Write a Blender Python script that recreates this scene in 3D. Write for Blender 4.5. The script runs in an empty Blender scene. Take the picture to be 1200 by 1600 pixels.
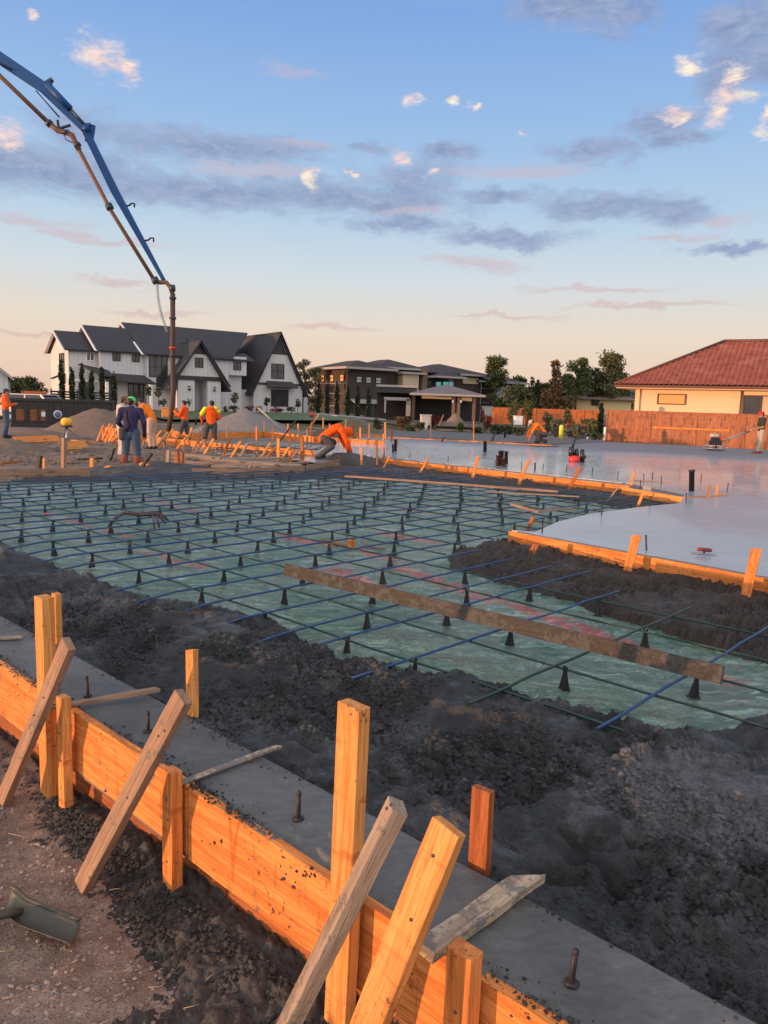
import bpy, math, random
import numpy as np
from mathutils import Vector, Matrix, Euler
random.seed(7); np.random.seed(7)
SC = bpy.context.scene
COL = SC.collection
# ------------------------------------------------------------ camera
F_PX = 1200.0; EYE = 1.5; PITCH = math.atan(168/1200); ROLL = math.radians(1.8)
cam_d = bpy.data.cameras.new('camera'); cam = bpy.data.objects.new('camera', cam_d); COL.objects.link(cam)
SC.camera = cam
cam_d.sensor_fit = 'VERTICAL'; cam_d.sensor_height = 36.0; cam_d.lens = F_PX/1600*36.0
cam_d.clip_start = 0.05; cam_d.clip_end = 5000
cp, sp = math.cos(PITCH), math.sin(PITCH)
FW = Vector((0, cp, -sp)); U0 = Vector((0, sp, cp)); R0 = Vector((1, 0, 0))
cr, sr = math.cos(ROLL), math.sin(ROLL)
RT = R0*cr + U0*sr; UPV = -R0*sr + U0*cr
cam.matrix_world = Matrix(((RT.x, UPV.x, -FW.x, 0), (RT.y, UPV.y, -FW.y, 0), (RT.z, UPV.z, -FW.z, EYE), (0, 0, 0, 1)))
SC.render.resolution_x = 768; SC.render.resolution_y = 1024
def ray(x, y):
    return RT*((x-600)/F_PX) + UPV*(-(y-800)/F_PX) + FW
def G(x, y, z=0.0):            # surveyed point of the site at height z
    d = ray(x, y); t = (z-EYE)/d.z
    return Vector((d.x*t, d.y*t, z))
def At(x, y, Y):
    d = ray(x, y); t = Y/d.y
    return Vector((d.x*t, Y, EYE+d.z*t))
A_AX = Vector((.683, .73, 0)); C_AX = Vector((-.73, .683, 0))
def W(a, c, z=0.0):            # site grid: a across the forms, c along them
    return Vector((a*.683-c*.73, a*.73+c*.683, z))
def AC(p): return (p[0]*.683+p[1]*.73, -p[0]*.73+p[1]*.683)

# ------------------------------------------------------------ sun + world
SUN = Vector((-.95, -.31, math.tan(math.radians(1.7)))).normalized()
sl = bpy.data.lights.new('sun', 'SUN'); sl.energy = 5.0; sl.angle = math.radians(0.6); sl.color = (1.0, .50, .235)
so = bpy.data.objects.new('sun', sl); COL.objects.link(so)
so.rotation_euler = SUN.to_track_quat('Z', 'Y').to_euler()
so.location = (-40, -20, 30)
SC.view_settings.view_transform = 'Standard'; SC.view_settings.look = 'None'
SC.view_settings.exposure = 0.08; SC.view_settings.gamma = 1.0
wd = bpy.data.worlds.new('World'); SC.world = wd; wd.use_nodes = True
wt = wd.node_tree; wt.nodes.clear()
class NT:
    """small helper to write node graphs"""
    def __init__(s, t): s.t = t
    def n(s, typ, **kw):
        nd = s.t.nodes.new(typ)
        for k, v in kw.items():
            if k == 'i':
                for kk, vv in v.items():
                    if isinstance(vv, bpy.types.NodeSocket): s.t.links.new(vv, nd.inputs[kk])
                    else: nd.inputs[kk].default_value = vv
            else: setattr(nd, k, v)
        return nd
    def m(s, op, a, b=None, c=None, clamp=False):
        nd = s.t.nodes.new('ShaderNodeMath'); nd.operation = op; nd.use_clamp = clamp
        for i, v in enumerate((a, b, c)):
            if v is None: continue
            if isinstance(v, bpy.types.NodeSocket): s.t.links.new(v, nd.inputs[i])
            else: nd.inputs[i].default_value = v
        return nd.outputs[0]
    def v(s, op, a, b=None, out=0):
        nd = s.t.nodes.new('ShaderNodeVectorMath'); nd.operation = op
        for i, v in enumerate((a, b)):
            if v is None: continue
            if isinstance(v, bpy.types.NodeSocket): s.t.links.new(v, nd.inputs[i])
            else: nd.inputs[i].default_value = v
        return nd.outputs[out]
    def mix(s, f, a, b, typ='MIX'):
        nd = s.t.nodes.new('ShaderNodeMix'); nd.data_type = 'RGBA'; nd.blend_type = typ
        for i, v in ((0, f), (6, a), (7, b)):
            if isinstance(v, bpy.types.NodeSocket): s.t.links.new(v, nd.inputs[i])
            else: nd.inputs[i].default_value = (v if i == 0 else (*v[:3], 1))
        return nd.outputs[2]
    def ramp(s, f, stops, interp='LINEAR'):
        nd = s.t.nodes.new('ShaderNodeValToRGB'); nd.color_ramp.interpolation = interp
        e = nd.color_ramp.elements
        while len(e) < len(stops): e.new(0.5)
        for q, (p, c) in zip(e, stops):
            q.position = p; q.color = (c, c, c, 1) if isinstance(c, (int, float)) else (*c, 1)
        s.t.links.new(f, nd.inputs[0]); return nd.outputs[0]
    def noise(s, vec, scale, detail=4, rough=.55, dist=0.0, out=0):
        nd = s.n('ShaderNodeTexNoise', i={'Scale': scale, 'Detail': detail, 'Roughness': rough, 'Distortion': dist})
        if vec is not None: s.t.links.new(vec, nd.inputs['Vector'])
        return nd.outputs[out]
    def ss(s, x, lo, hi):
        nd = s.t.nodes.new('ShaderNodeMapRange'); nd.interpolation_type = 'SMOOTHSTEP'
        s.t.links.new(x, nd.inputs[0]); nd.inputs[1].default_value = lo; nd.inputs[2].default_value = hi
        return nd.outputs[0]
def lin(r, g, b):
    f = lambda c: (c/255/12.92 if c/255 <= .04045 else ((c/255+.055)/1.055)**2.4)
    return (f(r), f(g), f(b))
w = NT(wt)
SUN_AZ = math.atan2(SUN.x, SUN.y)
sky = w.n('ShaderNodeTexSky', sky_type='NISHITA', sun_disc=False, sun_elevation=math.radians(1.7), sun_rotation=SUN_AZ,
          altitude=50, air_density=1.2, dust_density=1.5, ozone_density=2.0)
tc = w.n('ShaderNodeTexCoord')
dirv = w.v('NORMALIZE', tc.outputs['Generated'])
sx = w.n('ShaderNodeSeparateXYZ', i={0: dirv})
el = w.m('ARCSINE', sx.outputs[2]); az = w.m('ARCTAN2', sx.outputs[0], sx.outputs[1])
eld = w.m('MULTIPLY', el, 180/math.pi)
# sky colour by elevation: peach horizon, pale, blue; unseen zenith brightened as added fill
grad = w.ramp(w.m('DIVIDE', eld, 60.0, clamp=True), [
    (0.0, lin(238, 198, 176)), (.035, lin(242, 212, 190)), (.085, lin(238, 223, 205)), (.15, lin(214, 225, 232)),
    (.22, lin(184, 211, 236)), (.31, lin(158, 194, 236)), (.42, lin(132, 172, 230)), (.62, lin(170, 186, 218)), (1.0, lin(214, 210, 220))])
sund = w.v('DOT_PRODUCT', dirv, tuple(SUN), out=1)
glow = w.m('POWER', w.m('MAXIMUM', sund, 0.0), 5.0)
base = w.mix(.10, grad, w.mix(1.0, sky.outputs[0], (.11, .11, .11), 'MULTIPLY'))
base = w.mix(1.0, base, w.mix(glow, (0, 0, 0), (1.1, .62, .34)), 'ADD')
back = w.ss(w.m('MULTIPLY', sx.outputs[1], -1.0), -.05, .6)      # unseen sky behind the viewer brightened, added as fill light
base = w.mix(w.m('MULTIPLY', back, w.m('ADD', .75, w.m('MULTIPLY', w.noise(dirv, 2.5, 5, .6), .3))), base, (1.55, 1.42, 1.36))
# clouds: groups of banks set by direction (azimuth, elevation), edges broken by noise
uv = w.n('ShaderNodeCombineXYZ', i={0: az, 1: el}).outputs[0]
wsc = w.v('MULTIPLY', uv, (1.0, 2.2, 1.0))
n1 = w.noise(wsc, 9, 9, .68, .6); n2 = w.noise(wsc, 34, 7, .66, .5); n3 = w.noise(w.v('MULTIPLY', uv, (1.0, 5.0, 1.0)), 7, 8, .68, .4)
nuv = w.v('ADD', uv, w.v('MULTIPLY', w.v('SUBTRACT', w.noise(wsc, 14, 6, .68, out=1), (.5, .5, .5)), (.075, .045, 0)))
def azel(x, y):
    d = ray(x, y).normalized(); return math.atan2(d.x, d.y), math.asin(d.z)
def cloud_group(lst):
    best = None
    for (x, y, rx, ry) in lst:
        a, e = azel(x, y)
        d = w.v('LENGTH', w.v('MULTIPLY', w.v('SUBTRACT', nuv, (a, e, 0)), (1200/rx, 1200/ry, 0)), out=1)
        best = d if best is None else w.m('MINIMUM', best, d)
    return best
dk = cloud_group([(330, 300, 340, 30), (60, 258, 190, 42), (560, 312, 210, 24), (630, 288, 90, 40), (780, 372, 130, 16), (640, 352, 90, 14), (950, 322, 110, 20),
    (1045, 335, 55, 22), (330, 232, 170, 22), (770, 305, 90, 14), (900, 8, 110, 26), (985, 24, 50, 22), (1175, 40, 60, 50), (1190, 90, 40, 30),
    (1160, 388, 80, 9), (1040, 190, 70, 16), (1060, 215, 50, 14), (920, 235, 80, 18), (700, 238, 50, 14), (590, 232, 40, 10), (110, 205, 60, 30), (1130, 120, 40, 40)])
th = cloud_group([(750, 412, 80, 9), (40, 345, 80, 9), (150, 372, 80, 6), (180, 437, 60, 6), (510, 507, 70, 6), (930, 450, 110, 5), (780, 492, 90, 5),
    (230, 488, 70, 5), (40, 523, 90, 4), (460, 107, 42, 7), (820, 268, 120, 9), (1000, 478, 110, 5), (480, 228, 60, 6), (400, 268, 90, 8), (1130, 345, 40, 6), (1050, 375, 60, 5), (620, 330, 70, 6)])
lt = cloud_group([(160, 88, 42, 26), (192, 108, 26, 24), (645, 158, 17, 13), (705, 160, 13, 9), (735, 169, 9, 8), (626, 246, 24, 14), (490, 281, 14, 14),
    (674, 273, 13, 8), (1062, 180, 26, 11), (1140, 150, 34, 18), (1148, 118, 24, 22), (1070, 97, 24, 11), (6, 204, 30, 18), (24, 225, 18, 12), (1197, 180, 10, 32), (818, 208, 9, 6), (547, 268, 9, 7),
    (1120, 185, 20, 20), (52, 27, 9, 8)])
nn = w.m('ADD', w.m('MULTIPLY', n1, .9), w.m('MULTIPLY', n2, .55))        # ~0.72 mean
dk_m = w.m('MULTIPLY', w.ss(w.m('SUBTRACT', nn, w.m('MULTIPLY', dk, .40)), .20, .62), .90)
th_m = w.m('MULTIPLY', w.ss(w.m('SUBTRACT', n3, w.m('MULTIPLY', th, .36)), .02, .42), .62)
lt_m = w.ss(w.m('SUBTRACT', w.m('ADD', w.m('MULTIPLY', n2, 1.5), 0.0), w.m('MULTIPLY', lt, .70)), .0, .88)
c1 = w.mix(w.m('MULTIPLY', dk_m, 1.0), base, w.ramp(n2, [(.3, lin(124, 142, 180)), (.7, lin(166, 178, 206))]))
c1 = w.mix(th_m, c1, w.ramp(w.m('DIVIDE', eld, 30.0, clamp=True), [(.1, lin(212, 178, 172)), (.5, lin(196, 184, 196)), (.9, lin(160, 176, 216))]))
c1 = w.mix(lt_m, c1, w.ramp(w.m('ADD', w.m('MULTIPLY', n1, .5), w.m('MULTIPLY', n2, .5)), [(.36, lin(196, 184, 208)), (.48, lin(246, 214, 206)), (.60, lin(255, 240, 214))]))
# below the horizon: dull earth
c2 = w.mix(w.ss(eld, -2.0, -.3), (.10, .085, .07), c1)
bg = w.n('ShaderNodeBackground', i={'Color': c2, 'Strength': 1.0})
wo = w.n('ShaderNodeOutputWorld'); wt.links.new(bg.outputs[0], wo.inputs[0])

# ------------------------------------------------------------ object helpers
def tag(o, label=None, cat=None, group=None, kind=None):
    if label: o['label'] = label
    if cat: o['category'] = cat
    if group: o['group'] = group
    if kind: o['kind'] = kind
    return o
def empty(name, loc, rz=0.0, label=None, cat=None, group=None):
    o = bpy.data.objects.new(name, None); COL.objects.link(o)
    o.location = loc; o.rotation_euler = (0, 0, rz); o.empty_display_size = .1
    return tag(o, label, cat, group)
def link(me, name, parent=None, mats=()):
    for m_ in (mats if isinstance(mats, (list, tuple)) else (mats,)): me.materials.append(m_)
    o = bpy.data.objects.new(name, me); COL.objects.link(o)
    if parent is not None: o.parent = parent
    return o
class MB:
    """collects shapes, then links them as one mesh object"""
    def __init__(s): s.V = []; s.F = []; s.S = []; s.M = []
    def add(s, vs, fs, smooth=False, mi=0, mat=None):
        b = len(s.V)
        for v in vs:
            v = Vector(v)
            s.V.append(mat @ v if mat is not None else v)
        for f in fs: s.F.append([i+b for i in f]); s.S.append(smooth); s.M.append(mi)
        return s
    def box(s, x0, x1, y0, y1, z0, z1, mi=0, mat=None):
        vs = [(x, y, z) for x in (x0, x1) for y in (y0, y1) for z in (z0, z1)]
        return s.add(vs, [(0, 1, 3, 2), (4, 6, 7, 5), (0, 4, 5, 1), (2, 3, 7, 6), (0, 2, 6, 4), (1, 5, 7, 3)], mi=mi, mat=mat)
    def poly(s, pts, th, mi=0):
        """planar polygon given thickness along its normal (downwards/back)"""
        P = [Vector(p) for p in pts]; n = (P[1]-P[0]).cross(P[2]-P[0]).normalized()*th; k = len(P)
        vs = P+[p-n for p in P]
        fs = [tuple(range(k)), tuple(range(2*k-1, k-1, -1))]+[(i, i+k, (i+1) % k+k, (i+1) % k) for i in range(k)]
        return s.add(vs, fs, mi=mi)
    def tube(s, pts, r, seg=8, mi=0, cap=True, flat=None):
        pts = [Vector(p) for p in pts]; k = len(pts)
        rs = r if isinstance(r, (list, tuple)) else [r]*k
        vs = []; up = None
        for i, p in enumerate(pts):
            d = (pts[min(i+1, k-1)]-pts[max(i-1, 0)]).normalized()
            if up is None:
                up = Vector((0, 0, 1)) if abs(d.z) < .9 else Vector((0, 1, 0))
            x = d.cross(up).normalized(); up = x.cross(d).normalized()
            for j in range(seg):
                t = 2*math.pi*j/seg
                vs.append(p+x*math.cos(t)*rs[i]+up*math.sin(t)*rs[i]*(flat or 1))
        fs = [(i*seg+j, i*seg+(j+1) % seg, (i+1)*seg+(j+1) % seg, (i+1)*seg+j) for i in range(k-1) for j in range(seg)]
        if cap: fs += [tuple(range(seg-1, -1, -1)), tuple(range((k-1)*seg, k*seg))]
        return s.add(vs, fs, True, mi)
    def beam(s, p0, p1, w_, h_, up=(0, 0, 1), mi=0):
        p0, p1 = Vector(p0), Vector(p1); d = (p1-p0).normalized(); up = Vector(up)
        x = d.cross(up).normalized()*w_/2; u = x.cross(d).normalized()*h_/2
        vs = [q+a*x+b*u for q in (p0, p1) for a in (-1, 1) for b in (-1, 1)]
        return s.add(vs, [(0, 1, 3, 2), (4, 6, 7, 5), (0, 4, 5, 1), (2, 3, 7, 6), (0, 2, 6, 4), (1, 5, 7, 3)], mi=mi)
    def lathe(s, prof, seg=16, mat=None, mi=0, smooth=True):
        """profile [(r,z)] about z"""
        vs = []; k = len(prof)
        for r, z in prof:
            for j in range(seg):
                t = 2*math.pi*j/seg; vs.append((r*math.cos(t), r*math.sin(t), z))
        fs = [(i*seg+j, i*seg+(j+1) % seg, (i+1)*seg+(j+1) % seg, (i+1)*seg+j) for i in range(k-1) for j in range(seg)]
        fs += [tuple(range(seg-1, -1, -1)), tuple(range((k-1)*seg, k*seg))]
        return s.add(vs, fs, smooth, mi, mat)
    def ball(s, c, rx, ry=None, rz=None, seg=10, mi=0, jit=0):
        ry = rx if ry is None else ry; rz = rx if rz is None else rz; c = Vector(c)
        n = max(4, seg//2+1); vs = []; fs = []
        for i in range(1, n):
            ph = math.pi*i/n
            for j in range(seg):
                t = 2*math.pi*j/seg; q = 1+random.uniform(-jit, jit)
                vs.append(c+Vector((rx*math.sin(ph)*math.cos(t)*q, ry*math.sin(ph)*math.sin(t)*q, rz*math.cos(ph)*q)))
        for i in range(n-2):
            for j in range(seg): fs.append((i*seg+j, (i+1)*seg+j, (i+1)*seg+(j+1) % seg, i*seg+(j+1) % seg))
        b = len(vs); vs += [c+Vector((0, 0, rz)), c-Vector((0, 0, rz))]
        for j in range(seg):
            fs.append((b, j, (j+1) % seg)); fs.append((b+1, (n-2)*seg+(j+1) % seg, (n-2)*seg+j))
        return s.add(vs, fs, True, mi)
    def build(s, name, mats, parent=None, bevel=0):
        me = bpy.data.meshes.new(name); me.from_pydata([tuple(v) for v in s.V], [], s.F)
        me.polygons.foreach_set('use_smooth', s.S); me.polygons.foreach_set('material_index', s.M)
        me.update()
        o = link(me, name, parent, mats)
        if bevel:
            b = o.modifiers.new('bevel', 'BEVEL'); b.width = bevel; b.segments = 2; b.limit_method = 'ANGLE'
        return o
def np_mesh(name, V, Fq, mats, parent=None, smooth=True):
    me = bpy.data.meshes.new(name); nf = len(Fq); k = Fq.shape[1]
    me.vertices.add(len(V)); me.vertices.foreach_set('co', V.astype(np.float32).ravel())
    me.loops.add(nf*k); me.loops.foreach_set('vertex_index', Fq.astype(np.int32).ravel())
    me.polygons.add(nf); me.polygons.foreach_set('loop_start', np.arange(0, nf*k, k, dtype=np.int32))
    me.polygons.foreach_set('loop_total', np.full(nf, k, dtype=np.int32))
    me.polygons.foreach_set('use_smooth', np.full(nf, smooth))
    me.update(calc_edges=True); me.validate()
    return link(me, name, parent, mats)
def grid_mesh(name, X, Y, Z, mats, parent=None, keep=None):
    n, m = X.shape
    V = np.stack([X, Y, Z], -1).reshape(-1, 3)
    i = np.arange(n*m).reshape(n, m)
    q = np.stack([i[:-1, :-1], i[1:, :-1], i[1:, 1:], i[:-1, 1:]], -1)
    if keep is not None: q = q[keep[:-1, :-1] & keep[1:, :-1] & keep[1:, 1:] & keep[:-1, 1:]]
    q = q.reshape(-1, 4)
    return np_mesh(name, V, q, mats, parent)
def copy_tree(o, parent=None):
    c = o.copy(); COL.objects.link(c)
    if parent is not None: c.parent = parent
    for ch in list(o.children): copy_tree(ch, c)
    return c

# ---- value noise
def _h(ix, iy, seed):
    n = (ix.astype(np.int64)*374761393+iy.astype(np.int64)*668265263+seed*1442695041) & 0x7fffffff
    n = ((n ^ (n >> 13))*1274126177) & 0x7fffffff
    return ((n ^ (n >> 16)) & 0xffff)/65535.0
def vnoise(x, y, seed=0):
    ix = np.floor(x); iy = np.floor(y); fx = x-ix; fy = y-iy
    fx = fx*fx*fx*(fx*(fx*6-15)+10); fy = fy*fy*fy*(fy*(fy*6-15)+10)
    a = _h(ix, iy, seed); b = _h(ix+1, iy, seed); c = _h(ix, iy+1, seed); d = _h(ix+1, iy+1, seed)
    return (a*(1-fx)+b*fx)*(1-fy)+(c*(1-fx)+d*fx)*fy
def fbm(x, y, sc, octv=4, seed=0, g=.5, bil=False):
    s = 0; a = 1; t = 0
    for k in range(octv):
        ang = .6*k+.3; X = (x*math.cos(ang)-y*math.sin(ang))*sc; Y = (x*math.sin(ang)+y*math.cos(ang))*sc
        v = vnoise(X+13.7*k, Y-7.1*k, seed+k)*2-1
        if bil: v = abs(v)*2-1
        s = s+v*a; t += a; a *= g; sc *= 2.03
    return s/t
def sstep(x, lo, hi):
    t = np.clip((x-lo)/(hi-lo), 0, 1); return t*t*(3-2*t)
def sdist(px, py, poly):
    """signed distance, positive inside"""
    d = np.full(px.shape, 1e9); ins = np.zeros(px.shape, bool); k = len(poly)
    for i in range(k):
        x0, y0 = poly[i]; x1, y1 = poly[(i+1) % k]
        ex, ey = x1-x0, y1-y0; wx = px-x0; wy = py-y0
        t = np.clip((wx*ex+wy*ey)/(ex*ex+ey*ey), 0, 1)
        d = np.minimum(d, np.hypot(wx-ex*t, wy-ey*t))
        c = ((y0 > py) != (y1 > py)); xi = x0+(py-y0)/((y1-y0) if y1 != y0 else 1e-9)*ex
        ins ^= (c & (px < xi))
    return np.where(ins, d, -d)
def prog(lo, hi, fine_lo, fine_hi, st, grow=1.035, mx=1.0):
    """coordinates: fine between fine_lo and fine_hi, growing outwards"""
    c = list(np.arange(fine_lo, fine_hi, st)); d = st; x = c[-1]
    while x < hi:
        d = min(d*grow, mx); x += d; c.append(x)
    d = st; x = c[0]; pre = []
    while x > lo:
        d = min(d*grow, mx); x -= d; pre.append(x)
    return np.array(pre[::-1]+c)

# ------------------------------------------------------------ materials
MATS = {}
def newmat(name):
    m = bpy.data.materials.new(name); m.use_nodes = True; m.node_tree.nodes.clear()
    t = NT(m.node_tree); b = t.n('ShaderNodeBsdfPrincipled'); o = t.n('ShaderNodeOutputMaterial')
    m.node_tree.links.new(b.outputs[0], o.inputs[0]); MATS[name] = m
    return m, t, b
def setb(t, b, **kw):
    for k, v in kw.items():
        k = {'col': 'Base Color', 'rough': 'Roughness', 'metal': 'Metallic', 'spec': 'Specular IOR Level', 'coat': 'Coat Weight', 'coatr': 'Coat Roughness',
             'nor': 'Normal', 'trans': 'Transmission Weight', 'emit': 'Emission Color', 'es': 'Emission Strength', 'sheen': 'Sheen Weight', 'sss': 'Subsurface Weight'}[k]
        if isinstance(v, bpy.types.NodeSocket): t.t.links.new(v, b.inputs[k])
        else: b.inputs[k].default_value = (*v, 1) if isinstance(v, tuple) and len(v) == 3 else v
def bump(t, h, strength=.5, dist=.01):
    nd = t.n('ShaderNodeBump', i={'Strength': strength, 'Distance': dist, 'Height': h}); return nd.outputs[0]
def simple(name, col, rough=.6, metal=0, var=.15, sc=6, bmp=0, bsc=60, coat=0, spec=.5):
    m, t, b = newmat(name); o = t.n('ShaderNodeTexCoord').outputs['Object']
    n = t.noise(o, sc, 5, .6)
    c = t.mix(n, tuple(x*(1-var) for x in col), tuple(min(1, x*(1+var)) for x in col))
    setb(t, b, col=c, rough=rough, metal=metal, coat=coat, spec=spec)
    if bmp: setb(t, b, nor=bump(t, t.noise(o, bsc, 4), .6, bmp))
    return m
def wood(name, c1, c2, cd, dirt=.0, knots=True, wet=0, rough=.75, splat=False, vert=False):
    """sawn lumber, grain along local X; dirt = grey concrete smears"""
    m, t, b = newmat(name); o = t.n('ShaderNodeTexCoord').outputs['Object']
    if vert:
        q_ = t.n('ShaderNodeSeparateXYZ', i={0: o}); o = t.n('ShaderNodeCombineXYZ', i={0: q_.outputs[2], 1: q_.outputs[0], 2: t.m('ADD', q_.outputs[1], t.m('MULTIPLY', t.m('FLOOR', t.m('DIVIDE', q_.outputs[0], .145)), 3.7))}).outputs[0]
    rnd = t.n('ShaderNodeObjectInfo').outputs['Random']
    off = t.n('ShaderNodeCombineXYZ', i={0: t.m('MULTIPLY', rnd, 37.0), 1: t.m('MULTIPLY', rnd, 11.0), 2: t.m('MULTIPLY', rnd, 23.0)}).outputs[0]
    p = t.v('ADD', o, off)
    warp = t.v('MULTIPLY', t.v('SUBTRACT', t.noise(t.v('MULTIPLY', p, (1.4, 5, 5)), 1.0, 3, .5, out=1), (.5, .5, .5)), (.0, .05, .05))
    pw = t.v('ADD', p, warp)
    g1 = t.noise(t.v('MULTIPLY', pw, (1.2, 26, 26)), 1.6, 5, .6)
    g2 = t.noise(t.v('MULTIPLY', pw, (4, 150, 150)), 1.5, 3, .6)
    big = t.noise(t.v('MULTIPLY', p, (1.2, 5, 5)), 1.3, 3, .5)
    c = t.mix(t.ss(g1, .36, .66), c1, c2)
    c = t.mix(t.m('MULTIPLY', t.ss(g2, .46, .70), .58), c, cd)
    c = t.mix(t.m('MULTIPLY', t.ss(big, .56, .76), .40), c, cd)
    h = t.m('ADD', g1, t.m('MULTIPLY', g2, .8))
    if knots:
        vo = t.n('ShaderNodeTexVoronoi', i={'Vector': t.v('MULTIPLY', pw, (1.4, 5.5, 5.5)), 'Scale': 1.0, 'Randomness': 1.0})
        k = t.m('SUBTRACT', 1.0, t.ss(vo.outputs['Distance'], .06, .17))
        c = t.mix(t.m('MULTIPLY', k, .75), c, tuple(x*.35 for x in cd))
    if dirt > 0:
        d1 = t.noise(p, 7, 6, .7); d2 = t.noise(p, 46, 4, .7)
        dm = t.ss(t.m('ADD', d1, t.m('MULTIPLY', d2, .45)), 1.02-dirt*.42, 1.06-dirt*.32)
        c = t.mix(dm, c, t.mix(d2, (.035, .033, .031), (.10, .094, .088)) if name == 'dirty_lumber' else t.mix(d2, (.09, .085, .08), (.26, .24, .22)))
        h = t.m('ADD', h, t.m('MULTIPLY', dm, 1.2))
    if vert:
        bn = t.n('ShaderNodeTexWhiteNoise', noise_dimensions='1D', i={'W': t.m('FLOOR', t.m('DIVIDE', q_.outputs[0], .145))}).outputs[0]
        c = t.mix(t.m('MULTIPLY', bn, .75), c, t.mix(bn, cd, c2)); lowd = t.ss(t.noise(t.v('MULTIPLY', p, (1.5, .35, .35)), 1.0, 4, .6), .50, .62); c = t.mix(t.m('MULTIPLY', lowd, .55), c, (.10, .05, .032))
    if splat:
        sp1 = t.m('MULTIPLY', t.ss(t.noise(p, 48, 5, .7), .61, .63), t.ss(t.noise(p, 3.1, 3, .5), .52, .62))
        c = t.mix(t.m('MULTIPLY', sp1, .9), c, (.030, .026, .022)); h = t.m('ADD', h, sp1)
        run = t.ss(t.noise(t.v('MULTIPLY', p, (16, 3, 2.5)), 1.0, 4, .6, 1.2), .58, .68)
        c = t.mix(t.m('MULTIPLY', run, .55), c, (.30, .07, .012))
        st = t.ss(t.noise(t.v('MULTIPLY', p, (7, 5, 5)), 1.0, 6, .75), .60, .68)
        c = t.mix(t.m('MULTIPLY', st, .6), c, (.13, .075, .045))
    setb(t, b, col=c, rough=rough, spec=.3, nor=bump(t, h, .7, .006))
    return m
wood('fresh_lumber', (.72, .33, .10), (.54, .205, .05), (.26, .085, .022), .32, splat=True)
wood('fir_board', (.74, .285, .075), (.54, .165, .035), (.24, .06, .014), .36, splat=True)
wood('worn_lumber', (.34, .215, .14), (.23, .145, .10), (.11, .07, .048), .50)
wood('grey_lumber', (.33, .26, .20), (.22, .165, .125), (.10, .075, .055), .55)
wood('dirty_lumber', (.062, .053, .043), (.044, .036, .029), (.030, .024, .019), .85)
wood('caked_lumber', (.50, .40, .28), (.34, .26, .18), (.16, .11, .07), .86)
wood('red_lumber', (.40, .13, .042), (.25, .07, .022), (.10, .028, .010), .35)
wood('cedar_fence', (.50, .20, .10), (.31, .105, .05), (.12, .045, .028), .0, vert=True)
wood('orange_fence', (.66, .20, .06), (.50, .13, .04), (.30, .07, .02), .0, vert=True)
def concrete(name, c1, c2, rough, bm, sc=1.0, wet=.0, fine=True):
    m, t, b = newmat(name); g = t.n('ShaderNodeNewGeometry').outputs['Position']
    n1 = t.noise(g, 1.4*sc, 5, .6); n2 = t.noise(g, 9*sc, 6, .65); n3 = t.noise(g, 70, 5, .7); n4 = t.noise(g, 210, 3, .7)
    if name == 'troweled_footing': n2 = t.noise(t.v('MULTIPLY', t.v('ADD', g, t.v('MULTIPLY', t.noise(g, 3, 3, .6, out=1), (.25, .25, 0))), (5, 14, 1)), 1.6, 7, .7)
    c = t.mix(t.ss(t.m('ADD', t.m('MULTIPLY', n1, .6), t.m('MULTIPLY', n2, .4)), .38, .62), c1, c2)
    c = t.mix(t.m('MULTIPLY', t.ss(n3, .5, .75), .35), c, tuple(x*.5 for x in c1))
    r = t.n('ShaderNodeMapRange', i={0: n2, 1: .35, 2: .65, 3: rough-wet, 4: rough+.06}).outputs[0]
    h = t.m('ADD', t.m('MULTIPLY', n3, 1.0), t.m('MULTIPLY', n4, .5))
    setb(t, b, col=c, rough=r, nor=bump(t, h, .8, bm), spec=.4)
    return m
concrete('wet_mix', (.034, .033, .032), (.080, .078, .077), .66, .016, wet=.18)
concrete('troweled_footing', (.075, .077, .074), (.145, .147, .141), .60, .0035, wet=.12)
concrete('dark_mud', (.022, .019, .017), (.055, .046, .038), .75, .010, wet=.1)
# ------------------------------------------------------------ ground surfaces
def proj(p):
    v = Vector(p)-Vector((0, 0, EYE)); c = v.dot(FW)
    return 600+v.dot(RT)/c*F_PX, 800-v.dot(UPV)/c*F_PX
def OnA(px, py, a):            # point of the site on the vertical plane a = const
    d = ray(px, py); t = a/(d.x*.683+d.y*.73)
    return Vector((d.x*t, d.y*t, EYE+d.z*t))
def PX(lst, z=0): return [AC(G(x, y, z)) for x, y in lst]
SLAB_PX = [(490, 710), (560, 711), (600, 714), (780, 733.5), (984, 755.5), (1000, 758), (1070, 773), (1062, 786), (1000, 792), (920, 803), (872, 815), (836, 831), (800, 828), (1200, 901.5)]
slab_xy = [G(x, y, 0) for x, y in SLAB_PX]
def ghf(x, y):
    """height of the open ground"""
    a = .683*x+.73*y; c = -.73*x+.683*y
    h = np.full(x.shape, -.50)
    near = -.45+.020*fbm(x, y, 2.2, 4, 3)+.011*fbm(x, y, 16, 4, 9)+.006*fbm(x, y, 60, 3, 12, bil=True)
    near += .05*np.exp(-((a-.9)/.5)**2)*fbm(x, y, 1.1, 2, 5)
    h = np.where(a < 1.58, near, h)
    t = sstep(c, 14.6, 15.3)*sstep(y, 10, 14)
    left = -.12+.03*fbm(x, y, .5, 4, 31)+.015*fbm(x, y, 3, 4, 32)
    h = h*(1-t)+left*t
    t2 = sstep(y, 36.8, 39.5); mid = -.23+.02*fbm(x, y, .6, 4, 35)
    h = h*(1-t2)+mid*t2
    L = sstep(-x, -2, 7)
    far = .30*L-.75*(1-L)
    t3 = sstep(y, 44, 72)
    h = h*(1-t3)+far*t3
    return h
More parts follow.
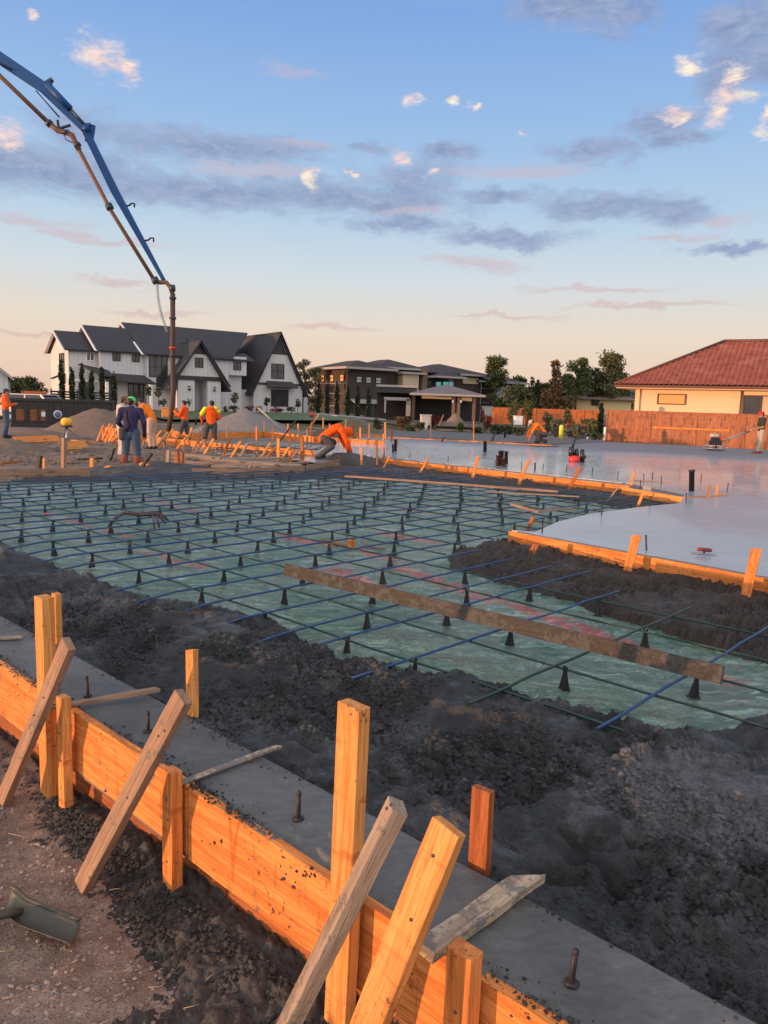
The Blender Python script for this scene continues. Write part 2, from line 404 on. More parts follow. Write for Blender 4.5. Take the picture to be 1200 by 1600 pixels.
def build_ground():
    xs = prog(-900, 900, -2.9, .9, .014, 1.05, 40); ys = prog(-60, 1500, 1.5, 4.6, .014, 1.035, 40)
    X, Y = np.meshgrid(xs, ys, indexing='ij')
    m, t, b = newmat('bare_dirt'); g = t.n('ShaderNodeNewGeometry').outputs['Position']
    n1 = t.noise(g, .8, 5, .6); n2 = t.noise(g, 7, 6, .7); n3 = t.noise(g, 90, 4, .7); sx_ = t.n('ShaderNodeSeparateXYZ', i={0: g})
    c = t.mix(t.ss(n2, .35, .65), (.185, .128, .100), (.32, .245, .20))
    c = t.mix(t.ss(n1, .48, .66), c, (.15, .12, .105))
    vo = t.n('ShaderNodeTexVoronoi', i={'Vector': g, 'Scale': 75.0}); vo2 = t.n('ShaderNodeTexVoronoi', i={'Vector': g, 'Scale': 190.0})
    peb = t.m('MULTIPLY', t.m('SUBTRACT', 1.0, t.ss(vo.outputs[0], .1, .5)), t.ss(n2, .40, .58))
    c = t.mix(t.m('MULTIPLY', peb, .5), c, t.mix(vo.outputs[1], (.13, .10, .09), (.30, .25, .22)))
    grass = t.m('MULTIPLY', t.ss(sx_.outputs[1], 42, 52), t.ss(t.noise(g, .25, 4, .6), .40, .56))
    c = t.mix(grass, c, t.mix(n2, (.045, .052, .018), (.10, .09, .035)))
    h = t.m('ADD', t.m('MULTIPLY', peb, .8), t.m('ADD', n3, t.m('MULTIPLY', t.m('SUBTRACT', 1, vo2.outputs[0]), .5)))
    setb(t, b, col=c, rough=.92, spec=.2, nor=bump(t, h, .9, .010))
    Z = ghf(X, Y)
    tag(grid_mesh('ground', X, Y, Z, m), kind='structure')
build_ground()

# membrane outline in site coordinates (a, c)
MEMB = [(3.25, 8.9), (3.12, 7.5), (3.18, 6.3), (3.28, 5.5), (3.42, 5.0), (3.6, 4.5), (3.42, 3.8), (3.26, 3.35), (3.42, 3.0), (3.66, 2.75), (3.72, 2.35), (3.76, 1.85), (3.95, 1.35), (4.5, 1.15),
        (5.5, 1.35), (5.6, 2.1), (5.7, 2.6), (5.95, 3.3), (6.12, 4.3), (6.15, 4.9), (6.85, 5.4), (8.1, 5.55), (8.4, 5.25), (9.5, 5.6), (10.6, 5.75), (12.2, 5.75), (12.9, 6.6), (13.1, 8.0), (13.2, 10.4), (12.4, 11.8), (10.0, 13.3), (7.5, 14.2), (5.5, 15.2), (4.8, 13.6), (3.7, 10.5)]
hole_px = [((925, 1290), .12, .05, .05), ((965, 1345), .14, .05, .05), ((1060, 1260), .16, .05, .035), ((860, 1330), .05, .10, .04), ((720, 1250), .05, .07, .035), ((1100, 1380), .10, .05, .05), ((640, 1240), .045, .06, .04), ((400, 1090), .05, .08, .03), ((1010, 1180), .15, .06, .02), ((618, 1190), .055, .08, .05), ((690, 1165), .05, .05, .03), ((770, 1150), .06, .06, .04), ((905, 1265), .07, .07, .05), ((950, 1330), .045, .13, .07), ((1000, 1285), .06, .05, .06),
           ((500, 1150), .05, .07, .035), ((1150, 1450), .06, .10, .05), ((1180, 1330), .06, .06, .04), ((560, 1120), .05, .06, .03), ((820, 1215), .07, .05, .03), ((230, 1000), .06, .12, .03), ((120, 960), .1, .1, .03)]
HOLES = [(AC(G(x, y, 0)), ra, rc, d) for (x, y), ra, rc, d in hole_px]
def wethf(a, c):
    m = sdist(a, c, MEMB)+.07*fbm(a, c, 2.6, 4, 41)+.03*fbm(a, c, 14, 3, 44)
    e = sstep(m, -.13, .10)
    near = 1-sstep(a, 3.3, 5.0)
    crumb = .25+1.15*sstep(fbm(a, c, 2.0, 3, 77), -.30, .15); aw = a+.03*fbm(a, c, 9, 2, 21); cw = c+.03*fbm(a, c, 9, 2, 22)
    lump = fbm(a, c, 7, 4, 51, bil=True)*.026+fbm(a, c, 2.1, 3, 55)*.038+(fbm(aw, cw, 14, 3, 53, bil=True)*.026+fbm(aw, cw, 40, 3, 58, bil=True)*.017)*crumb
    flow = fbm(a*1.0, c*.32+a*.3, 4.0, 4, 61)*.026+(1-np.abs(fbm(a+.3*fbm(a, c, 1.2, 2, 68), c+.3*fbm(a, c, 1.2, 2, 69), 1.5, 2, 67)))**4*.055-.02
    h = -.058+(lump+flow)
    # duller, lower spoil near the slab boards
    far = sstep(a, 5.0, 6.2)
    h = h*(1-far)+(-.118+lump*1.5+fbm(a, c, 3.1, 4, 59, bil=True)*.022+fbm(a, c, 1.6, 3, 57)*.03)*far
    rise = sstep(a, 13.2, 15.2)*sstep(c, 5, 7); h = h-.02*rise
    for (ha, hc), ra, rc, d in HOLES:
        da = a-ha+.05*fbm(a, c, 7, 3, 63); dc = c-hc+.05*fbm(a, c, 7, 3, 64); q = (da/ra)**2+(dc/rc)**2
        h = h-d*2.1*np.exp(-q*1.3)+d*.25*np.exp(-((np.sqrt(q)-1.7)/.6)**2)
    # meets the troweled footing along its inner edge
    edge = sstep(a+.02*fbm(a, c, 6, 3, 24), 1.935, 2.0); h = h*edge+(-.016)*(1-edge)
    # sinks below slab level under the slab, under far dirt
    h = h*(1-e)+(-.34)*e
    return h
def build_wet():
    A = prog(1.925, 17.0, 1.93, 3.45, .0072, 1.035, .055); A = A[A >= 1.92]
    Cc = prog(-3.0, 15.4, .2, 4.3, .0078, 1.025, .06)
    a, c = np.meshgrid(A, Cc, indexing='ij')
    h = wethf(a, c)
    X = a*.683-c*.73; Y = a*.73+c*.683
    sp_ = [AC(p) for p in slab_xy]+[(3.0, -14), (40, -30), (40, 16)]
    ins = sdist(a, c, sp_) > .06
    m, t, b = newmat('placed_concrete'); g = t.n('ShaderNodeNewGeometry').outputs['Position']
    n1 = t.noise(g, 1.1, 5, .6); n2 = t.noise(g, 8, 6, .65); n3 = t.noise(g, 60, 5, .75); n4 = t.noise(g, 190, 3, .7)
    sx_ = t.n('ShaderNodeSeparateXYZ', i={0: g})
    aa = t.m('ADD', t.m('MULTIPLY', sx_.outputs[0], .683), t.m('MULTIPLY', sx_.outputs[1], .73))
    slurry = t.ss(t.m('ADD', t.m('MULTIPLY', n1, .6), t.m('MULTIPLY', n2, .4)), .46, .62)
    col = t.mix(slurry, (.056, .061, .064), (.160, .168, .176)); pale = t.ss(t.m('SUBTRACT', t.m('ADD', t.m('MULTIPLY', n1, .8), t.m('MULTIPLY', n2, .7)), t.m('MULTIPLY', t.v('LENGTH', t.v('MULTIPLY', t.v('SUBTRACT', g, (1.45, 3.0, 0)), (1.1, 1.5, 0)), out=1), .35)), .42, .72); col = t.mix(t.m('MULTIPLY', pale, .8), col, (.25, .255, .27))
    brown = t.mix(n2, (.050, .040, .032), (.115, .094, .076))
    col = t.mix(t.ss(t.m('ADD', aa, t.m('MULTIPLY', n1, 1.5)), 5.2, 6.8), col, brown)
    col = t.mix(t.m('MULTIPLY', t.ss(n3, .46, .70), .6), col, (.018, .018, .018))
    hh = t.m('ADD', t.m('ADD', t.m('MULTIPLY', n3, 1.0), t.m('MULTIPLY', n4, .8)), t.m('MULTIPLY', t.noise(g, 27, 6, .75), 1.2))
    rgh = t.m('SUBTRACT', .66, t.m('MULTIPLY', slurry, .24))
    setb(t, b, col=col, rough=rgh, nor=bump(t, hh, 1.0, .026), spec=.45)
    m.name = 'placed_concrete'; tag(grid_mesh('wet_concrete', X, Y, h, m, keep=~ins), kind='structure')
build_wet()

def build_membrane():
    A = prog(2.95, 13.6, 3.0, 5.6, .022, 1.03, .09); Cc = prog(.9, 15.4, 1.0, 8.0, .024, 1.03, .09)
    a, c = np.meshgrid(A, Cc, indexing='ij')
    wr = fbm(a+.35*fbm(a, c, .9, 2, 5), c*.45, 2.6, 4, 71, bil=True)
    rg = (1-np.abs(fbm(a*.8+.5*fbm(a, c, .8, 2, 6), c*.55-a*.3, 2.3, 3, 79)))**7; rg2 = (1-np.abs(fbm(a*.5+c*.4, c*.8+.4*fbm(a, c, 1.1, 2, 16), 3.4, 3, 80)))**8
    z = -.197+.016*rg+.011*rg2+.008*wr+.012*fbm(a, c, .7, 3, 72)+.012*np.maximum(0, fbm(a*.5+c*.35, c-a*.2, 1.7, 3, 75)-.15)*3
    X = a*.683-c*.73; Y = a*.73+c*.683
    keep = sdist(a, c, MEMB) > -.38
    m, t, b = newmat('green_poly'); g = t.n('ShaderNodeNewGeometry').outputs['Position']
    n1 = t.noise(g, .9, 5, .6); n2 = t.noise(t.v('MULTIPLY', g, (1.0, 1.6, 1)), 5, 6, .7, .8); n3 = t.noise(g, 38, 5, .7)
    wv = t.noise(t.v('ADD', t.v('MULTIPLY', g, (.42, 1.35, 1)), t.v('MULTIPLY', t.noise(g, 1.5, 3, .6, out=1), (.6, .6, 0))), 5.5, 5, .62, .9)
    rid = t.m('SUBTRACT', 1.0, t.m('MULTIPLY', t.m('ABSOLUTE', t.m('SUBTRACT', wv, .5)), 9.0), clamp=True)
    col = t.mix(t.ss(n1, .38, .62), (.13, .30, .20), (.29, .43, .34))
    col = t.mix(t.m('MULTIPLY', t.ss(n2, .42, .68), .28), col, (.42, .47, .41))
    dirt = t.ss(t.m('ADD', t.m('MULTIPLY', n3, .5), t.m('MULTIPLY', n2, .5)), .54, .64); film = t.ss(t.noise(g, 1.7, 5, .7), .50, .66); col = t.mix(t.m('MULTIPLY', film, .5), col, (.27, .27, .25))
    col = t.mix(t.m('MULTIPLY', dirt, .75), col, (.075, .072, .07))
    # red marking-paint sprayed in lines across the sheet
    sx_ = t.n('ShaderNodeSeparateXYZ', i={0: g})
    aa = t.m('ADD', t.m('MULTIPLY', sx_.outputs[0], .683), t.m('MULTIPLY', sx_.outputs[1], .73)); cc = t.m('ADD', t.m('MULTIPLY', sx_.outputs[0], -.73), t.m('MULTIPLY', sx_.outputs[1], .683))
    wob = t.m('MULTIPLY', t.m('SUBTRACT', t.noise(g, 1.3, 3, .6), .5), .5)
    red = None
    for a0, c0, c1_, wd_ in ((-5.38, 1.6, 5.3, .10), (6.2, 5.6, 7.6, .08), (5.2, 4.7, 5.6, .08), (7.3, 6.0, 6.9, .13), (4.3, 6.5, 7.6, .05), (9.3, 7.0, 10.5, .05), (4.6, 8.6, 11.0, .05), (6.5, 9.5, 12.5, .05)):
        l = t.m('SUBTRACT', 1.0, t.ss(t.m('ABSOLUTE', t.m('SUBTRACT', t.m('ADD', (aa if a0 > 0 else t.m('SUBTRACT', aa, t.m('MULTIPLY', t.m('SUBTRACT', cc, 3.1), .23))), (wob if a0 > 0 else t.m('MULTIPLY', wob, .4))), abs(a0))), wd_*.5, wd_*1.5))
        l = t.m('MULTIPLY', l, t.m('MULTIPLY', t.ss(cc, c0-.2, c0+.1), t.m('SUBTRACT', 1.0, t.ss(cc, c1_-.1, c1_+.2))))
        red = l if red is None else t.m('MAXIMUM', red, l)
    col = t.mix(t.m('MULTIPLY', red, t.ss(t.noise(g, 14, 5, .7), .36, .54)), col, (.70, .14, .11))
    h = t.m('ADD', t.m('MULTIPLY', rid, 1.6), t.m('ADD', t.m('MULTIPLY', n2, .8), t.m('MULTIPLY', n3, .14)))
    setb(t, b, col=col, rough=t.m('ADD', .24, t.m('MULTIPLY', dirt, .4)), spec=.5, coat=.2, coatr=.2, nor=bump(t, h, 1.0, .045))
    o = grid_mesh('vapor_barrier', X, Y, z, m, keep=keep)
    tag(o, 'wrinkled green plastic sheet spread under the blue rebar mat', 'plastic sheet')
build_membrane()

# troweled footing strip along the near form
def build_footing():
    A = np.arange(1.554, 1.9401, .0060); Cc = np.arange(-2.2, 8.5, .012)
    a, c = np.meshgrid(A, Cc, indexing='ij')
    z = -.006+.0035*fbm(a, c, 3, 4, 81)+.0016*fbm(a, c, 26, 4, 85)+.0010*fbm(a, c*.3, 30, 3, 82)
    onb = sstep(1.592-a, 0, .006); z += onb*(.004+.014*np.maximum(-.4, fbm(a, c, 9, 4, 90)+.05))
    rough_e = sstep(1.635+.035*fbm(a, c, 3, 3, 88)-a, 0, .03); z += rough_e*(fbm(a, c, 40, 3, 83, bil=True)*.009-.006)
    crust = sstep(fbm(a, c, 1.3, 3, 84), .18, .4)*sstep(1.80-a, -.02, .1); z += crust*(.007+.010*fbm(a, c, 22, 3, 86, bil=True))
    z[0, :] = -.30; z[-1, :] = -.30
    X = a*.683-c*.73; Y = a*.73+c*.683
    tag(grid_mesh('concrete_footing', X, Y, z, MATS['troweled_footing']), kind='structure')
build_footing()

# finished slab
def build_slab():
    m, t, b = newmat('finished_slab'); g = t.n('ShaderNodeNewGeometry').outputs['Position']
    n1 = t.noise(g, .35, 5, .6); n2 = t.noise(t.v('MULTIPLY', g, (1.0, 2.2, 1)), 2.2, 6, .65, .6); n3 = t.noise(g, 26, 4, .7)
    sx_ = t.n('ShaderNodeSeparateXYZ', i={0: g})
    # moisture: bleed water on the near part, dry towards the fence
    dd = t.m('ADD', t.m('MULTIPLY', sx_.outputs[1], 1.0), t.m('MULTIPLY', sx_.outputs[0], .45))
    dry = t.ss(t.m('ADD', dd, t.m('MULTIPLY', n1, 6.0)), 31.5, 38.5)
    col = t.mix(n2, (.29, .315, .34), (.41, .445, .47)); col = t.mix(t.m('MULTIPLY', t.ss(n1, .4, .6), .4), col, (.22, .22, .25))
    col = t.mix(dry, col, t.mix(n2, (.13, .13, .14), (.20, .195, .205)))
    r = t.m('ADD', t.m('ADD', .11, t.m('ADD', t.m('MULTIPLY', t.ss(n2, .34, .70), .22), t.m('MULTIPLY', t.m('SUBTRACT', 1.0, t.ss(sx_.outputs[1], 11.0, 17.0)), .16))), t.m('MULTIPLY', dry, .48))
    h = t.m('ADD', t.m('MULTIPLY', n2, 1.0), t.m('MULTIPLY', n3, .05))
    setb(t, b, col=col, rough=r, spec=.5, coat=t.m('MULTIPLY', t.m('SUBTRACT', 1.0, dry), .25), coatr=.05, nor=bump(t, h, .5, .016))
    P = [(p.x, p.y) for p in slab_xy]
    e = slab_xy[-1]+(slab_xy[-1]-slab_xy[-2]).normalized()*14
    P += [(e.x, e.y), (40, 4), (40, 29.2)]+[(G(x, y, 0).x, G(x, y, 0).y) for x, y in [(1200, 703.5), (1072, 696), (945, 690.5), (861, 695.5), (740, 688.5), (584, 681.5), (520, 688)]]
    mb = MB(); k = len(P)
    mb.add([(x, y, 0) for x, y in P]+[(x, y, -.22) for x, y in P], [tuple(range(k))]+[(i, i+k, (i+1) % k+k, (i+1) % k) for i in range(k)])
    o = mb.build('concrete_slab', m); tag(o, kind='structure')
    # check orientation of the top
    if o.data.polygons[0].normal.z < 0:
        o.data.flip_normals()
    # dry pad behind the far form boards
    m2 = simple('dry_pad', (.105, .103, .108), .85, var=.25, sc=1.5, bmp=.004)
    P2 = [G(540, 680, -.03), G(740, 687, -.03), G(861, 694, -.03), G(945, 690, -.03), G(945, 688.5, -.03), G(850, 682, -.03), G(740, 676, -.03), G(560, 671.5, -.03)]
    mb = MB(); k = len(P2)
    mb.add([tuple(p) for p in P2]+[(p.x, p.y, -.25) for p in P2], [tuple(range(k))]+[(i, i+k, (i+1) % k+k, (i+1) % k) for i in range(k)])
    o = mb.build('driveway', m2); tag(o, kind='structure')
build_slab()

# spilled concrete against the foot of the near form
def build_spill():
    A = np.arange(.72, 1.63, .0095); Cc = np.arange(.3, 6.5, .0105)
    a, c = np.meshgrid(A, Cc, indexing='ij'); X = a*.683-c*.73; Y = a*.73+c*.683
    wdt = 1.22+.16*fbm(a*0, c, .9, 3, 91)+.05*fbm(a, c, 7, 3, 92)-.16*np.exp(-((c-1.9)/.35)**2)+.22*sstep(-c, -1.45, -.9)*0
    t = sstep(a, wdt-.22, 1.56)
    tongue = np.exp(-((c-1.75)/.42)**2)*sstep(a, .70, 1.1)
    t = np.maximum(t, tongue*.75)
    z = -.500+(.098-.05*sstep(c, 2.9, 3.6))*t+.018*fbm(a, c, 6, 3, 95, bil=True)*t+(.020*fbm(a, c, 15, 3, 97, bil=True)+.014*fbm(a, c, 42, 3, 98, bil=True))*sstep(t, .03, .25)+.004*fbm(a, c, 90, 2, 98)
    keep = z > ghf(X, Y)-.02
    tag(grid_mesh('spilled_concrete', X, Y, z, MATS['wet_mix'], keep=keep), kind='structure')
build_spill()

# pebbles and straw on the near dirt
def ico():
    t = (1+5**.5)/2; v = np.array([(-1, t, 0), (1, t, 0), (-1, -t, 0), (1, -t, 0), (0, -1, t), (0, 1, t), (0, -1, -t), (0, 1, -t), (t, 0, -1), (t, 0, 1), (-t, 0, -1), (-t, 0, 1)])/1.9
    f = np.array([(0, 11, 5), (0, 5, 1), (0, 1, 7), (0, 7, 10), (0, 10, 11), (1, 5, 9), (5, 11, 4), (11, 10, 2), (10, 7, 6), (7, 1, 8), (3, 9, 4), (3, 4, 2), (3, 2, 6), (3, 6, 8), (3, 8, 9), (4, 9, 5), (2, 4, 11), (6, 2, 10), (8, 6, 7), (9, 8, 1)])
    return v, f
def scatter(name, pts, sizes, mat, smooth=False, label=None, flat=.6, kind='stuff'):
    v, f = ico(); n = len(pts)
    R = np.random.rand(n, 1, 3)*.6+.7; ang = np.random.rand(n)*6.28
    V = v[None]*R*np.array([1, 1, flat]); V = V*(1+.55*(np.random.rand(n, 12, 1)-.5)); V = V*sizes[:, None, None]
    ca, sa = np.cos(ang)[:, None], np.sin(ang)[:, None]
    V = np.stack([V[..., 0]*ca-V[..., 1]*sa, V[..., 0]*sa+V[..., 1]*ca, V[..., 2]], -1)+pts[:, None]
    Fq = (f[None]+12*np.arange(n)[:, None, None]).reshape(-1, 3)
    o = np_mesh(name, V.reshape(-1, 3), Fq, mat, smooth=smooth)
    tag(o, label, name.replace('_', ' '), kind=kind); return o
m, t, b = newmat('pebble'); g = t.n('ShaderNodeNewGeometry').outputs['Position']; vv = t.noise(g, 55, 2, .5)
setb(t, b, col=t.ramp(vv, [(.3, (.15, .115, .10)), (.5, (.24, .18, .15)), (.68, (.34, .28, .25))]), rough=.85)
def near_pebbles():
    n = 42000; a = np.random.uniform(-.3, 1.32, n); c = np.random.uniform(.9, 6.2, n)
    X = a*.683-c*.73; Y = a*.73+c*.683
    k = fbm(X, Y, 2.5, 3, 15)+np.random.uniform(-.5, .5, n) > -.12; X, Y, a = X[k], Y[k], a[k]
    s = .0024+.0095*np.random.rand(len(X))**4
    Z = ghf(X, Y)+s*.2
    scatter('pebbles', np.stack([X, Y, Z], -1), s, MATS['pebble'], label='brown and grey pebbles strewn over the dirt in the lower left')
near_pebbles()
def crumbs():
    n = 60000; a = np.random.uniform(1.945, 3.3, n); c = np.random.uniform(.1, 5.5, n)
    k = fbm(a, c, 2.0, 3, 77)+np.random.uniform(-.25, .25, n) > -.08; a, c = a[k], c[k]
    z = wethf(a, c); s = .004+.012*np.random.rand(len(a))**3
    k = z > -.12; a, c, z, s = a[k], c[k], z[k], s[k]
    P1 = np.stack([a*.683-c*.73, a*.73+c*.683, z-s*.10], -1)
    # crumbs left along the board top and on the spill
    n = 4200; c2 = np.random.uniform(.3, 7.5, n); a2 = 1.580+np.random.normal(0, .016, n); k = fbm(a2*0, c2, 2.0, 3, 23)+np.random.uniform(-.3, .3, n) > .05
    a2, c2 = a2[k], c2[k]; s2 = .0015+.0075*np.random.rand(len(a2))**3
    P2 = np.stack([a2*.683-c2*.73, a2*.73+c2*.683, s2*.3+.0*a2], -1)
    n = 16000; a3 = np.random.uniform(1.10, 1.52, n); c3 = np.random.uniform(.9, 6, n); s3 = .003+.010*np.random.rand(n)**3
    X, Y = a3*.683-c3*.73, a3*.73+c3*.683
    P3 = np.stack([X, Y, -.490+.085*sstep(a3, 1.10, 1.56)*(1-.5*sstep(c3, 2.9, 3.6))], -1)
    # spatter stuck to the board face and loose bits on the strip
    q = []
    for (px, py, sx_, sy_, n_) in [(470, 1362, 26, 22, 46), (492, 1350, 10, 12, 14), (443, 1372, 6, 5, 6), (160, 1150, 5, 18, 20), (166, 1215, 3, 22, 14), (170, 1238, 4, 4, 8), (335, 1315, 14, 6, 8), (620, 1500, 12, 12, 10), (30, 1080, 16, 14, 12), (820, 1585, 14, 8, 10)]:
        for _ in range(n_): p = OnA(px+random.gauss(0, sx_*.6), py+random.gauss(0, sy_*.6), 1.5525); q.append((p.x, p.y, p.z))
    P4 = np.array(q); P4 = P4[(P4[:, 2] < .0) & (P4[:, 2] > -.29)]; s4 = .0025+.0065*np.random.rand(len(P4))**2.5
    n = 2600; c5 = np.random.uniform(.2, 7, n); e = np.random.rand(n) < .5; a5 = np.where(e, 1.60+np.abs(np.random.normal(0, .035, n)), 1.935-np.abs(np.random.normal(0, .03, n))); k = fbm(a5*0, c5, 1.7, 3, 29)+np.random.uniform(-.3, .3, n) > .0; a5, c5 = a5[k], c5[k]
    s5 = .0015+.006*np.random.rand(len(a5))**3; P5 = np.stack([a5*.683-c5*.73, a5*.73+c5*.683, np.full(len(a5), -.005)], -1)
    P1 = np.concatenate([P1, P4, P5]); s = np.concatenate([s, s4, s5])
    scatter('concrete_crumbs', np.concatenate([P1, P2, P3]), np.concatenate([s, s2, s3]), MATS['placed_concrete'], smooth=False, label='dark crumbs of fresh concrete along the near form', flat=.8)
crumbs()
simple('straw', (.34, .26, .17), .8)
def straw():
    mb = MB()
    for px, py, L, ang in [(205, 1520, .05, .5), (190, 1560, .05, .9), (245, 1545, .05, .3), (30, 1310, .12, -.3), (60, 1325, .08, -.5), (90, 1320, .07, 1.0), (140, 1465, .06, .4), (15, 1490, .07, .4),
                            (25, 1560, .08, .5), (330, 1530, .05, .8), (180, 1395, .05, .1), (72, 1395, .06, 1.2), (110, 1340, .05, .9), (300, 1580, .05, .4), (50, 1450, .04, .0), (170, 1600, .06, .6)]:
        p = G(px, py, -.44); q = [p+Vector((math.cos(ang), math.sin(ang), 0))*L*s_+Vector((0, 0, .008+random.uniform(0, .012)))+Vector((random.uniform(-.006, .006), random.uniform(-.006, .006), 0)) for s_ in (-.5, 0, .5)]
        mb.tube(q, [.0013, .0016, .0008], 5)
    tag(mb.build('straw', MATS['straw']), 'pale dry straw bits scattered on the lower left dirt', 'straw', kind='stuff')
straw()

# ------------------------------------------------------------ lumber
def board(name, p0, p1, wdt, th, nrm, mat, parent=None, label=None, cat=None, group=None, chip=.0015, cut0=0.0, cut1=0.0, bevel=.0025):
    """plank from p0 to p1 (centre line); local X along it, Z across its width, Y out of its face"""
    p0, p1 = Vector(p0), Vector(p1); L = (p1-p0).length; ex = (p1-p0)/L
    ey = Vector(nrm); ey = (ey-ex*ey.dot(ex)).normalized(); ez = ex.cross(ey)
    n = max(2, min(60, int(L/.12)+2)); V = []; Fc = []
    bow = random.uniform(-1, 1)*L*.0012
    for i in range(n):
        s_ = i/(n-1)
        for (yy, zz) in ((-1, -1), (1, -1), (1, 1), (-1, 1)):
            x = s_*L
            if i == n-1: x += cut1*zz*wdt/2
            if i == 0: x += cut0*zz*wdt/2
            V.append((x+(random.uniform(-1, 1)*chip if i in (0, n-1) else 0), yy*th/2+random.uniform(-1, 1)*chip*.4+bow*math.sin(math.pi*s_), zz*wdt/2+random.uniform(-1, 1)*chip))
    for i in range(n-1):
        for j in range(4): Fc.append((i*4+j, i*4+(j+1) % 4, (i+1)*4+(j+1) % 4, (i+1)*4+j))
    Fc += [(3, 2, 1, 0), tuple(range((n-1)*4, n*4))]
    mb = MB(); mb.add(V, Fc); o = mb.build(name, MATS[mat], None, bevel)
    o.data.flip_normals() if False else None
    o.matrix_world = Matrix(((ex.x, ey.x, ez.x, p0.x), (ex.y, ey.y, ez.y, p0.y), (ex.z, ey.z, ez.z, p0.z), (0, 0, 0, 1)))
    if parent is not None:
        o.parent = parent; o.matrix_parent_inverse = Matrix.Translation(parent.location).inverted()
    return tag(o, label, cat, group)
NA = -A_AX
simple('nail', (.10, .09, .085), .45, metal=.8)
def nails(o, pts, r=.0045):
    for x, z in pts:
        mb = MB(); mb.lathe([(r, 0), (r, .003), (r*.3, .005)], 8, Matrix.Translation((x, 0, z)) @ Matrix.Rotation(-math.pi/2, 4, 'X'))
        mb.build('nail', MATS['nail'], o)
# near form: upper and lower boards
def fb(c0, c1, z0, z1, a, th, mat, label):
    return board('form_board', W(a, c0, (z0+z1)/2), W(a, c1, (z0+z1)/2), z1-z0, th, NA, mat, label=label, cat='form board', group='boards of the near form', chip=.002)
fb(7.9, 3.53, -.295, .004, 1.571, .038, 'fir_board', 'upper orange form board left of the tall paired stakes')
fb(3.52, 2.46, -.290, .006, 1.571, .038, 'fir_board', 'upper orange form board between the two short left stakes, streaked with drips')
fb(2.45, -1.6, -.300, -.002, 1.571, .038, 'fir_board', 'long upper orange form board behind the big upright post')
fb(7.9, 2.30, -.55, -.305, 1.640, .036, 'red_lumber', 'lower form board under the left half of the near form')  # both lower boards: recess shade put into their darker red colour
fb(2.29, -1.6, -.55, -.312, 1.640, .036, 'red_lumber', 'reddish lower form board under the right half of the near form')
fb(7.9, -2.0, -.10, -.009, 1.941, .006, 'grey_lumber', 'thin pale strip along the inner edge of the troweled footing')
def stake(px, pyt, a, zb, w_, th, mat, label, px_b=None, cut=.0, nl=(), group=None, nrm=None, name='wooden_stake'):
    top = OnA(px, pyt, a); bot = Vector((top.x, top.y, zb))
    if px_b is not None:
        q = AC(top); s_ = (px_b-px)/F_PX*2.3; bot = bot+Vector((s_*.73, -s_*.683, 0))*1.0
    o = board(name, bot, top, w_, th, nrm or NA, mat, label=label, cat='stake', group=group, cut1=cut, chip=.0012)
    if nl: nails(o, [(x_, z_) for x_, z_ in nl]); [setattr(q, 'location', (0, th/2, 0)) for q in o.children]
    return o
NG = 'stakes and posts of the near form'
stake(69, 932, 1.497, -.62, .088, .060, 'fresh_lumber', 'tall pale stake at far left, crossed by the first brace', group=NG)
stake(88, 927, 1.968, -.40, .055, .038, 'fresh_lumber', 'slim stake just behind the tall far left stake', group=NG)
stake(99, 1088, 1.497, -.62, .062, .045, 'fresh_lumber', 'short stake level with the board beside the tall far left stake', nl=((.55, .0), (.42, .01), (.28, 0)), group=NG)
stake(300, 1015, 1.968, -.40, .062, .032, 'fresh_lumber', 'lone upright stake on the inner footing edge above the second brace', group=NG, cut=.2)
stake(269, 1203, 1.510, -.62, .070, .050, 'fir_board', 'short stake with nails against the form under the second spreader', nl=((.58, .0), (.5, .01), (.32, 0), (.2, .01)), group=NG)
stake(553, 1100, 1.505, -.62, .092, .046, 'fresh_lumber', 'big square upright post in the centre foreground', px_b=536, group=NG, name='wooden_post', nl=((.62, .01), (.60, -.02)))
stake(755, 1232, 1.975, -.40, .072, .030, 'red_lumber', 'short reddish stake standing in the dark concrete at right', group=NG)
stake(726, 1482, 1.505, -.62, .080, .052, 'fir_board', 'short thick stake at the bottom right below the caked spreader', nl=((.55, .0), (.45, .01)), group=NG)
def brace(pb, ab, pt, at, w_, th, mat, label, nrm=None, nl=()):
    b_, t_ = OnA(*pb, ab), OnA(*pt, at)
    o = board('diagonal_brace', b_, t_, w_, th, nrm or (NA+Vector((0, 0, .12))), mat, label=label, cat='brace', group='braces leaning on the near form', chip=.0015)
    if nl: nails(o, nl); [setattr(q, 'location', (0, th/2, 0)) for q in o.children]
    return o
brace((0, 1262), 1.30, (108, 1005), 1.43, .082, .036, 'worn_lumber', 'worn brown brace leaning across the tall far left stake', nl=((.75, .01), (.62, -.01)))
brace((128, 1385), 1.26, (287, 1088), 1.45, .078, .036, 'worn_lumber', 'worn brown brace planted in the dirt beside the spilled concrete', nl=((.80, .0), (.84, .015), (.5, .01)))
brace((412, 1680), 1.20, (622, 1258), 1.40, .060, .046, 'grey_lumber', 'weathered narrow brace crossing the big upright post', nrm=NA+Vector((-.5, .5, .1)), nl=((.9, .0), (.92, .01)))
brace((545, 1680), 1.25, (702, 1290), 1.46, .090, .040, 'fresh_lumber', 'wide clean orange brace right of the big upright post', nl=((.62, .0), (.45, .01)))
def spreader(pa, pb, z, w_, th, mat, label, dz=0):
    return board('form_spreader', G(*pa, z), G(*pb, z+dz), w_, th, (0, 0, 1), mat, label=label, cat='spreader', group='spreaders laid across the near footing', chip=.004, cut1=(1.3 if w_ > .06 else .5))
spreader((-40, 999), (33, 995), .012, .045, .016, 'grey_lumber', 'thin grey spreader cut off by the left edge of the view')
spreader((76, 1106), (247, 1077), .020, .034, .018, 'worn_lumber', 'warped thin spreader across the footing behind the first brace', .02)
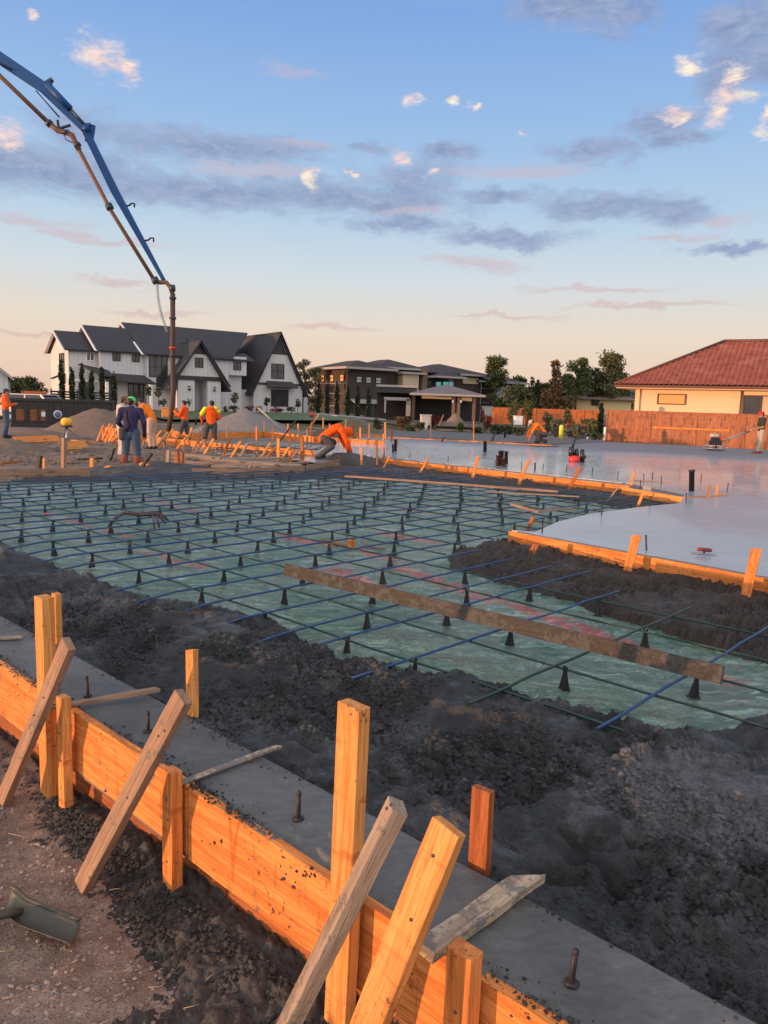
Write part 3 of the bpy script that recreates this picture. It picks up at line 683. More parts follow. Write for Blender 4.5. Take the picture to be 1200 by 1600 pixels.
spreader((266, 1229), (436, 1166), .012, .030, .012, 'caked_lumber', 'thin spreader mostly buried in grey concrete past the short nailed stake')
spreader((662, 1488), (824, 1374), .022, .072, .034, 'caked_lumber', 'thick spreader caked with concrete beside the short reddish stake')
# anchor bolts in the footing
simple('dark_steel', (.035, .032, .034), .55, metal=.5, var=.4, sc=30)
def bolt():
    mb = MB(); mb.tube([(0, 0, -.05), (.001, 0, .03), (0, .001, .085)], [.008, .0085, .008], 10); mb.lathe([(.020, 0), (.021, .004), (.012, .008)], 12); mb.ball((0, 0, .082), .0095, .0095, .010, 8, jit=.1)
    return mb.build('anchor_bolt', MATS['dark_steel'])
for i, ((px, py, s_), lb) in enumerate(zip([(137, 1088, 1.0), (231, 1143, .95), (466, 1280, 1.05), (893, 1537, 1.0)],
        ['anchor bolt in the footing above the first spreader', 'anchor bolt between the second brace and the first spreader', 'anchor bolt in the footing left of the big upright post', 'anchor bolt at bottom right, crusted with concrete'])):
    o = bolt() if i == 0 else bolt0.copy()
    if i == 0: bolt0 = o
    else: COL.objects.link(o)
    o.location = G(px, py, -.004); o.scale = (1, 1, s_*1.15); o.rotation_euler = (random.uniform(-.08, .08), random.uniform(-.08, .08), i)
    tag(o, lb, 'anchor bolt', 'anchor bolts in the near footing')

# ------------------------------------------------------------ rebar mat
def rebar_mat(name, c1, c2):
    m, t, b = newmat(name); o = t.n('ShaderNodeTexCoord').outputs['Object']; g = t.n('ShaderNodeNewGeometry').outputs['Position']
    ribs = t.n('ShaderNodeTexWave', wave_type='BANDS', bands_direction='X', i={'Vector': o, 'Scale': 28.0}).outputs[1]
    d = t.ss(t.noise(g, 9, 6, .7), .56, .66)
    c = t.mix(d, t.mix(t.noise(g, 3, 3), c1, c2), (.06, .058, .056))
    setb(t, b, col=c, rough=.42, spec=.5, nor=bump(t, ribs, .6, .003))
rebar_mat('blue_rebar', (.007, .038, .12), (.014, .075, .21)); rebar_mat('green_rebar', (.006, .024, .021), (.012, .058, .045))
CL = [1.67, 2.30, 2.97, 3.56, 3.90, 4.37, 4.86, 5.33, 5.77, 6.25, 6.76, 7.2, 7.6, 8.05, 8.5, 8.95, 9.4, 9.85, 10.35, 10.8, 11.25, 11.7, 12.15, 12.6, 13.05, 13.5, 13.95]
AL = [3.47, 4.06, 4.60, 5.22, 5.80, 6.33, 6.93, 7.55, 8.13, 8.72, 9.3, 9.9, 10.5, 11.1, 11.7, 12.3, 12.9]
ZB = -.046
def inmemb(a, c, mrg=0): return float(sdist(np.array([a]), np.array([c]), MEMB)[0]) > mrg
def span_c(c):                  # a-extent of the mat along a blue bar
    lo = 2.93+(.0 if c < 9 else (c-9)*.36)+random.uniform(-.04, .06)
    hi = 6.4 if c < 2.6 else (6.25 if c < 3.2 else (6.7 if c < 5.0 else 13.3))
    if c > 13.2: hi = 11.0
    return lo, hi+random.uniform(-.15, .15)
bars = 0
for i, c in enumerate(CL):
    lo, hi = span_c(c)
    if c == 1.67: lo, hi = 3.37, 6.6
    if c == 2.30: lo, hi = 3.15, 6.15
    n = int((hi-lo)/.35)+3; mb = MB()
    col = 'green_rebar' if c == 2.30 else 'blue_rebar'
    pts = [Vector((s_*(hi-lo)/(n-1), random.uniform(-.006, .006), random.uniform(-.004, .004)-(.03 if s_ == 0 and c > 3 else 0))) for s_ in range(n)]
    mb.tube(pts, .0088 if c < 6 else .0095, 8)
    o = mb.build('rebar', MATS[col]); p = W(lo, c, ZB); ang = math.atan2(.73, .683)+random.uniform(-.004, .004)
    o.location = p; o.rotation_euler = (0, 0, ang)
    lb = 'blue coated rebar running away from the camera over the green sheet' if col == 'blue_rebar' else 'green tinted rebar running away, second from the right end of the mat'
    tag(o, lb, 'rebar', 'rebar running away from the camera' if col == 'blue_rebar' else None)
for i, a in enumerate(AL):
    lo, hi = (1.3 if a < 3.6 else .7), 13.9-max(0, (4.8-a))*.9
    if a < 4: hi = 9.6
    if a > 5.9: lo = 5.05+random.uniform(-.1, .2)
    if a > 10: hi = 13.6-(a-10)*.9
    n = int((hi-lo)/.35)+3; mb = MB()
    pts = [Vector((s_*(hi-lo)/(n-1), random.uniform(-.007, .007), random.uniform(-.004, .004))) for s_ in range(n)]
    mb.tube(pts, 0.0082 if a < 7 else .0092, 8)
    o = mb.build('rebar', MATS['green_rebar']); o.location = W(a, lo, ZB-.016); o.rotation_euler = (0, 0, math.atan2(.683, -.73)+random.uniform(-.004, .004))
    tag(o, 'thin dark green rebar tied crosswise under the blue bars', 'rebar', 'rebar crossing under the blue bars')
# chairs (bar supports)
simple('black_plastic', (.012, .012, .013), .45, var=.3)
def chair_mesh():
    mb = MB(); seg = 12; vs = []
    prof = [(.034, 0), (.033, .012), (.025, .05), (.017, .095), (.012, .128), (.011, .140)]
    for k, (r, z) in enumerate(prof):
        for j in range(seg):
            q = r*(1.0 if j % 2 == 0 else .68); th = 2*math.pi*j/seg; vs.append((q*math.cos(th), q*math.sin(th), z))
    fs = [(i*seg+j, i*seg+(j+1) % seg, (i+1)*seg+(j+1) % seg, (i+1)*seg+j) for i in range(len(prof)-1) for j in range(seg)]+[tuple(range((len(prof)-1)*seg, len(prof)*seg))]
    mb.add(vs, fs)
    for s_ in (-1, 1): mb.box(s_*.012-.003, s_*.012+.003, -.008, .008, .125, .160)
    mb.lathe([(.040, -.002), (.040, .004), (.030, .008)], 16)
    return mb.build('rebar_chair', MATS['black_plastic'])
ch0 = None
for i, a in enumerate(AL):
    for j, c in enumerate(CL):
        jj = j-(1 if j >= 3 else 0) if False else j
        if (i+j+(1 if j >= 3 else 0)) % 2 == 1 and not (j < 3 and False): continue
        if not inmemb(a, c, -.12) or (a < 3.6 and c > 9.7): continue
        ch = chair_mesh() if ch0 is None else ch0.copy()
        if ch0 is None: ch0 = ch
        else: COL.objects.link(ch)
        ch.location = W(a+random.uniform(-.04, .04), c+random.uniform(-.05, .05), -.194)
        ch.rotation_euler = (random.uniform(-.07, .07), random.uniform(-.07, .07), random.uniform(0, 3)); ch.scale = (1, 1, .95)
        tag(ch, 'small black plastic cone chair holding up the rebar mat', 'rebar chair', 'rebar chairs on the green sheet')
# planks and odd pieces lying on the mat
p0, p1 = G(446, 890, .03), G(1129, 1055, .03)
board('long_plank', p0, p1, .105, .034, NA+Vector((0, 0, .25)), 'dirty_lumber', label='long muddy plank lying on edge across the near rebar', cat='plank')
board('long_plank', G(540, 744, .0), G(872, 768, .0), .10, .035, (0, 0, 1), 'worn_lumber', label='pinkish plank lying flat across the far end of the rebar mat', cat='plank')
board('metal_straightedge', G(760, 768, 0), G(905, 776, 0), .07, .02, (0, 0, 1), 'grey_lumber', label='pale straightedge lying on the mat behind the loose sticks', cat='straightedge')
board('loose_stick', G(800, 788, .0), G(838, 799, .0), .05, .03, (0, 0, 1), 'worn_lumber', label='short broken stick on the rebar near the slab corner', cat='stick')
board('loose_stick', G(838, 800, .0), G(893, 794, .0), .05, .03, (0, 0, 1), 'grey_lumber', label='grey stick angled on the rebar just left of the slab edge', cat='stick')
board('loose_stick', G(505, 843, -.17), G(546, 852, -.17), .06, .03, (0, 0, 1), 'worn_lumber', label='brown stick on the sheet left of the small wood block', cat='stick')
board('loose_stick', G(568, 848, -.17), G(600, 857, -.17), .06, .02, (0, 0, 1), 'grey_lumber', label='pale flat stick on the sheet right of the small wood block', cat='stick')
board('wood_block', G(549, 856, -.19), G(549, 856, -.19)+Vector((0, 0, .12)), .075, .06, NA, 'fresh_lumber', label='small upright wood block standing on the green sheet', cat='block')
# dark glove and hose lump on the mat
def lump():
    r = empty('glove', G(210, 808, -.10), .2, 'dark wet work glove with long cuff draped over the rebar', 'glove')
    simple('glove_cloth', (.05, .022, .018), .45, var=.5, sc=20)
    P = lambda x, y, z: G(x, y, z)-r.location
    mb = MB(); mb.tube([P(170, 822, -.10), P(182, 808, -.03), P(192, 802, -.01), P(222, 804, -.02), P(240, 802, -.01), P(256, 806, -.04)], [.02, .035, .03, .045, .055, .03], 8, flat=.6)
    mb.build('palm', MATS['glove_cloth'], r)
    for k, (a, b_) in enumerate([((250, 805), (263, 812)), ((250, 808), (258, 818)), ((244, 808), (249, 824)), ((238, 806), (241, 826)), ((222, 803), (222, 795))]):
        mb = MB(); mb.tube([P(*a, -.03), P((a[0]+b_[0])/2+1, (a[1]+b_[1])/2, -.05), P(*b_, -.11)], [.018, .016, .010], 7); mb.build('finger', MATS['glove_cloth'], r)
    r.rotation_euler = (0, 0, 0)
lump()
# ------------------------------------------------------------ far form boards, stakes and braces
FG = 'form boards around the far pours'
def run_board(pa, pb, zt, h, th, mat, label, za=0.0, nrm=None):
    a, b_ = G(*pa, za), G(*pb, za); a.z = b_.z = zt-h/2
    d = (b_-a).normalized(); n = Vector((d.y, -d.x, 0))
    if n.y > 0: n = -n
    return board('form_board', a, b_, h, th, n, mat, label=label, cat='form board', group=FG, chip=.003)
b1a, b1b = G(796, 830), G(1200, 905); d1 = (b1b-b1a).normalized()
board('form_board', b1a+Vector((0, 0, -.075)), b1b+d1*6+Vector((0, 0, -.075)), .155, .036, NA, 'fir_board', label='bright orange form board edging the near corner of the finished slab', cat='form board', chip=.003)
run_board((560, 713), (600, 716.5), .0, .17, .036, 'worn_lumber', 'pale form board right of the bending worker')
run_board((600, 716.5), (782, 736.5), .0, .16, .036, 'fir_board', 'long pale orange form board along the slab, middle section')
run_board((782, 736.5), (984, 759), .0, .17, .036, 'fir_board', 'bright orange form board in front of the red vibrator')
run_board((985, 751), (1036, 754), .02, .06, .036, 'worn_lumber', 'thin board end on the slab above the blockout')
run_board((973, 762), (1067, 778), .015, .15, .036, 'fresh_lumber', 'pale form board of the blockout below the tall black pipe')
run_board((1067, 778), (1137, 774.5), .02, .08, .036, 'fresh_lumber', 'short form board end running into the slab past the tall pipe')
def mstake(pt, pb, z0, w_, mat, label, group, name='wooden_stake', cat='stake', th=.03, dy=0.0, cut=.2):
    """stake or brace from ground pixel pb at height z0 up to pt"""
    b_ = G(*pb, z0); Y = b_.y+dy; t_ = At(pt[0], pt[1], Y)
    b_ = b_+(b_-t_).normalized()*.06
    return board(name, b_, t_, w_, th, (-.5, -.86, .1), mat, label=label, cat=cat, group=group, cut1=cut, chip=.003)
SG = 'stakes along the slab forms'
for pt, pb, z, w_, mat, lb in [((995, 836), (981, 889), -.12, .085, 'fir_board', 'leaning stake against the bright orange board, left of the other'),
        ((1182, 857), (1166, 927), -.12, .085, 'fir_board', 'leaning stake against the bright orange board at the right edge'),
        ((838, 850), (830, 866), -.12, .07, 'red_lumber', 'reddish stake stub half buried below the end of the orange board'),
        ((834, 808), (826, 824), -.10, .05, 'red_lumber', 'little split stake standing at the corner of the slab'),
        ((747, 713), (739, 744), -.1, .075, 'fir_board', 'leaning stake on the slab edge left of the black pipe cluster'),
        ((826, 719), (812, 753), -.1, .065, 'fir_board', 'slanting stake between the pipe cluster and the red vibrator'),
        ((907, 730), (890, 762), -.1, .075, 'red_lumber', 'reddish slanting stake just below the red vibrator'),
        ((669, 717), (657, 737), -.1, .05, 'fir_board', 'small slanting stake at the middle of the long pale board'),
        ((609, 713), (601, 728), -.1, .05, 'fir_board', 'small slanting stake nearest the bending worker'),
        ((589, 681), (589, 724), -.1, .05, 'fresh_lumber', 'tall upright stake right of the bending worker'),
        ((600, 700), (600, 721), -.1, .04, 'red_lumber', 'thin upright stake beside the tall stake right of the bending worker'),
        ((565, 700), (565, 725), -.1, .05, 'fresh_lumber', 'short pale stake by the hand of the bending worker'),
        ((1005, 770), (996, 792), -.1, .05, 'fresh_lumber', 'small stake below the pale blockout board'),
        ((992, 737), (986, 757), -.0, .05, 'fresh_lumber', 'stake at the left end of the blockout'),
        ((968, 760), (952, 779), -.1, .025, 'grey_lumber', 'thin pole slanting down left of the blockout'),
        ((1108, 759), (1107, 778), .0, .07, 'worn_lumber', 'short wide stake right of the tall black pipe'),
        ((1122, 757), (1120, 775), .0, .04, 'fresh_lumber', 'narrow stake at the end of the short board in the slab')]:
    mstake(pt, pb, z, w_, mat, lb, SG)
# small bolts along slab edge
bs = MB(); bs.tube([(0, 0, -.05), (0, 0, .16)], [.009, .009], 7); bs.ball((0, 0, .16), .013, .013, .012, 7)
sb = bs.build('anchor_bolt', MATS['dark_steel']); first = True
for px, py in [(640, 714.5), (700, 722.5), (742, 729), (773, 729), (815, 732), (848, 735), (885, 738), (925, 742), (965, 748), (1006, 752), (1019, 750), (1033, 757), (1136, 768), (1010, 860), (847, 832), (1015, 791), (940, 805), (1072, 785), (1095, 752), (1000, 764)]:
    o = sb if first else sb.copy()
    if not first: COL.objects.link(o)
    first = False
    o.location = G(px, py, 0); o.rotation_euler = (random.uniform(-.1, .1), random.uniform(-.1, .1), 0)
    tag(o, 'short dark anchor bolt sticking up along the finished slab edge', 'anchor bolt', 'anchor bolts along the slab edge')
# F1: low boards round the far end of the mat
run_board((-60, 741), (140, 737), .03, .20, .036, 'worn_lumber', 'low tan board at the left end of the far mat edge', -.05)
run_board((300, 737), (385, 737.5), .02, .20, .036, 'worn_lumber', 'curved low tan board left of centre behind the mat', -.05)
run_board((385, 737.5), (475, 732), .02, .20, .036, 'worn_lumber', 'low tan board leading up to the bending worker', -.05)
run_board((480, 731), (530, 722), .02, .22, .036, 'worn_lumber', 'muddy board under the boots of the bending worker', -.05)
# F2: orange boards with braces ; F3 behind
F2 = [(165, 682), (237, 692), (320, 700.5), (400, 708.5), (492, 716)]
for (a, b_), lb in zip(zip(F2[:-1], F2[1:]), ['orange form board behind the man in purple', 'orange form board in front of the hose man', 'orange form board with a row of braces at left centre', 'orange form board with braces left of the bending worker']):
    run_board(a, b_, .10, .30, .04, 'fir_board', lb, -.12)
F3 = [(190, 672), (300, 687), (412, 683), (507, 693.5), (600, 700)]
for (a, b_), lb in zip(zip(F3[:-1], F3[1:]), ['far orange board left of the hose man', 'far tan board in front of the grey gravel mound', 'far orange board behind the bending worker', 'far orange board right behind the bending worker']):
    run_board(a, b_, .14, .34, .04, 'fir_board', lb, -.12)
run_board((545, 683), (600, 682.5), .10, .26, .04, 'fir_board', 'far form board at the left end of the dry pad')
run_board((584, 683), (742, 690.5), .04, .20, .04, 'fir_board', 'long far form board between wet slab and dry pad')
run_board((742, 690.5), (864, 697), .04, .18, .04, 'fir_board', 'far form board ending below the crouching worker')
BG = 'wood braces and stakes around the far pours'
def bset(lst, name, cat, lbf, z=-.12, wd=.075):
    for k, (x0, y0, x1, y1) in enumerate(lst):
        mat = ['fir_board', 'worn_lumber', 'fresh_lumber', 'red_lumber'][k % 4]
        mstake((x0, y0), (x1, y1), z, wd, mat, lbf, BG, name, cat, th=.04, dy=(.25 if cat == 'brace' else 0))
bset([(252, 673, 236, 694), (263, 675, 243, 699), (271, 671, 248, 699), (281, 676, 271, 698), (294, 680, 276, 702), (320, 687, 304, 709), (334, 686, 319, 710), (360, 684, 348, 713), (376, 690, 361, 715), (387, 693, 374, 716),
      (422, 693, 408, 716), (434, 697, 413, 718), (452, 699, 437, 722), (466, 703, 452, 720), (182, 672, 170, 690), (190, 676, 174, 696), (176, 668, 163, 688), (228, 680, 222, 700)],
     'diagonal_brace', 'brace', 'short slanting brace nailed to the orange boards around the far pour')
bset([(240, 672, 240, 696), (257, 684, 257, 700), (286, 688, 286, 704), (325, 692, 325, 708), (352, 694, 352, 712), (401, 705, 401, 716), (435, 685, 435, 720), (472, 683, 472, 722), (453, 704, 453, 722), (212, 676, 212, 700)],
     'wooden_stake', 'stake', 'upright stake holding the orange boards around the far pour', wd=.09)
bset([(401, 666, 401, 690), (413, 658, 413, 678), (426, 668, 426, 688), (453, 671, 453, 694), (450, 662, 450, 684), (480, 670, 480, 694), (466, 662, 466, 684), (487, 659, 484, 690), (508, 668, 508, 690), (515, 662, 515, 688),
      (540, 655, 540, 690), (552, 660, 552, 690), (563, 668, 563, 694), (577, 662, 577, 692), (602, 660, 602, 690), (612, 672, 612, 694), (600, 678, 598, 698), (355, 668, 355, 688), (505, 652, 505, 672), (531, 672, 531, 692)],
     'wooden_stake', 'stake', 'thin grade stake standing behind the bending worker', wd=.07)
bset([(498, 648, 484, 668), (620, 683, 622, 700), (300, 668, 292, 690), (560, 676, 550, 690), (760, 650, 760, 693) if False else (693, 648, 686, 664)], 'diagonal_brace', 'brace', 'loose slanting wood brace standing far behind the forms', wd=.08)
# broad slanting planks on the far right of the long form
for pt, pb in [((775, 674), (768, 690)), ((695, 683), (690, 690))]:
    mstake(pt, pb, .0, .09, 'dirty_lumber', 'dark slanting brace on the far form board', BG, 'diagonal_brace', 'brace')
board('grade_stake', G(740, 690, -.1), At(740, 656, G(740, 690, -.1).y), .05, .03, (0, -1, 0), 'fresh_lumber', label='tall thin orange-lit stake in front of the dark red shrubs', cat='stake')
board('grade_stake', G(673, 688, -.1), At(673, 650, G(673, 688, -.1).y), .05, .03, (0, -1, 0), 'worn_lumber', label='pale thin stake beside the white wrapped box', cat='stake')
# second pour: green sheet with bars, and wet concrete
def quadsheet(name, px, z, mat, label=None, cat=None, kind=None, th=.02):
    P = [G(x, y, z) for x, y in px]; mb = MB(); mb.poly(P[::-1] if (P[1]-P[0]).cross(P[2]-P[0]).z < 0 else P, th)
    return tag(mb.build(name, MATS[mat]), label, cat, kind=kind)
quadsheet('vapor_barrier', [(300, 705), (400, 713), (452, 716), (470, 706), (507, 697), (412, 690), (300, 691)], -.09, 'green_poly', 'distant green plastic sheet inside the second pour', 'plastic sheet')
quadsheet('wet_concrete', [(452, 717), (492, 722), (560, 718), (600, 706), (507, 700), (470, 706)], -.06, 'finished_slab', kind='structure')
for k in range(9):
    t = k/8; a = G(330+t*110, 704+t*9, -.02); b_ = G(370+t*135, 689+t*9, -.02)
    mb = MB(); mb.tube([a-a, b_-a], .014, 6); o = mb.build('rebar', MATS['blue_rebar']); o.location = a; tag(o, 'distant blue rebar in the second pour', 'rebar', 'distant rebar in the second pour')
for k in range(5):
    t = k/4; a = G(318+t*40, 700-t*6, -.03); b_ = G(470+t*30, 715-t*12, -.03)
    mb = MB(); mb.tube([a-a, b_-a], .014, 6); o = mb.build('rebar', MATS['green_rebar']); o.location = a; tag(o, 'distant dark rebar crossing the second pour', 'rebar', 'distant crossing rebar in the second pour')
# stack of grey planks in the trench between the runs
PG = 'loose planks piled behind the far mat edge'
for k, (a, b_, w_, z) in enumerate([((258, 713), (470, 728), .13, .10), ((262, 722), (470, 730), .14, .05), ((300, 718), (455, 716), .12, .08), ((296, 727), (440, 724), .12, .02), ((258, 707), (345, 716), .10, .20), ((400, 730), (480, 722), .12, .04), ((330, 729), (472, 733), .11, .02)]):
    board('loose_plank', G(*a, z-.1), G(*b_, z-.1), w_, .04, (0, -.3, 1), ['grey_lumber', 'worn_lumber'][k % 2], label='weathered plank in the jumbled pile behind the far mat edge', cat='plank', group=PG)
for k, (pt, pb, w_, mat) in enumerate([((264, 703), (262, 729), .10, 'grey_lumber'), ((276, 705), (278, 733), .09, 'red_lumber'), ((225, 722), (226, 736), .26, 'fresh_lumber'), ((168, 728), (169, 738), .16, 'fresh_lumber'), ((390, 727), (388, 737), .13, 'worn_lumber'), ((237, 708), (216, 738), .06, 'dirty_lumber'), ((178, 700), (172, 720), .06, 'dirty_lumber'), ((285, 707), (286, 735), .05, 'red_lumber')]):
    mstake(pt, pb, -.12, w_, mat, ['grey post standing beside the man in purple', 'reddish stake by the plank pile', 'thick yellow wood block right of the boots of the man in purple', 'yellow wood block left of the boots of the man in purple', 'worn stake in front of the plank pile', 'dark slanting stick behind the knees of the man in purple', 'dark slanting stick left of the man in purple', 'thin red stick in the plank pile'][k], None, th=.06)
# left dirt yard: lumber, instrument, stakes
LG = 'lumber lying on the dirt yard at left'
for k, (a, b_, w_, mat, lb) in enumerate([((25, 688), (92, 685), .28, 'fir_board', 'orange board lying on the dirt behind the yellow laser'), ((92, 693), (150, 690), .10, 'red_lumber', 'reddish narrow board lying right of the yellow laser'), ((95, 697), (136, 695), .30, 'fresh_lumber', 'yellow board on edge right of the grade post'),
        ((88, 680), (148, 684), .09, 'worn_lumber', 'pale thin board lying behind the yellow laser'), ((112, 688), (152, 692), .07, 'fir_board', 'narrow orange board beside the reddish one'), ((112, 706), (140, 702), .05, 'grey_lumber', 'grey lath lying right of the grade post'), ((20, 694), (60, 690), .10, 'red_lumber', 'dark red board left of the orange board'), ((0, 725), (30, 722), .04, 'red_lumber', 'thin lath at the left edge of the dirt yard'),
        ((120, 718), (160, 716), .05, 'dirty_lumber', 'dark stick near the left end of the mat'), ((130, 700), (170, 700), .06, 'grey_lumber', 'pale lath lying near the man in purple')]):
    up = (0, -.9, .3) if k in (0, 2) else (0, -.2, 1)
    board('loose_board', G(*a, .02 if k in (0, 2) else -.06), G(*b_, .02 if k in (0, 2) else -.06), w_, .04, up, mat, label=lb, cat='board', group=LG)
mstake((62, 712), (60, 733), -.1, .12, 'dirty_lumber', 'short dark stake on the dirt at left', None, th=.06)
mstake((69, 716), (69, 731), -.1, .06, 'fresh_lumber', 'short pale stake beside the dark stake at left', None)
mstake((144, 716), (144, 729), -.1, .10, 'fresh_lumber', 'short square stake left of the man in purple', None, th=.06)
mstake((100, 684), (100, 732), -.1, .10, 'worn_lumber', 'tall square grade post in front of the yellow laser', None, th=.08, name='wooden_post')
for x0, y0, x1, y1 in [(162, 664, 152, 688), (172, 662, 160, 687), (176, 664, 165, 690)]:
    mstake((x0, y0), (x1, y1), -.1, .07, 'fir_board', 'orange brace behind the man in white', BG, 'diagonal_brace', 'brace')
run_board((160, 687), (185, 690), .35, .5, .04, 'fir_board', 'tall orange form panel behind the man in white', -.12)
# ---- rotary laser on tripod
def laser():
    base = G(98, 703, -.10); Y = base.y
    r = empty('laser_level', base, 0, 'yellow rotary laser level on a tripod in the dirt yard', 'laser level')
    simple('laser_yellow', (.75, .42, .03), .4); simple('tripod_metal', (.35, .36, .38), .4, metal=.6); simple('tripod_green', (.06, .10, .10), .5)
    hd = At(104, 662, Y)-base; z = hd.z
    mb = MB(); mb.lathe([(.13, -.05), (.15, 0), (.16, .06), (.14, .13), (.10, .16), (.07, .17)], 16, Matrix.Translation(hd)); mb.build('instrument', MATS['laser_yellow'], r)
    mb = MB(); mb.lathe([(.08, -.10), (.16, -.10), (.16, -.05), (.08, -.05)], 12, Matrix.Translation(hd)); mb.build('mount_plate', MATS['black_plastic'], r)
    for i, (px, py) in enumerate([(90, 705), (128, 690), (104, 706)]):
        q = G(px, py, -.10)-base; mb = MB(); top = hd+Vector((0, 0, -.1)); mid = top.lerp(q, .5)
        mb.tube([top, mid], .035 if i != 1 else .02, 6); mb.tube([mid, q], .022 if i != 1 else .012, 6); mb.build('leg', MATS['tripod_green' if i == 0 else 'tripod_metal'], r)
laser()
# ---- mounds of soil and gravel
def mound(name, px, py_base, py_top, half, Y, mat, label, cat, seed, asym=0):
    top = At(px, py_top, Y); z0 = -.2
    n = 90; u, v = np.meshgrid(np.linspace(-1.15, 1.15, n), np.linspace(-1.15, 1.15, n), indexing='ij')
    rr = np.hypot(u*(1+asym*np.sign(u)*.25), v); H_ = top.z-z0
    h = np.maximum(0, 1-rr**1.15)**.95*H_+.06*fbm(u*half, v*half, 1.2, 4, seed)*np.clip(1.2-rr, 0, 1)+.02*fbm(u*half, v*half, 8, 3, seed+3)
    Z = z0+h; X = u*half; Yy = v*half*.9
    o = grid_mesh(name, X, Yy, Z-z0, MATS[mat], keep=h > -.04); o.location = (top.x, top.y, z0)
    return tag(o, label, cat)
def soilmat(name, c1, c2, sc=3):
    m, t, b = newmat(name); g = t.n('ShaderNodeNewGeometry').outputs['Position']; n = t.noise(g, sc, 6, .7); n2 = t.noise(g, 25, 4, .7)
    setb(t, b, col=t.mix(t.m('ADD', t.m('MULTIPLY', n, .6), t.m('MULTIPLY', n2, .4)), c1, c2), rough=.95, spec=.15, nor=bump(t, n2, 1.0, .05))
soilmat('brown_soil', (.12, .09, .07), (.28, .215, .17)); soilmat('grey_gravel', (.15, .14, .14), (.30, .28, .27)); soilmat('olive_soil', (.10, .085, .05), (.20, .16, .10))
mound('soil_mound', 150, 685, 637, 3.0, 33.5, 'brown_soil', 'large brown soil mound behind the yellow laser', 'mound', 201, -1)
mound('soil_mound', 8, 715, 686, 1.7, 22, 'brown_soil', 'low soil mound at the left edge near the mat', 'mound', 211)
mound('soil_mound', 62, 690, 672, 2.4, 29, 'brown_soil', 'low spread of soil left of the yellow laser', 'mound', 215)
mound('gravel_mound', 385, 680, 641, 2.9, 40, 'grey_gravel', 'grey gravel mound in front of the white house lawn', 'mound', 221)
mound('soil_mound', 548, 672, 655, 2.2, 42, 'olive_soil', 'low olive soil mound behind the bending worker', 'mound', 231)
mound('soil_mound', 712, 655, 645, 1.1, 70, 'brown_soil', 'small reddish soil mound at the dark house', 'mound', 241)
# dark concrete heap around the man in purple and by the bending worker
def heap(px, py, hx, hy, hz, label, seed, z0=-.16):
    c = G(px, py, z0); n = 70; u, v = np.meshgrid(np.linspace(-1.1, 1.1, n), np.linspace(-1.1, 1.1, n), indexing='ij')
    rr = np.hypot(u, v)+.25*fbm(u, v, 1.5, 3, seed); h = np.clip(1-rr**2, -.2, 1)*hz+.05*fbm(u*hx, v*hy, 2.5, 4, seed+2)+.02*fbm(u*hx, v*hy, 12, 3, seed+5)
    o = grid_mesh('concrete_heap', u*hx, v*hy, h, MATS['wet_mix'], keep=h > -.12); o.location = c; tag(o, label, 'concrete heap')
heap(215, 742, 1.9, .9, .17, 'heap of dark wet concrete around the boots of the man in purple', 301)
heap(540, 724, 1.0, .6, .30, 'dark concrete heap under the hand of the bending worker', 311)
heap(275, 738, 1.2, .5, .22, 'dark concrete heap beside the plank pile', 321)
# ---- fittings on the slab
simple('black_pipe', (.014, .014, .016), .35, var=.3); simple('rusty_pipe', (.10, .035, .02), .6, var=.4, sc=20); simple('tool_red', (.55, .03, .02), .4); simple('maroon', (.17, .025, .022), .45, var=.3)
def pipe(px, pyb, pyt, r, label, mat='black_pipe', px_t=None):
    b_ = G(px, pyb, 0); t_ = At(px_t or px, pyt, b_.y); mb = MB()
    d = t_-b_; mb.tube([(0, 0, -.1), d*.92, d*.92+Vector((0, 0, .001)), d], [r, r, r*1.25, r*1.25], 12)
    o = mb.build('plumbing_pipe', MATS[mat]); o.location = b_; return tag(o, label, 'pipe')
pipe(1081, 767, 734, .052, 'tall black pipe standing in the slab by the blockout')
pipe(758, 706, 689, .06, 'short black pipe alone in the middle of the slab')
pipe(783, 727, 704, .07, 'tallest black pipe of the cluster at the slab edge'); pipe(791, 725, 705, .05, 'thin black pipe at the right of the pipe cluster')
pipe(778, 728, 711, .05, 'rusty short pipe at the left of the pipe cluster', 'rusty_pipe'); pipe(787, 729, 715, .05, 'rusty stub in front of the pipe cluster', 'rusty_pipe')
pipe(836, 735, 723, .02, 'thin dark rod beside the slanting stake', 'rusty_pipe')
pipe(618, 705, 686, .05, 'dark capped pipe at the left end of the wet slab'); pipe(614, 707, 694, .03, 'small grey pipe at the left end of the wet slab')
pipe(789, 683, 674, .05, 'small white capped pipe on the dry pad', 'black_plastic')
def vibrator():
    c = G(898, 722, 0); Y = c.y; L = lambda x, y: At(x, y, Y)-c
    r = empty('concrete_vibrator', c, 0, 'red concrete vibrator motor with a bent black hose on the wet slab', 'vibrator')
    mb = MB(); mb.lathe([(.15, 0), (.17, .03), (.17, .13), (.13, .19), (.07, .20)], 14, Matrix.Translation(L(897, 722))); mb.build('motor_housing', MATS['tool_red'], r)
    mb = MB(); mb.tube([L(893, 712), L(893, 698)], [.10, .07], 10); mb.tube([L(901, 714), L(901, 701)], [.07, .05], 10); mb.build('motor', MATS['black_pipe'], r)
    mb = MB(); mb.tube([L(895, 699), L(896, 692), L(900, 686), L(908, 683), L(918, 681)], .035, 10); mb.build('hose', MATS['black_pipe'], r)
    mb = MB(); mb.tube([L(918, 682), L(918, 687)], .03, 8); mb.tube([L(902, 702), L(909, 706)], .025, 8); mb.build('coupling', MATS['tripod_metal'], r)
    mb = MB(); mb.tube([L(910, 723), L(910, 702)], [.07, .06], 10); mb.ball(L(913, 714), .06, .06, .06); mb.build('vibrating_head', MATS['black_pipe'], r)
vibrator()
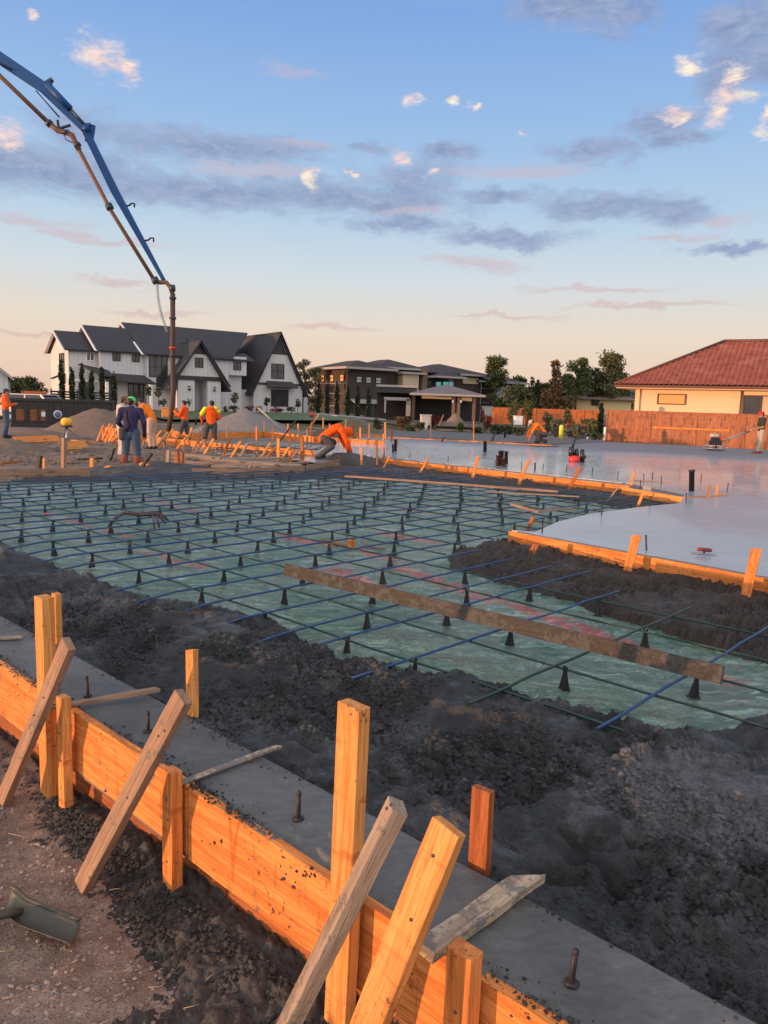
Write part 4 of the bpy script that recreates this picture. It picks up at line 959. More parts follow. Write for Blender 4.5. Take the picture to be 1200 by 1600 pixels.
def floatblock():
    c = G(1100, 866, 0); r = empty('hand_float', c, -.35, 'maroon handled hand float left on the wet slab near the right edge', 'hand float')
    mb = MB(); mb.tube([(-.075, 0, .045), (-.05, 0, .05), (0, 0, .05), (.05, 0, .05), (.075, 0, .045)], [.016, .022, .021, .022, .016], 12); mb.build('handle', MATS['maroon'], r)
    mb = MB(); mb.box(-.13, .13, -.04, .04, .003, .012); mb.build('blade', MATS['tripod_metal'], r, .002)
    mb = MB(); mb.beam((0, 0, .012), (0, 0, .04), .02, .02, (0, 1, 0)); mb.build('bracket', MATS['dark_steel'], r)
floatblock()
# shovel blade lying in the near dirt
simple('worn_steel', (.070, .072, .060), .55, metal=.25, var=.45, sc=9, bmp=.001)
def shovel():
    c = G(75, 1452, -.43); r = empty('shovel', c, 0, 'square shovel blade lying in the dirt at the lower left edge', 'shovel')
    P = lambda x, y, z: G(x, y, z)-c
    tip0, tip1 = P(125, 1450, -.425), P(112, 1484, -.425); bk0, bk1 = P(20, 1412, -.415), P(0, 1446, -.43)
    n = 14; V = []; Fc = []
    for i in range(n):
        s_ = i/(n-1)
        for j in range(n):
            q = j/(n-1); p = bk0.lerp(tip0, s_).lerp(bk1.lerp(tip1, s_), q)
            lift = .028*(2*q-1)**2*(1-.35*s_)+(.028*sstep(np.array([.28-s_]), 0, .28)[0])+(.010 if q == 0 else 0)
            p = p+Vector((0, 0, lift)); V.append(p)
    for i in range(n-1):
        for j in range(n-1): Fc.append((i*n+j, (i+1)*n+j, (i+1)*n+j+1, i*n+j+1))
    mb = MB(); mb.add(V, Fc, True); o = mb.build('blade', MATS['worn_steel'], r); s = o.modifiers.new('thick', 'SOLIDIFY'); s.thickness = .003
    e = [V[i*n] for i in range(n)]; mb = MB(); mb.tube([p+Vector((0, 0, .004)) for p in e], .007, 8); mb.build('rolled_edge', MATS['worn_steel'], r)
    mb = MB(); sk = [P(34, 1424, -.395), P(12, 1427, -.375), P(-20, 1434, -.36), P(-80, 1450, -.36)]; mb.tube(sk, [.014, .017, .018, .018], 12); mb.build('socket', MATS['worn_steel'], r)
shovel()
# ------------------------------------------------------------ people
def cloth(name, c, var=.25, rough=.9):
    m, t, b = newmat(name); o = t.n('ShaderNodeTexCoord').outputs['Object']
    n = t.noise(o, 7, 4, .6); n2 = t.noise(t.v('MULTIPLY', o, (1, 1, .35)), 18, 4, .6, 1.0)
    setb(t, b, col=t.mix(n, tuple(x*(1-var) for x in c), tuple(min(1, x*(1+var)) for x in c)), rough=rough, spec=.2, nor=bump(t, n2, .9, .035)); return m
cloth('hivis_orange', (.85, .10, .012), .12); cloth('hivis_yellow', (.65, .75, .05), .1); cloth('denim', (.055, .085, .14)); cloth('navy_cloth', (.035, .030, .085)); cloth('white_cloth', (.46, .43, .41), .15)
cloth('grey_short', (.075, .072, .075)); cloth('khaki', (.40, .35, .28)); cloth('dark_shirt', (.035, .04, .035)); cloth('green_cap', (.12, .62, .16), .1); cloth('orange_tee', (.85, .20, .02), .12); cloth('red_cap', (.55, .03, .03), .1)
cloth('black_cloth', (.018, .018, .02)); cloth('rubber_boot', (.02, .02, .018), .3, .5); cloth('brick_cloth', (.24, .07, .05), .3); cloth('pink_khaki', (.50, .34, .26), .2)
simple('skin_tone', (.36, .19, .12), .6, var=.12); simple('skin_brown', (.20, .10, .06), .6, var=.12); simple('hair_black', (.012, .010, .009), .6); simple('glove_black', (.02, .02, .02), .7)
simple('eye_dark', (.01, .008, .008), .2)
def rcone(mb, p0, p1, r0, r1, f=1.0, xd=None, seg=12, n=5):
    """tapered limb with rounded ends; f flattens it front-to-back relative to xd"""
    p0, p1 = Vector(p0), Vector(p1); d = (p1-p0); L = d.length; d = d.normalized()
    xd = Vector(xd) if xd is not None else (Vector((1, 0, 0)) if abs(d.x) < .9 else Vector((0, 1, 0)))
    x = (xd-d*xd.dot(d)).normalized(); y = d.cross(x)
    rings = [(-r0*math.cos(t), r0*math.sin(t)) for t in (math.pi*.5*k/n for k in range(1, n))]+[(0, r0), (L*.5, (r0+r1)/2), (L, r1)]+[(L+r1*math.sin(t), r1*math.cos(t)) for t in (math.pi*.5*k/n for k in range(1, n))]
    vs = []
    for h, r in rings:
        for j in range(seg):
            a = 2*math.pi*j/seg; vs.append(p0+d*h+x*math.cos(a)*r+y*math.sin(a)*r*f)
    k = len(rings); fs = [(i*seg+j, i*seg+(j+1) % seg, (i+1)*seg+(j+1) % seg, (i+1)*seg+j) for i in range(k-1) for j in range(seg)]
    b0 = len(vs); vs += [p0-d*r0, p1+d*r1]
    fs += [(b0, (j+1) % seg, j) for j in range(seg)]+[(b0+1, (k-1)*seg+j, (k-1)*seg+(j+1) % seg) for j in range(seg)]
    mb.add(vs, fs, True)
def fuse(mb, name, mat, parent, vox=.011, smooth=2):
    o = mb.build(name, MATS[mat], parent); r = o.modifiers.new('fuse', 'REMESH'); r.mode = 'VOXEL'; r.voxel_size = vox; r.use_smooth_shade = True
    if smooth:
        s_ = o.modifiers.new('soften', 'SMOOTH'); s_.iterations = smooth; s_.factor = .5
    return o
def person(loc, rz, label, J, top='hivis_orange', sleeves=True, hood=False, bottom='denim', shorts=False, head='hair', capmat=None, skin='skin_tone', gloves=False, boots='rubber_boot', s=1.0, brim_back=False, extra=None):
    r = empty('person', loc, rz, label, 'person'); r.scale = (s, s, s)
    D = dict(pel=(0, 0, .95), wst=(0, 0, 1.10), chs=(0, 0, 1.30), nck=(0, 0, 1.47), hd=(0, .015, 1.62), lookz=0,
             shl=(-.19, 0, 1.42), shr=(.19, 0, 1.42), ell=(-.25, -.02, 1.15), elr=(.25, -.02, 1.15), wrl=(-.27, .08, .92), wrr=(.27, .08, .92),
             hpl=(-.095, 0, .93), hpr=(.095, 0, .93), knl=(-.11, .03, .50), knr=(.11, .03, .50), anl=(-.12, -.02, .09), anr=(.12, -.02, .09), tol=(-.13, .16, .035), tor=(.13, .16, .035), face=(0, 1, -.1))
    D.update(J); V = {k: Vector(v) if isinstance(v, tuple) else v for k, v in D.items()}
    sd = (V['shr']-V['shl']).normalized(); hpd = (V['hpr']-V['hpl']).normalized()
    fc = V['face'].normalized(); hu = (V['hd']-V['nck']); hu = (hu-fc*hu.dot(fc)*.7).normalized(); fc = (fc-hu*fc.dot(hu)).normalized(); hx = fc.cross(hu)
    body = MB()
    def torso(mb, e):
        rcone(mb, V['pel'], V['wst'], .150+e, .135+e, .72, hpd); rcone(mb, V['wst'], V['chs'], .138+e, .165+e, .66, sd); rcone(mb, V['chs'], V['chs'].lerp(V['nck'], .55), .165+e, .125+e, .62, sd)
        rcone(mb, V['shl'], V['shr'], .062+e, .062+e)
    torso(body, 0)
    rcone(body, V['nck']-hu*.03, V['nck']+hu*.07, .060, .055)
    # head: skull, jaw, nose, ears on one continuous surface
    h = V['hd']; rcone(body, h+hu*.035-fc*.018, h+hu*.035+fc*.018, .083, .083, 1.0); rcone(body, h-hu*.02+fc*.02, h-hu*.065+fc*.045, .066, .045)
    rcone(body, h+hu*.005+fc*.085, h-hu*.022+fc*.102, .010, .015); rcone(body, h+hu*.028+fc*.074-hx*.03, h+hu*.028+fc*.074+hx*.03, .018, .018)
    for q in (-1, 1): rcone(body, h+hx*q*.082-hu*.02, h+hx*q*.086+hu*.022-fc*.008, .013, .017, .6)
    for S in 'lr':
        sh, el_, wr = V['sh'+S], V['el'+S], V['wr'+S]; rcone(body, sh, el_, .052, .042); rcone(body, el_, wr, .042, .028)
        rcone(body, V['hp'+S], V['kn'+S], .085, .058); rcone(body, V['kn'+S], V['an'+S], .056, .040); rcone(body, V['an'+S]+Vector((0, 0, -.03)), V['to'+S], .045, .034)
        # hand: palm, four unequal curled fingers, thumb from the side
        d = (wr-el_).normalized(); side = d.cross(Vector((0, 1, .2))); side = (side if side.length > .2 else d.cross(Vector((1, 0, 0)))).normalized(); pn = d.cross(side).normalized()
        if 'grip'+S in J: tgt = (Vector(J['grip'+S])-wr).normalized(); d = (d+tgt).normalized(); side = d.cross(pn).normalized(); pn = d.cross(side).normalized()
        pc = wr+d*.075; rcone(body, wr+d*.015, pc, .028, .036, .42, side)
        for k, (o_, L) in enumerate(((-.027, .066), (-.009, .076), (.010, .070), (.028, .055))):
            b0 = pc+side*o_+d*.012; m1 = b0+d*L*.5+pn*.012; m2 = m1+d*L*.22+pn*L*.38; rcone(body, b0, m1, .0105, .0095, 1, None, 7, 3); rcone(body, m1, m2, .0095, .008, 1, None, 7, 3)
        tb = wr+d*.035-side*.028; rcone(body, tb, tb+d*.03-side*.022+pn*.012, .012, .010, 1, None, 7, 3); rcone(body, tb+d*.03-side*.022+pn*.012, tb+d*.055-side*.018+pn*.028, .010, .009, 1, None, 7, 3)
    fuse(body, 'body', skin, r, .0085, 1)
    sh_ = MB(); torso(sh_, .022)
    hem = V['pel'].lerp(V['wst'], .12); rcone(sh_, hem, V['wst'], .158, .155, .74, hpd)
    for S in 'lr':
        sh, el_, wr = V['sh'+S], V['el'+S], V['wr'+S]
        if sleeves: rcone(sh_, sh, el_, .076, .062); rcone(sh_, el_, el_.lerp(wr, .94), .062, .042)
        else: rcone(sh_, sh, sh.lerp(el_, .72), .076, .066)
    if hood: rcone(sh_, V['nck']-fc*.055-hu*.03-sd*.06, V['nck']-fc*.055-hu*.03+sd*.06, .062, .062, .8); rcone(sh_, V['nck']-hu*.03, V['nck']+hu*.02, .085, .075)
    else: rcone(sh_, V['nck']-hu*.05, V['nck']-hu*.005, .085, .070)
    fuse(sh_, 'jacket' if hood else 'shirt', top, r, .014)
    pt = MB(); rcone(pt, V['pel']-Vector((0, 0, .02)), V['pel'].lerp(V['wst'], .5), .162, .150, .76, hpd)
    for S in 'lr':
        rcone(pt, V['hp'+S], V['kn'+S], .112, .086)
        if shorts: rcone(pt, V['kn'+S], V['kn'+S].lerp(V['an'+S], .12), .090, .090)
        else: rcone(pt, V['kn'+S], V['kn'+S].lerp(V['an'+S], .9), .084, .070)
    fuse(pt, 'shorts' if shorts else 'trousers', bottom, r, .014)
    for S in 'lr':
        bt = MB(); an, to = V['an'+S], V['to'+S]; rcone(bt, an.lerp(V['kn'+S], .32), an, .062, .060); rcone(bt, an+Vector((0, 0, -.03)), to, .060, .048); fuse(bt, 'boot', boots, r, .014)
    if head in ('hair', 'cap'):
        hm = MB(); rcone(hm, h+hu*.045-fc*.035, h+hu*.052+fc*.004, .090, .088); rcone(hm, h-hu*.01-fc*.05, h+hu*.03-fc*.045, .062, .072); fuse(hm, 'hair', 'hair_black', r, .012)
    if head == 'cap':
        cm = MB(); rcone(cm, h+hu*.062-fc*.020, h+hu*.068+fc*.018, .094, .092); fuse(cm, 'cap', capmat, r, .012)
        bd = -fc if brim_back else fc; br = MB(); rcone(br, h+hu*.055+bd*.07, h+hu*.040+bd*.165, .070, .055, .16, hx); fuse(br, 'cap_brim', capmat, r, .009, 0)
    if head == 'hood':
        hm = MB(); rcone(hm, h+hu*.03-fc*.035, h+hu*.045, .110, .104); rcone(hm, h-hu*.07-fc*.03, h, .095, .10); fuse(hm, 'hood', top, r, .013)
    if gloves:
        for S in 'lr':
            wr, d = V['wr'+S], (V['wr'+S]-V['el'+S]).normalized(); gm = MB(); side = d.cross(Vector((0, 1, .2))).normalized(); pn = d.cross(side)
            rcone(gm, wr-d*.03, wr+d*.09, .042, .044, .6, side)
            for k, (o_, L) in enumerate(((-.03, .066), (-.010, .078), (.011, .072), (.031, .056))): b0 = wr+d*.095+side*o_; rcone(gm, b0, b0+d*L*.8+pn*.025, .014, .012, 1, None, 7, 3)
            tb = wr+d*.035-side*.034; rcone(gm, tb, tb+d*.05-side*.022+pn*.02, .016, .013, 1, None, 7, 3); fuse(gm, 'glove', 'glove_black', r, .008, 1)
    if extra: extra(r, V)
    return r
def foot_at(px, py, Y, z=None):
    q = At(px, py, Y); return Vector((q.x, Y, q.z if z is None else z))
# left man, seen side-on turned right, arms folded towards the chest
person(foot_at(10, 684, 27.5), math.radians(-60), 'man in orange hoodie and jeans standing by the black dumpster', dict(wrl=(-.08, .26, 1.18), wrr=(.06, .30, 1.20), ell=(-.25, .05, 1.14), elr=(.25, .05, 1.14), face=(0, 1, -.35), hd=(0, .05, 1.60), knl=(-.10, .03, .5), anr=(.14, -.08, .09), tor=(.15, .1, .03)),
       'hivis_orange', hood=True, bottom='denim', head='hair', s=1.0)
# man in purple, back to us, knee deep, cap green
def strap(r, V):
    mb = MB(); mb.tube([(-.04, -.155, 1.42), (-.03, -.175, 1.25), (.02, -.165, 1.10), (-.08, -.14, .96)], .022, 6); mb.build('tool_strap', MATS['black_cloth'], r)
    mb = MB(); rcone(mb, (-.17, -.12, .98), (-.19, -.10, .80), .07, .06, .5); mb.build('tool_pouch', MATS['grey_short'], r)
    for q in (-1, 1):
        mb = MB(); rcone(mb, (q*.15, -.02, .27), (q*.148, -.01, .34), .082, .086); fuse(mb, 'boot_cuff', 'brick_cloth', r, .014)
person(foot_at(205, 738, 18.9), math.radians(4), 'man in dark purple hooded jacket and green cap seen from behind', dict(wst=(0, .0, 1.12), chs=(.0, .04, 1.30), nck=(0, .08, 1.46), hd=(0, .11, 1.60), shl=(-.21, .05, 1.42), shr=(.21, .05, 1.42), ell=(-.29, .03, 1.15), elr=(.30, .02, 1.15), wrl=(-.22, .22, 1.0), wrr=(.29, .13, .92),
       hpl=(-.10, 0, .93), hpr=(.10, 0, .93), knl=(-.13, .04, .52), knr=(.14, .02, .52), anl=(-.17, -.03, .09), anr=(.15, -.03, .09), face=(.45, 1, -.2)),
       'navy_cloth', hood=True, bottom='denim', head='cap', capmat='green_cap', s=1.06, gloves=True, extra=strap, boots='rubber_boot')
person(foot_at(190, 717, 21.2), math.radians(-60), 'man in white shirt and orange cap half hidden behind the man in purple', dict(face=(0, 1, -.5), hd=(0, .10, 1.58), nck=(0, .06, 1.46), wrl=(-.2, .3, 1.05), wrr=(.2, .3, 1.05)),
       'white_cloth', bottom='white_cloth', head='cap', capmat='brick_cloth', skin='skin_brown', s=1.0)
person(foot_at(238, 702, 24), math.radians(75), 'man in orange tee and dark cap leaning towards the others', dict(wst=(0, .03, 1.10), chs=(0, .16, 1.27), nck=(0, .28, 1.40), hd=(0, .40, 1.50), shl=(-.18, .24, 1.36), shr=(.18, .24, 1.36), ell=(-.24, .14, 1.08), elr=(.24, .14, 1.08), wrl=(-.14, .30, .92), wrr=(.14, .30, .92), face=(0, 1, -.6)),
       'orange_tee', sleeves=False, bottom='pink_khaki', head='cap', capmat='navy_cloth', skin='skin_tone', s=.96)
person(foot_at(289, 694, 30.5), math.radians(80), 'man in orange hoodie and shorts gripping the pump hose', dict(wrl=(-.04, .42, 1.28), wrr=(.10, .40, 1.10), ell=(-.24, .12, 1.16), elr=(.22, .16, 1.12), hd=(0, .04, 1.62), anr=(.16, -.22, .09), knr=(.13, -.03, .5), tor=(.17, -.04, .03), anl=(-.12, .12, .09), knl=(-.1, .14, .52), tol=(-.12, .3, .03), face=(0, 1, -.1)),
       'hivis_orange', hood=True, bottom='grey_short', shorts=True, head='hair', s=.98)
person(foot_at(330, 705, 26.5), math.radians(12), 'man in orange hoodie with yellow shoulders seen from behind with a rake', dict(wrl=(-.30, .22, .98), wrr=(.10, .28, 1.05), ell=(-.33, .05, 1.18), elr=(.27, .05, 1.14), hd=(.02, .06, 1.60), knl=(-.20, .05, .52), anl=(-.25, -.02, .09), hpl=(-.11, 0, .93), tol=(-.27, .14, .03), face=(.2, 1, -.3)),
       'hivis_orange', hood=True, bottom='grey_short', shorts=True, head='hair', s=1.0,
       extra=lambda r, V: [fuse((lambda mb: (rcone(mb, (-.20, -.0, 1.44), (-.31, .0, 1.28), .085, .078), mb)[1])(MB()), 'yellow_shoulder', 'hivis_yellow', r, .013), fuse((lambda mb: (rcone(mb, (.14, -.0, 1.47), (.24, .0, 1.36), .085, .078), mb)[1])(MB()), 'yellow_shoulder', 'hivis_yellow', r, .013)])
# bending worker: legs apart, trunk level towards the right, arm down to the board
person(foot_at(510, 719, 21.6), math.radians(-78), 'worker in orange shirt bending low over the end of the slab form', dict(pel=(0, -.08, .57), wst=(0, .05, .69), chs=(0, .23, .80), nck=(0, .40, .78), hd=(0, .53, .72), shl=(-.18, .35, .77), shr=(.18, .35, .77),
       ell=(-.24, .44, .49), elr=(.24, .48, .50), wrl=(-.16, .56, .26), wrr=(.14, .62, .22), hpl=(-.10, -.08, .55), hpr=(.10, -.08, .55), knl=(-.19, .20, .44), knr=(.20, .10, .36), anl=(-.18, -.12, .09), anr=(.20, -.26, .09), tol=(-.19, .06, .03), tor=(.21, -.09, .03), face=(0, .5, -1)),
       'hivis_orange', hood=False, bottom='grey_short', head='hood', skin='skin_brown', gloves=True, s=1.1)
# crouching far worker
person(foot_at(842, 692, 35.0), math.radians(95), 'small crouching worker in orange shirt finishing the far edge of the slab', dict(pel=(0, -.22, .42), wst=(0, -.10, .56), chs=(0, .08, .72), nck=(0, .24, .80), hd=(0, .36, .84), shl=(-.18, .18, .76), shr=(.18, .18, .76), ell=(-.2, .36, .52), elr=(.2, .40, .5), wrl=(-.14, .46, .22), wrr=(.14, .5, .2),
       hpl=(-.1, -.22, .40), hpr=(.1, -.22, .40), knl=(-.14, .16, .42), knr=(.14, .05, .12), anl=(-.13, .05, .09), anr=(.13, -.34, .09), tol=(-.13, .2, .03), tor=(.13, -.3, .02), face=(0, 1, -.7)),
       'orange_tee', bottom='grey_short', head='cap', capmat='white_cloth', s=1.05)
# man with the power trowel at right, seen from his left side
person(foot_at(1186, 709, 31.4), math.radians(88), 'man in dark shirt, khakis and red cap pushing the power trowel', dict(wrl=(-.12, .38, 1.02), wrr=(.12, .38, 1.02), ell=(-.24, .05, 1.10), elr=(.24, .05, 1.10), hd=(0, .05, 1.60), anl=(-.1, .14, .09), anr=(.1, -.12, .09), tol=(-.1, .32, .03), tor=(.1, .06, .03), face=(0, 1, -.25)),
       'dark_shirt', sleeves=False, bottom='khaki', head='cap', capmat='red_cap', s=.98, boots='brick_cloth')
# rake and power trowel
def rake():
    a, b_ = At(318, 668, 26.2), G(298, 716, -.1); r = empty('rake', a, 0, 'long wooden handled rake held by the man with yellow shoulders', 'rake')
    mb = MB(); mb.tube([a-a, b_-a], .022, 8); mb.build('handle', MATS['red_lumber'], r); mb = MB(); mb.beam(b_-a-Vector((.2, 0, 0)), b_-a+Vector((.2, 0, 0)), .05, .10); mb.build('rake_head', MATS['dark_steel'], r)
rake()
def screed_pole():
    for (p, q, Y, lb, mt) in [((403, 637), (441, 672), 36, 'thin white pole leaning beside the grey gravel mound', 'white_cloth'), ((463, 656), (436, 690), 28, 'thin dark pole leaning among the grade stakes', 'black_plastic')]:
        a, b_ = At(*p, Y), At(*q, Y); mb = MB(); mb.tube([b_-b_, a-b_], .03, 8); o = mb.build('pole', MATS[mt]); o.location = b_; tag(o, lb, 'pole')
screed_pole()
def trowel():
    c = G(1117, 704, 0); Y = c.y; L = lambda x, y: At(x, y, Y)-c
    r = empty('power_trowel', c, 0, 'walk-behind power trowel with guard ring on the slab by the fence', 'power trowel')
    mb = MB()
    for z in (.10, .22): mb.tube([(.50*math.cos(t), .50*math.sin(t), z) for t in np.linspace(0, 2*math.pi, 33)], .014, 6)
    for k in range(8):
        t = k*math.pi/4; mb.tube([(.5*math.cos(t), .5*math.sin(t), .10), (.5*math.cos(t), .5*math.sin(t), .22)], .012, 6)
        mb.tube([(.5*math.cos(t), .5*math.sin(t), .22), (.15*math.cos(t), .15*math.sin(t), .26)], .012, 6)
    mb.build('guard_ring', MATS['tripod_metal'], r)
    for k in range(4):
        t = k*math.pi/2+.4; mb = MB(); mb.beam((.08*math.cos(t), .08*math.sin(t), .03), (.44*math.cos(t), .44*math.sin(t), .03), .13, .012); mb.build('blade', MATS['dark_steel'], r)
    mb = MB(); mb.box(-.22, .20, -.17, .17, .26, .44); mb.box(-.16, .12, -.14, .14, .44, .56); mb.lathe([(.08, .05), (.08, .3)], 10); mb.build('engine', MATS['black_pipe'], r, .02)
    mb = MB(); mb.box(-.22, .06, -.16, .16, .57, .70); mb.build('fuel_tank', MATS['white_cloth'], r, .04)
    mb = MB(); mb.tube([(.14, -.1, .46), (.2, -.1, .56), (.20, -.1, .64)], .04, 8); mb.build('air_filter', MATS['tool_red'], r)
    mb = MB(); mb.tube([(.1, 0, .35), L(1168, 675)], .032, 8); mb.build('handle', MATS['tripod_metal'], r)
    mb = MB(); e = L(1168, 675); mb.tube([e+Vector((-.02, -.25, .02)), e, e+Vector((-.02, .25, .02))], .022, 8); mb.build('handlebar', MATS['black_pipe'], r)
trowel()
# vertical hand-float board under the crouching worker
board('knee_board', G(832, 697, .012), G(868, 697, .012), .4, .02, (0, 0, 1), 'dirty_lumber', label='dark knee board under the crouching worker', cat='board')

# ------------------------------------------------------------ concrete pump boom
simple('boom_blue', (.004, .058, .20), .5, spec=.3, var=.25, sc=2, bmp=.002, bsc=8); simple('boom_dark', (.012, .03, .05), .5, var=.4, sc=3); simple('pump_pipe', (.13, .062, .035), .65, metal=.2, var=.5, sc=4); simple('hose_rubber', (.055, .032, .024), .7, var=.5, sc=3)
def boom():
    Y = 31.0; base = At(268, 672, Y)
    r = empty('concrete_pump_boom', base, 0, 'blue folding concrete pump boom with brown delivery pipe reaching in from the left', 'pump boom')
    L = lambda x, y, dy=0: At(x, y, Y)-base+Vector((0, dy, 0))
    def taper(p0, p1, w0, w1, d0, d1, name, mat):
        mb = MB(); d = (p1-p0).normalized(); yv = Vector((0, 1, 0)); u = yv.cross(d).normalized(); vs = []
        for p, w_, dd in ((p0, w0, d0), (p1, w1, d1)):
            for a, b_ in ((-1, -1), (1, -1), (1, 1), (-1, 1)): vs.append(p+u*a*w_/2+yv*b_*dd/2)
        mb.add(vs, [(0, 1, 2, 3), (7, 6, 5, 4), (0, 4, 5, 1), (1, 5, 6, 2), (2, 6, 7, 3), (3, 7, 4, 0)]); return mb.build(name, MATS[mat], r, .015)
    taper(L(-420, -190), L(70, 138), .54, .40, .36, .30, 'boom_section', 'boom_blue')
    taper(L(66, 135), L(132, 203), .40, .22, .30, .24, 'boom_section', 'boom_blue')
    taper(L(134, 205), L(180, 300), .24, .28, .24, .22, 'boom_section', 'boom_blue')
    taper(L(178, 296), L(256, 438), .28, .13, .22, .16, 'boom_section', 'boom_blue')
    mb = MB(); mb.tube([L(-30, 88, -.2), L(22, 112, -.2), L(20, 110, -.2)], .03, 6); mb.tube([L(60, 145, -.2), L(75, 162, -.2), L(96, 186, -.2)], .03, 6); mb.build('hydraulic_line', MATS['boom_dark'], r)
    mb = MB(); mb.tube([L(76, 134, -.15), L(112, 172, -.15)], .13, 10); mb.build('cylinder', MATS['boom_blue'], r)
    mb = MB(); mb.tube([L(112, 172, -.15), L(134, 196, -.15)], .05, 8); mb.build('piston_rod', MATS['boom_dark'], r)
    mb = MB(); mb.beam(L(131, 197), L(143, 196), .3, .10); mb.beam(L(143, 195), L(139, 222), .28, .13, (0, 1, 0)); mb.tube([L(137, 203, -.25), L(137, 203, .25)], .12, 12); mb.build('knuckle_link', MATS['boom_blue'], r)
    mb = MB(); mb.beam(L(70, 132), L(82, 124), .20, .10); mb.beam(L(76, 138), L(80, 124), .14, .12); mb.build('rest_bracket', MATS['boom_dark'], r)
    for (x, y) in ((196, 324), (226, 378)):
        mb = MB(); mb.tube([L(x-4, y-1), L(x+6, y-3), L(x+9, y-6), L(x+14, y-6), L(x+14, y)], .035, 6); mb.build('hook_bracket', MATS['boom_dark'], r)
    for pts, rr in [([(-420, -150), (0, 118), (82, 197)], .085), ([(82, 197), (95, 208), (108, 211), (117, 215), (122, 226), (128, 238)], .10), ([(128, 238), (178, 333), (246, 442)], .075), ([(246, 442), (254, 443), (263, 443), (269, 450), (273, 462)], .085)]:
        mb = MB(); mb.tube([L(x, y, -.28) for x, y in pts], rr, 10); mb.build('delivery_pipe', MATS['pump_pipe'], r)
    for x, y, x2, y2 in [(80, 195, 84, 199), (108, 208, 108, 214), (124, 229, 127, 233), (173, 322, 177, 330), (244, 436, 248, 444), (270, 452, 276, 452)]:
        mb = MB(); mb.tube([L(x, y, -.28), L(x2, y2, -.28)], .14, 10); mb.build('pipe_clamp', MATS['boom_dark'], r)
    mb = MB(); mb.tube([L(92, 190, -.1), L(96, 205, -.25)], .05, 6); mb.tube([L(92, 205, -.2), L(112, 197, -.1)], .05, 6); mb.tube([L(104, 212, -.3), L(108, 222, -.3), L(120, 228, -.3)], .02, 6); mb.build('pipe_bracket', MATS['boom_dark'], r)
    mb = MB(); mb.tube([L(273, 460, -.28), L(273, 520, -.28), L(273, 570, -.28), L(274, 610, -.28), L(271, 645, -.28), L(266, 674, -.28)], [.10, .10, .105, .11, .105, .09], 12); mb.build('end_hose', MATS['hose_rubber'], r)
    for y in (466, 497, 543, 555): mb = MB(); mb.tube([L(273, y, -.28), L(273, y+3, -.28)], .14, 12); mb.build('hose_clamp', MATS['tool_red' if y == 543 else 'boom_dark'], r)
    mb = MB(); pts = []
    for k in range(160):
        t = k/159; c = L(249+16*t**2.0, 444+76*t, -.3); pts.append(c+Vector((math.cos(k*1.25)*.06, math.sin(k*1.25)*.06, 0)))
    mb.tube(pts, .011, 4); mb.build('coiled_cable', MATS['tripod_metal'], r)
boom()

# ------------------------------------------------------------ dumpster and SUV
def dumpster():
    simple('dumpster_black', (.018, .013, .014), .5, var=.5, sc=2); simple('dumpster_window', (.20, .075, .03), .8, var=.6, sc=2); simple('sign_white', (.62, .62, .64), .5); simple('sign_blue', (.10, .14, .28), .5)
    Y = 37.0; p0 = At(18, 661, Y); p1 = At(178, 655, Y+2.0); c = Vector((p0.x, p0.y, -.22)); d = (Vector((p1.x, p1.y, 0))-Vector((p0.x, p0.y, 0))); L = d.length; rz = math.atan2(d.y, d.x)
    r = empty('dumpster', c, rz, 'long black roll-off dumpster parked behind the brown soil mound', 'dumpster')
    top = At(20, 624, Y).z-c.z; bot = .12
    mb = MB(); mb.box(0, L, 0, .08, bot, top); mb.box(0, L, 2.3, 2.38, bot, top); mb.box(0, .08, .08, 2.3, bot, top); mb.box(L-.08, L, .08, 2.3, bot, top); mb.box(.08, L-.08, .08, 2.3, bot, bot+.08); mb.build('body', MATS['dumpster_black'], r)
    mb = MB(); mb.box(-.05, L+.05, -.10, -.002, top-.06, top+.08); mb.box(-.05, L+.05, -.07, -.002, bot-.05, bot+.12); mb.build('rail', MATS['dumpster_black'], r, .01)
    for k in range(9): mb = MB(); x = k*(L-.1)/8; mb.box(x, x+.1, -.08, -.001, bot+.12, top-.06); mb.build('rib', MATS['dumpster_black'], r)
    for x0, x1 in ((.18, .58), (.72, 1.30)): mb = MB(); mb.box(x0*1.15, x1*1.15, -.02, -.001, .42, .95); mb.build('rust_panel', MATS['dumpster_window'], r)
    mb = MB(); mb.box(1.32, 1.5, -.04, -.022, .62, .85); mb.build('notice', MATS['sign_white'], r)
    mb = MB(); mb.lathe([(.20, 0), (.20, .012)], 24, Matrix.Translation((2.05, -.085, .74)) @ Matrix.Rotation(math.pi/2, 4, 'X')); e = mb.build('emblem', MATS['sign_white'], r)
    mb = MB(); mb.lathe([(.15, 0), (.15, .006)], 24, Matrix.Translation((2.05, -.098, .74)) @ Matrix.Rotation(math.pi/2, 4, 'X')); mb.box(1.93, 2.17, -.109, -.104, .70, .78); mb.build('emblem_centre', MATS['sign_blue'], e)
    for k in range(4): mb = MB(); x = .2+k*(L-.5)/3; mb.lathe([(.11, -.05), (.11, .05)], 14, Matrix.Translation((x, .2, .11)) @ Matrix.Rotation(math.pi/2, 4, 'X')); mb.build('roller', MATS['dark_steel'], r)
dumpster()
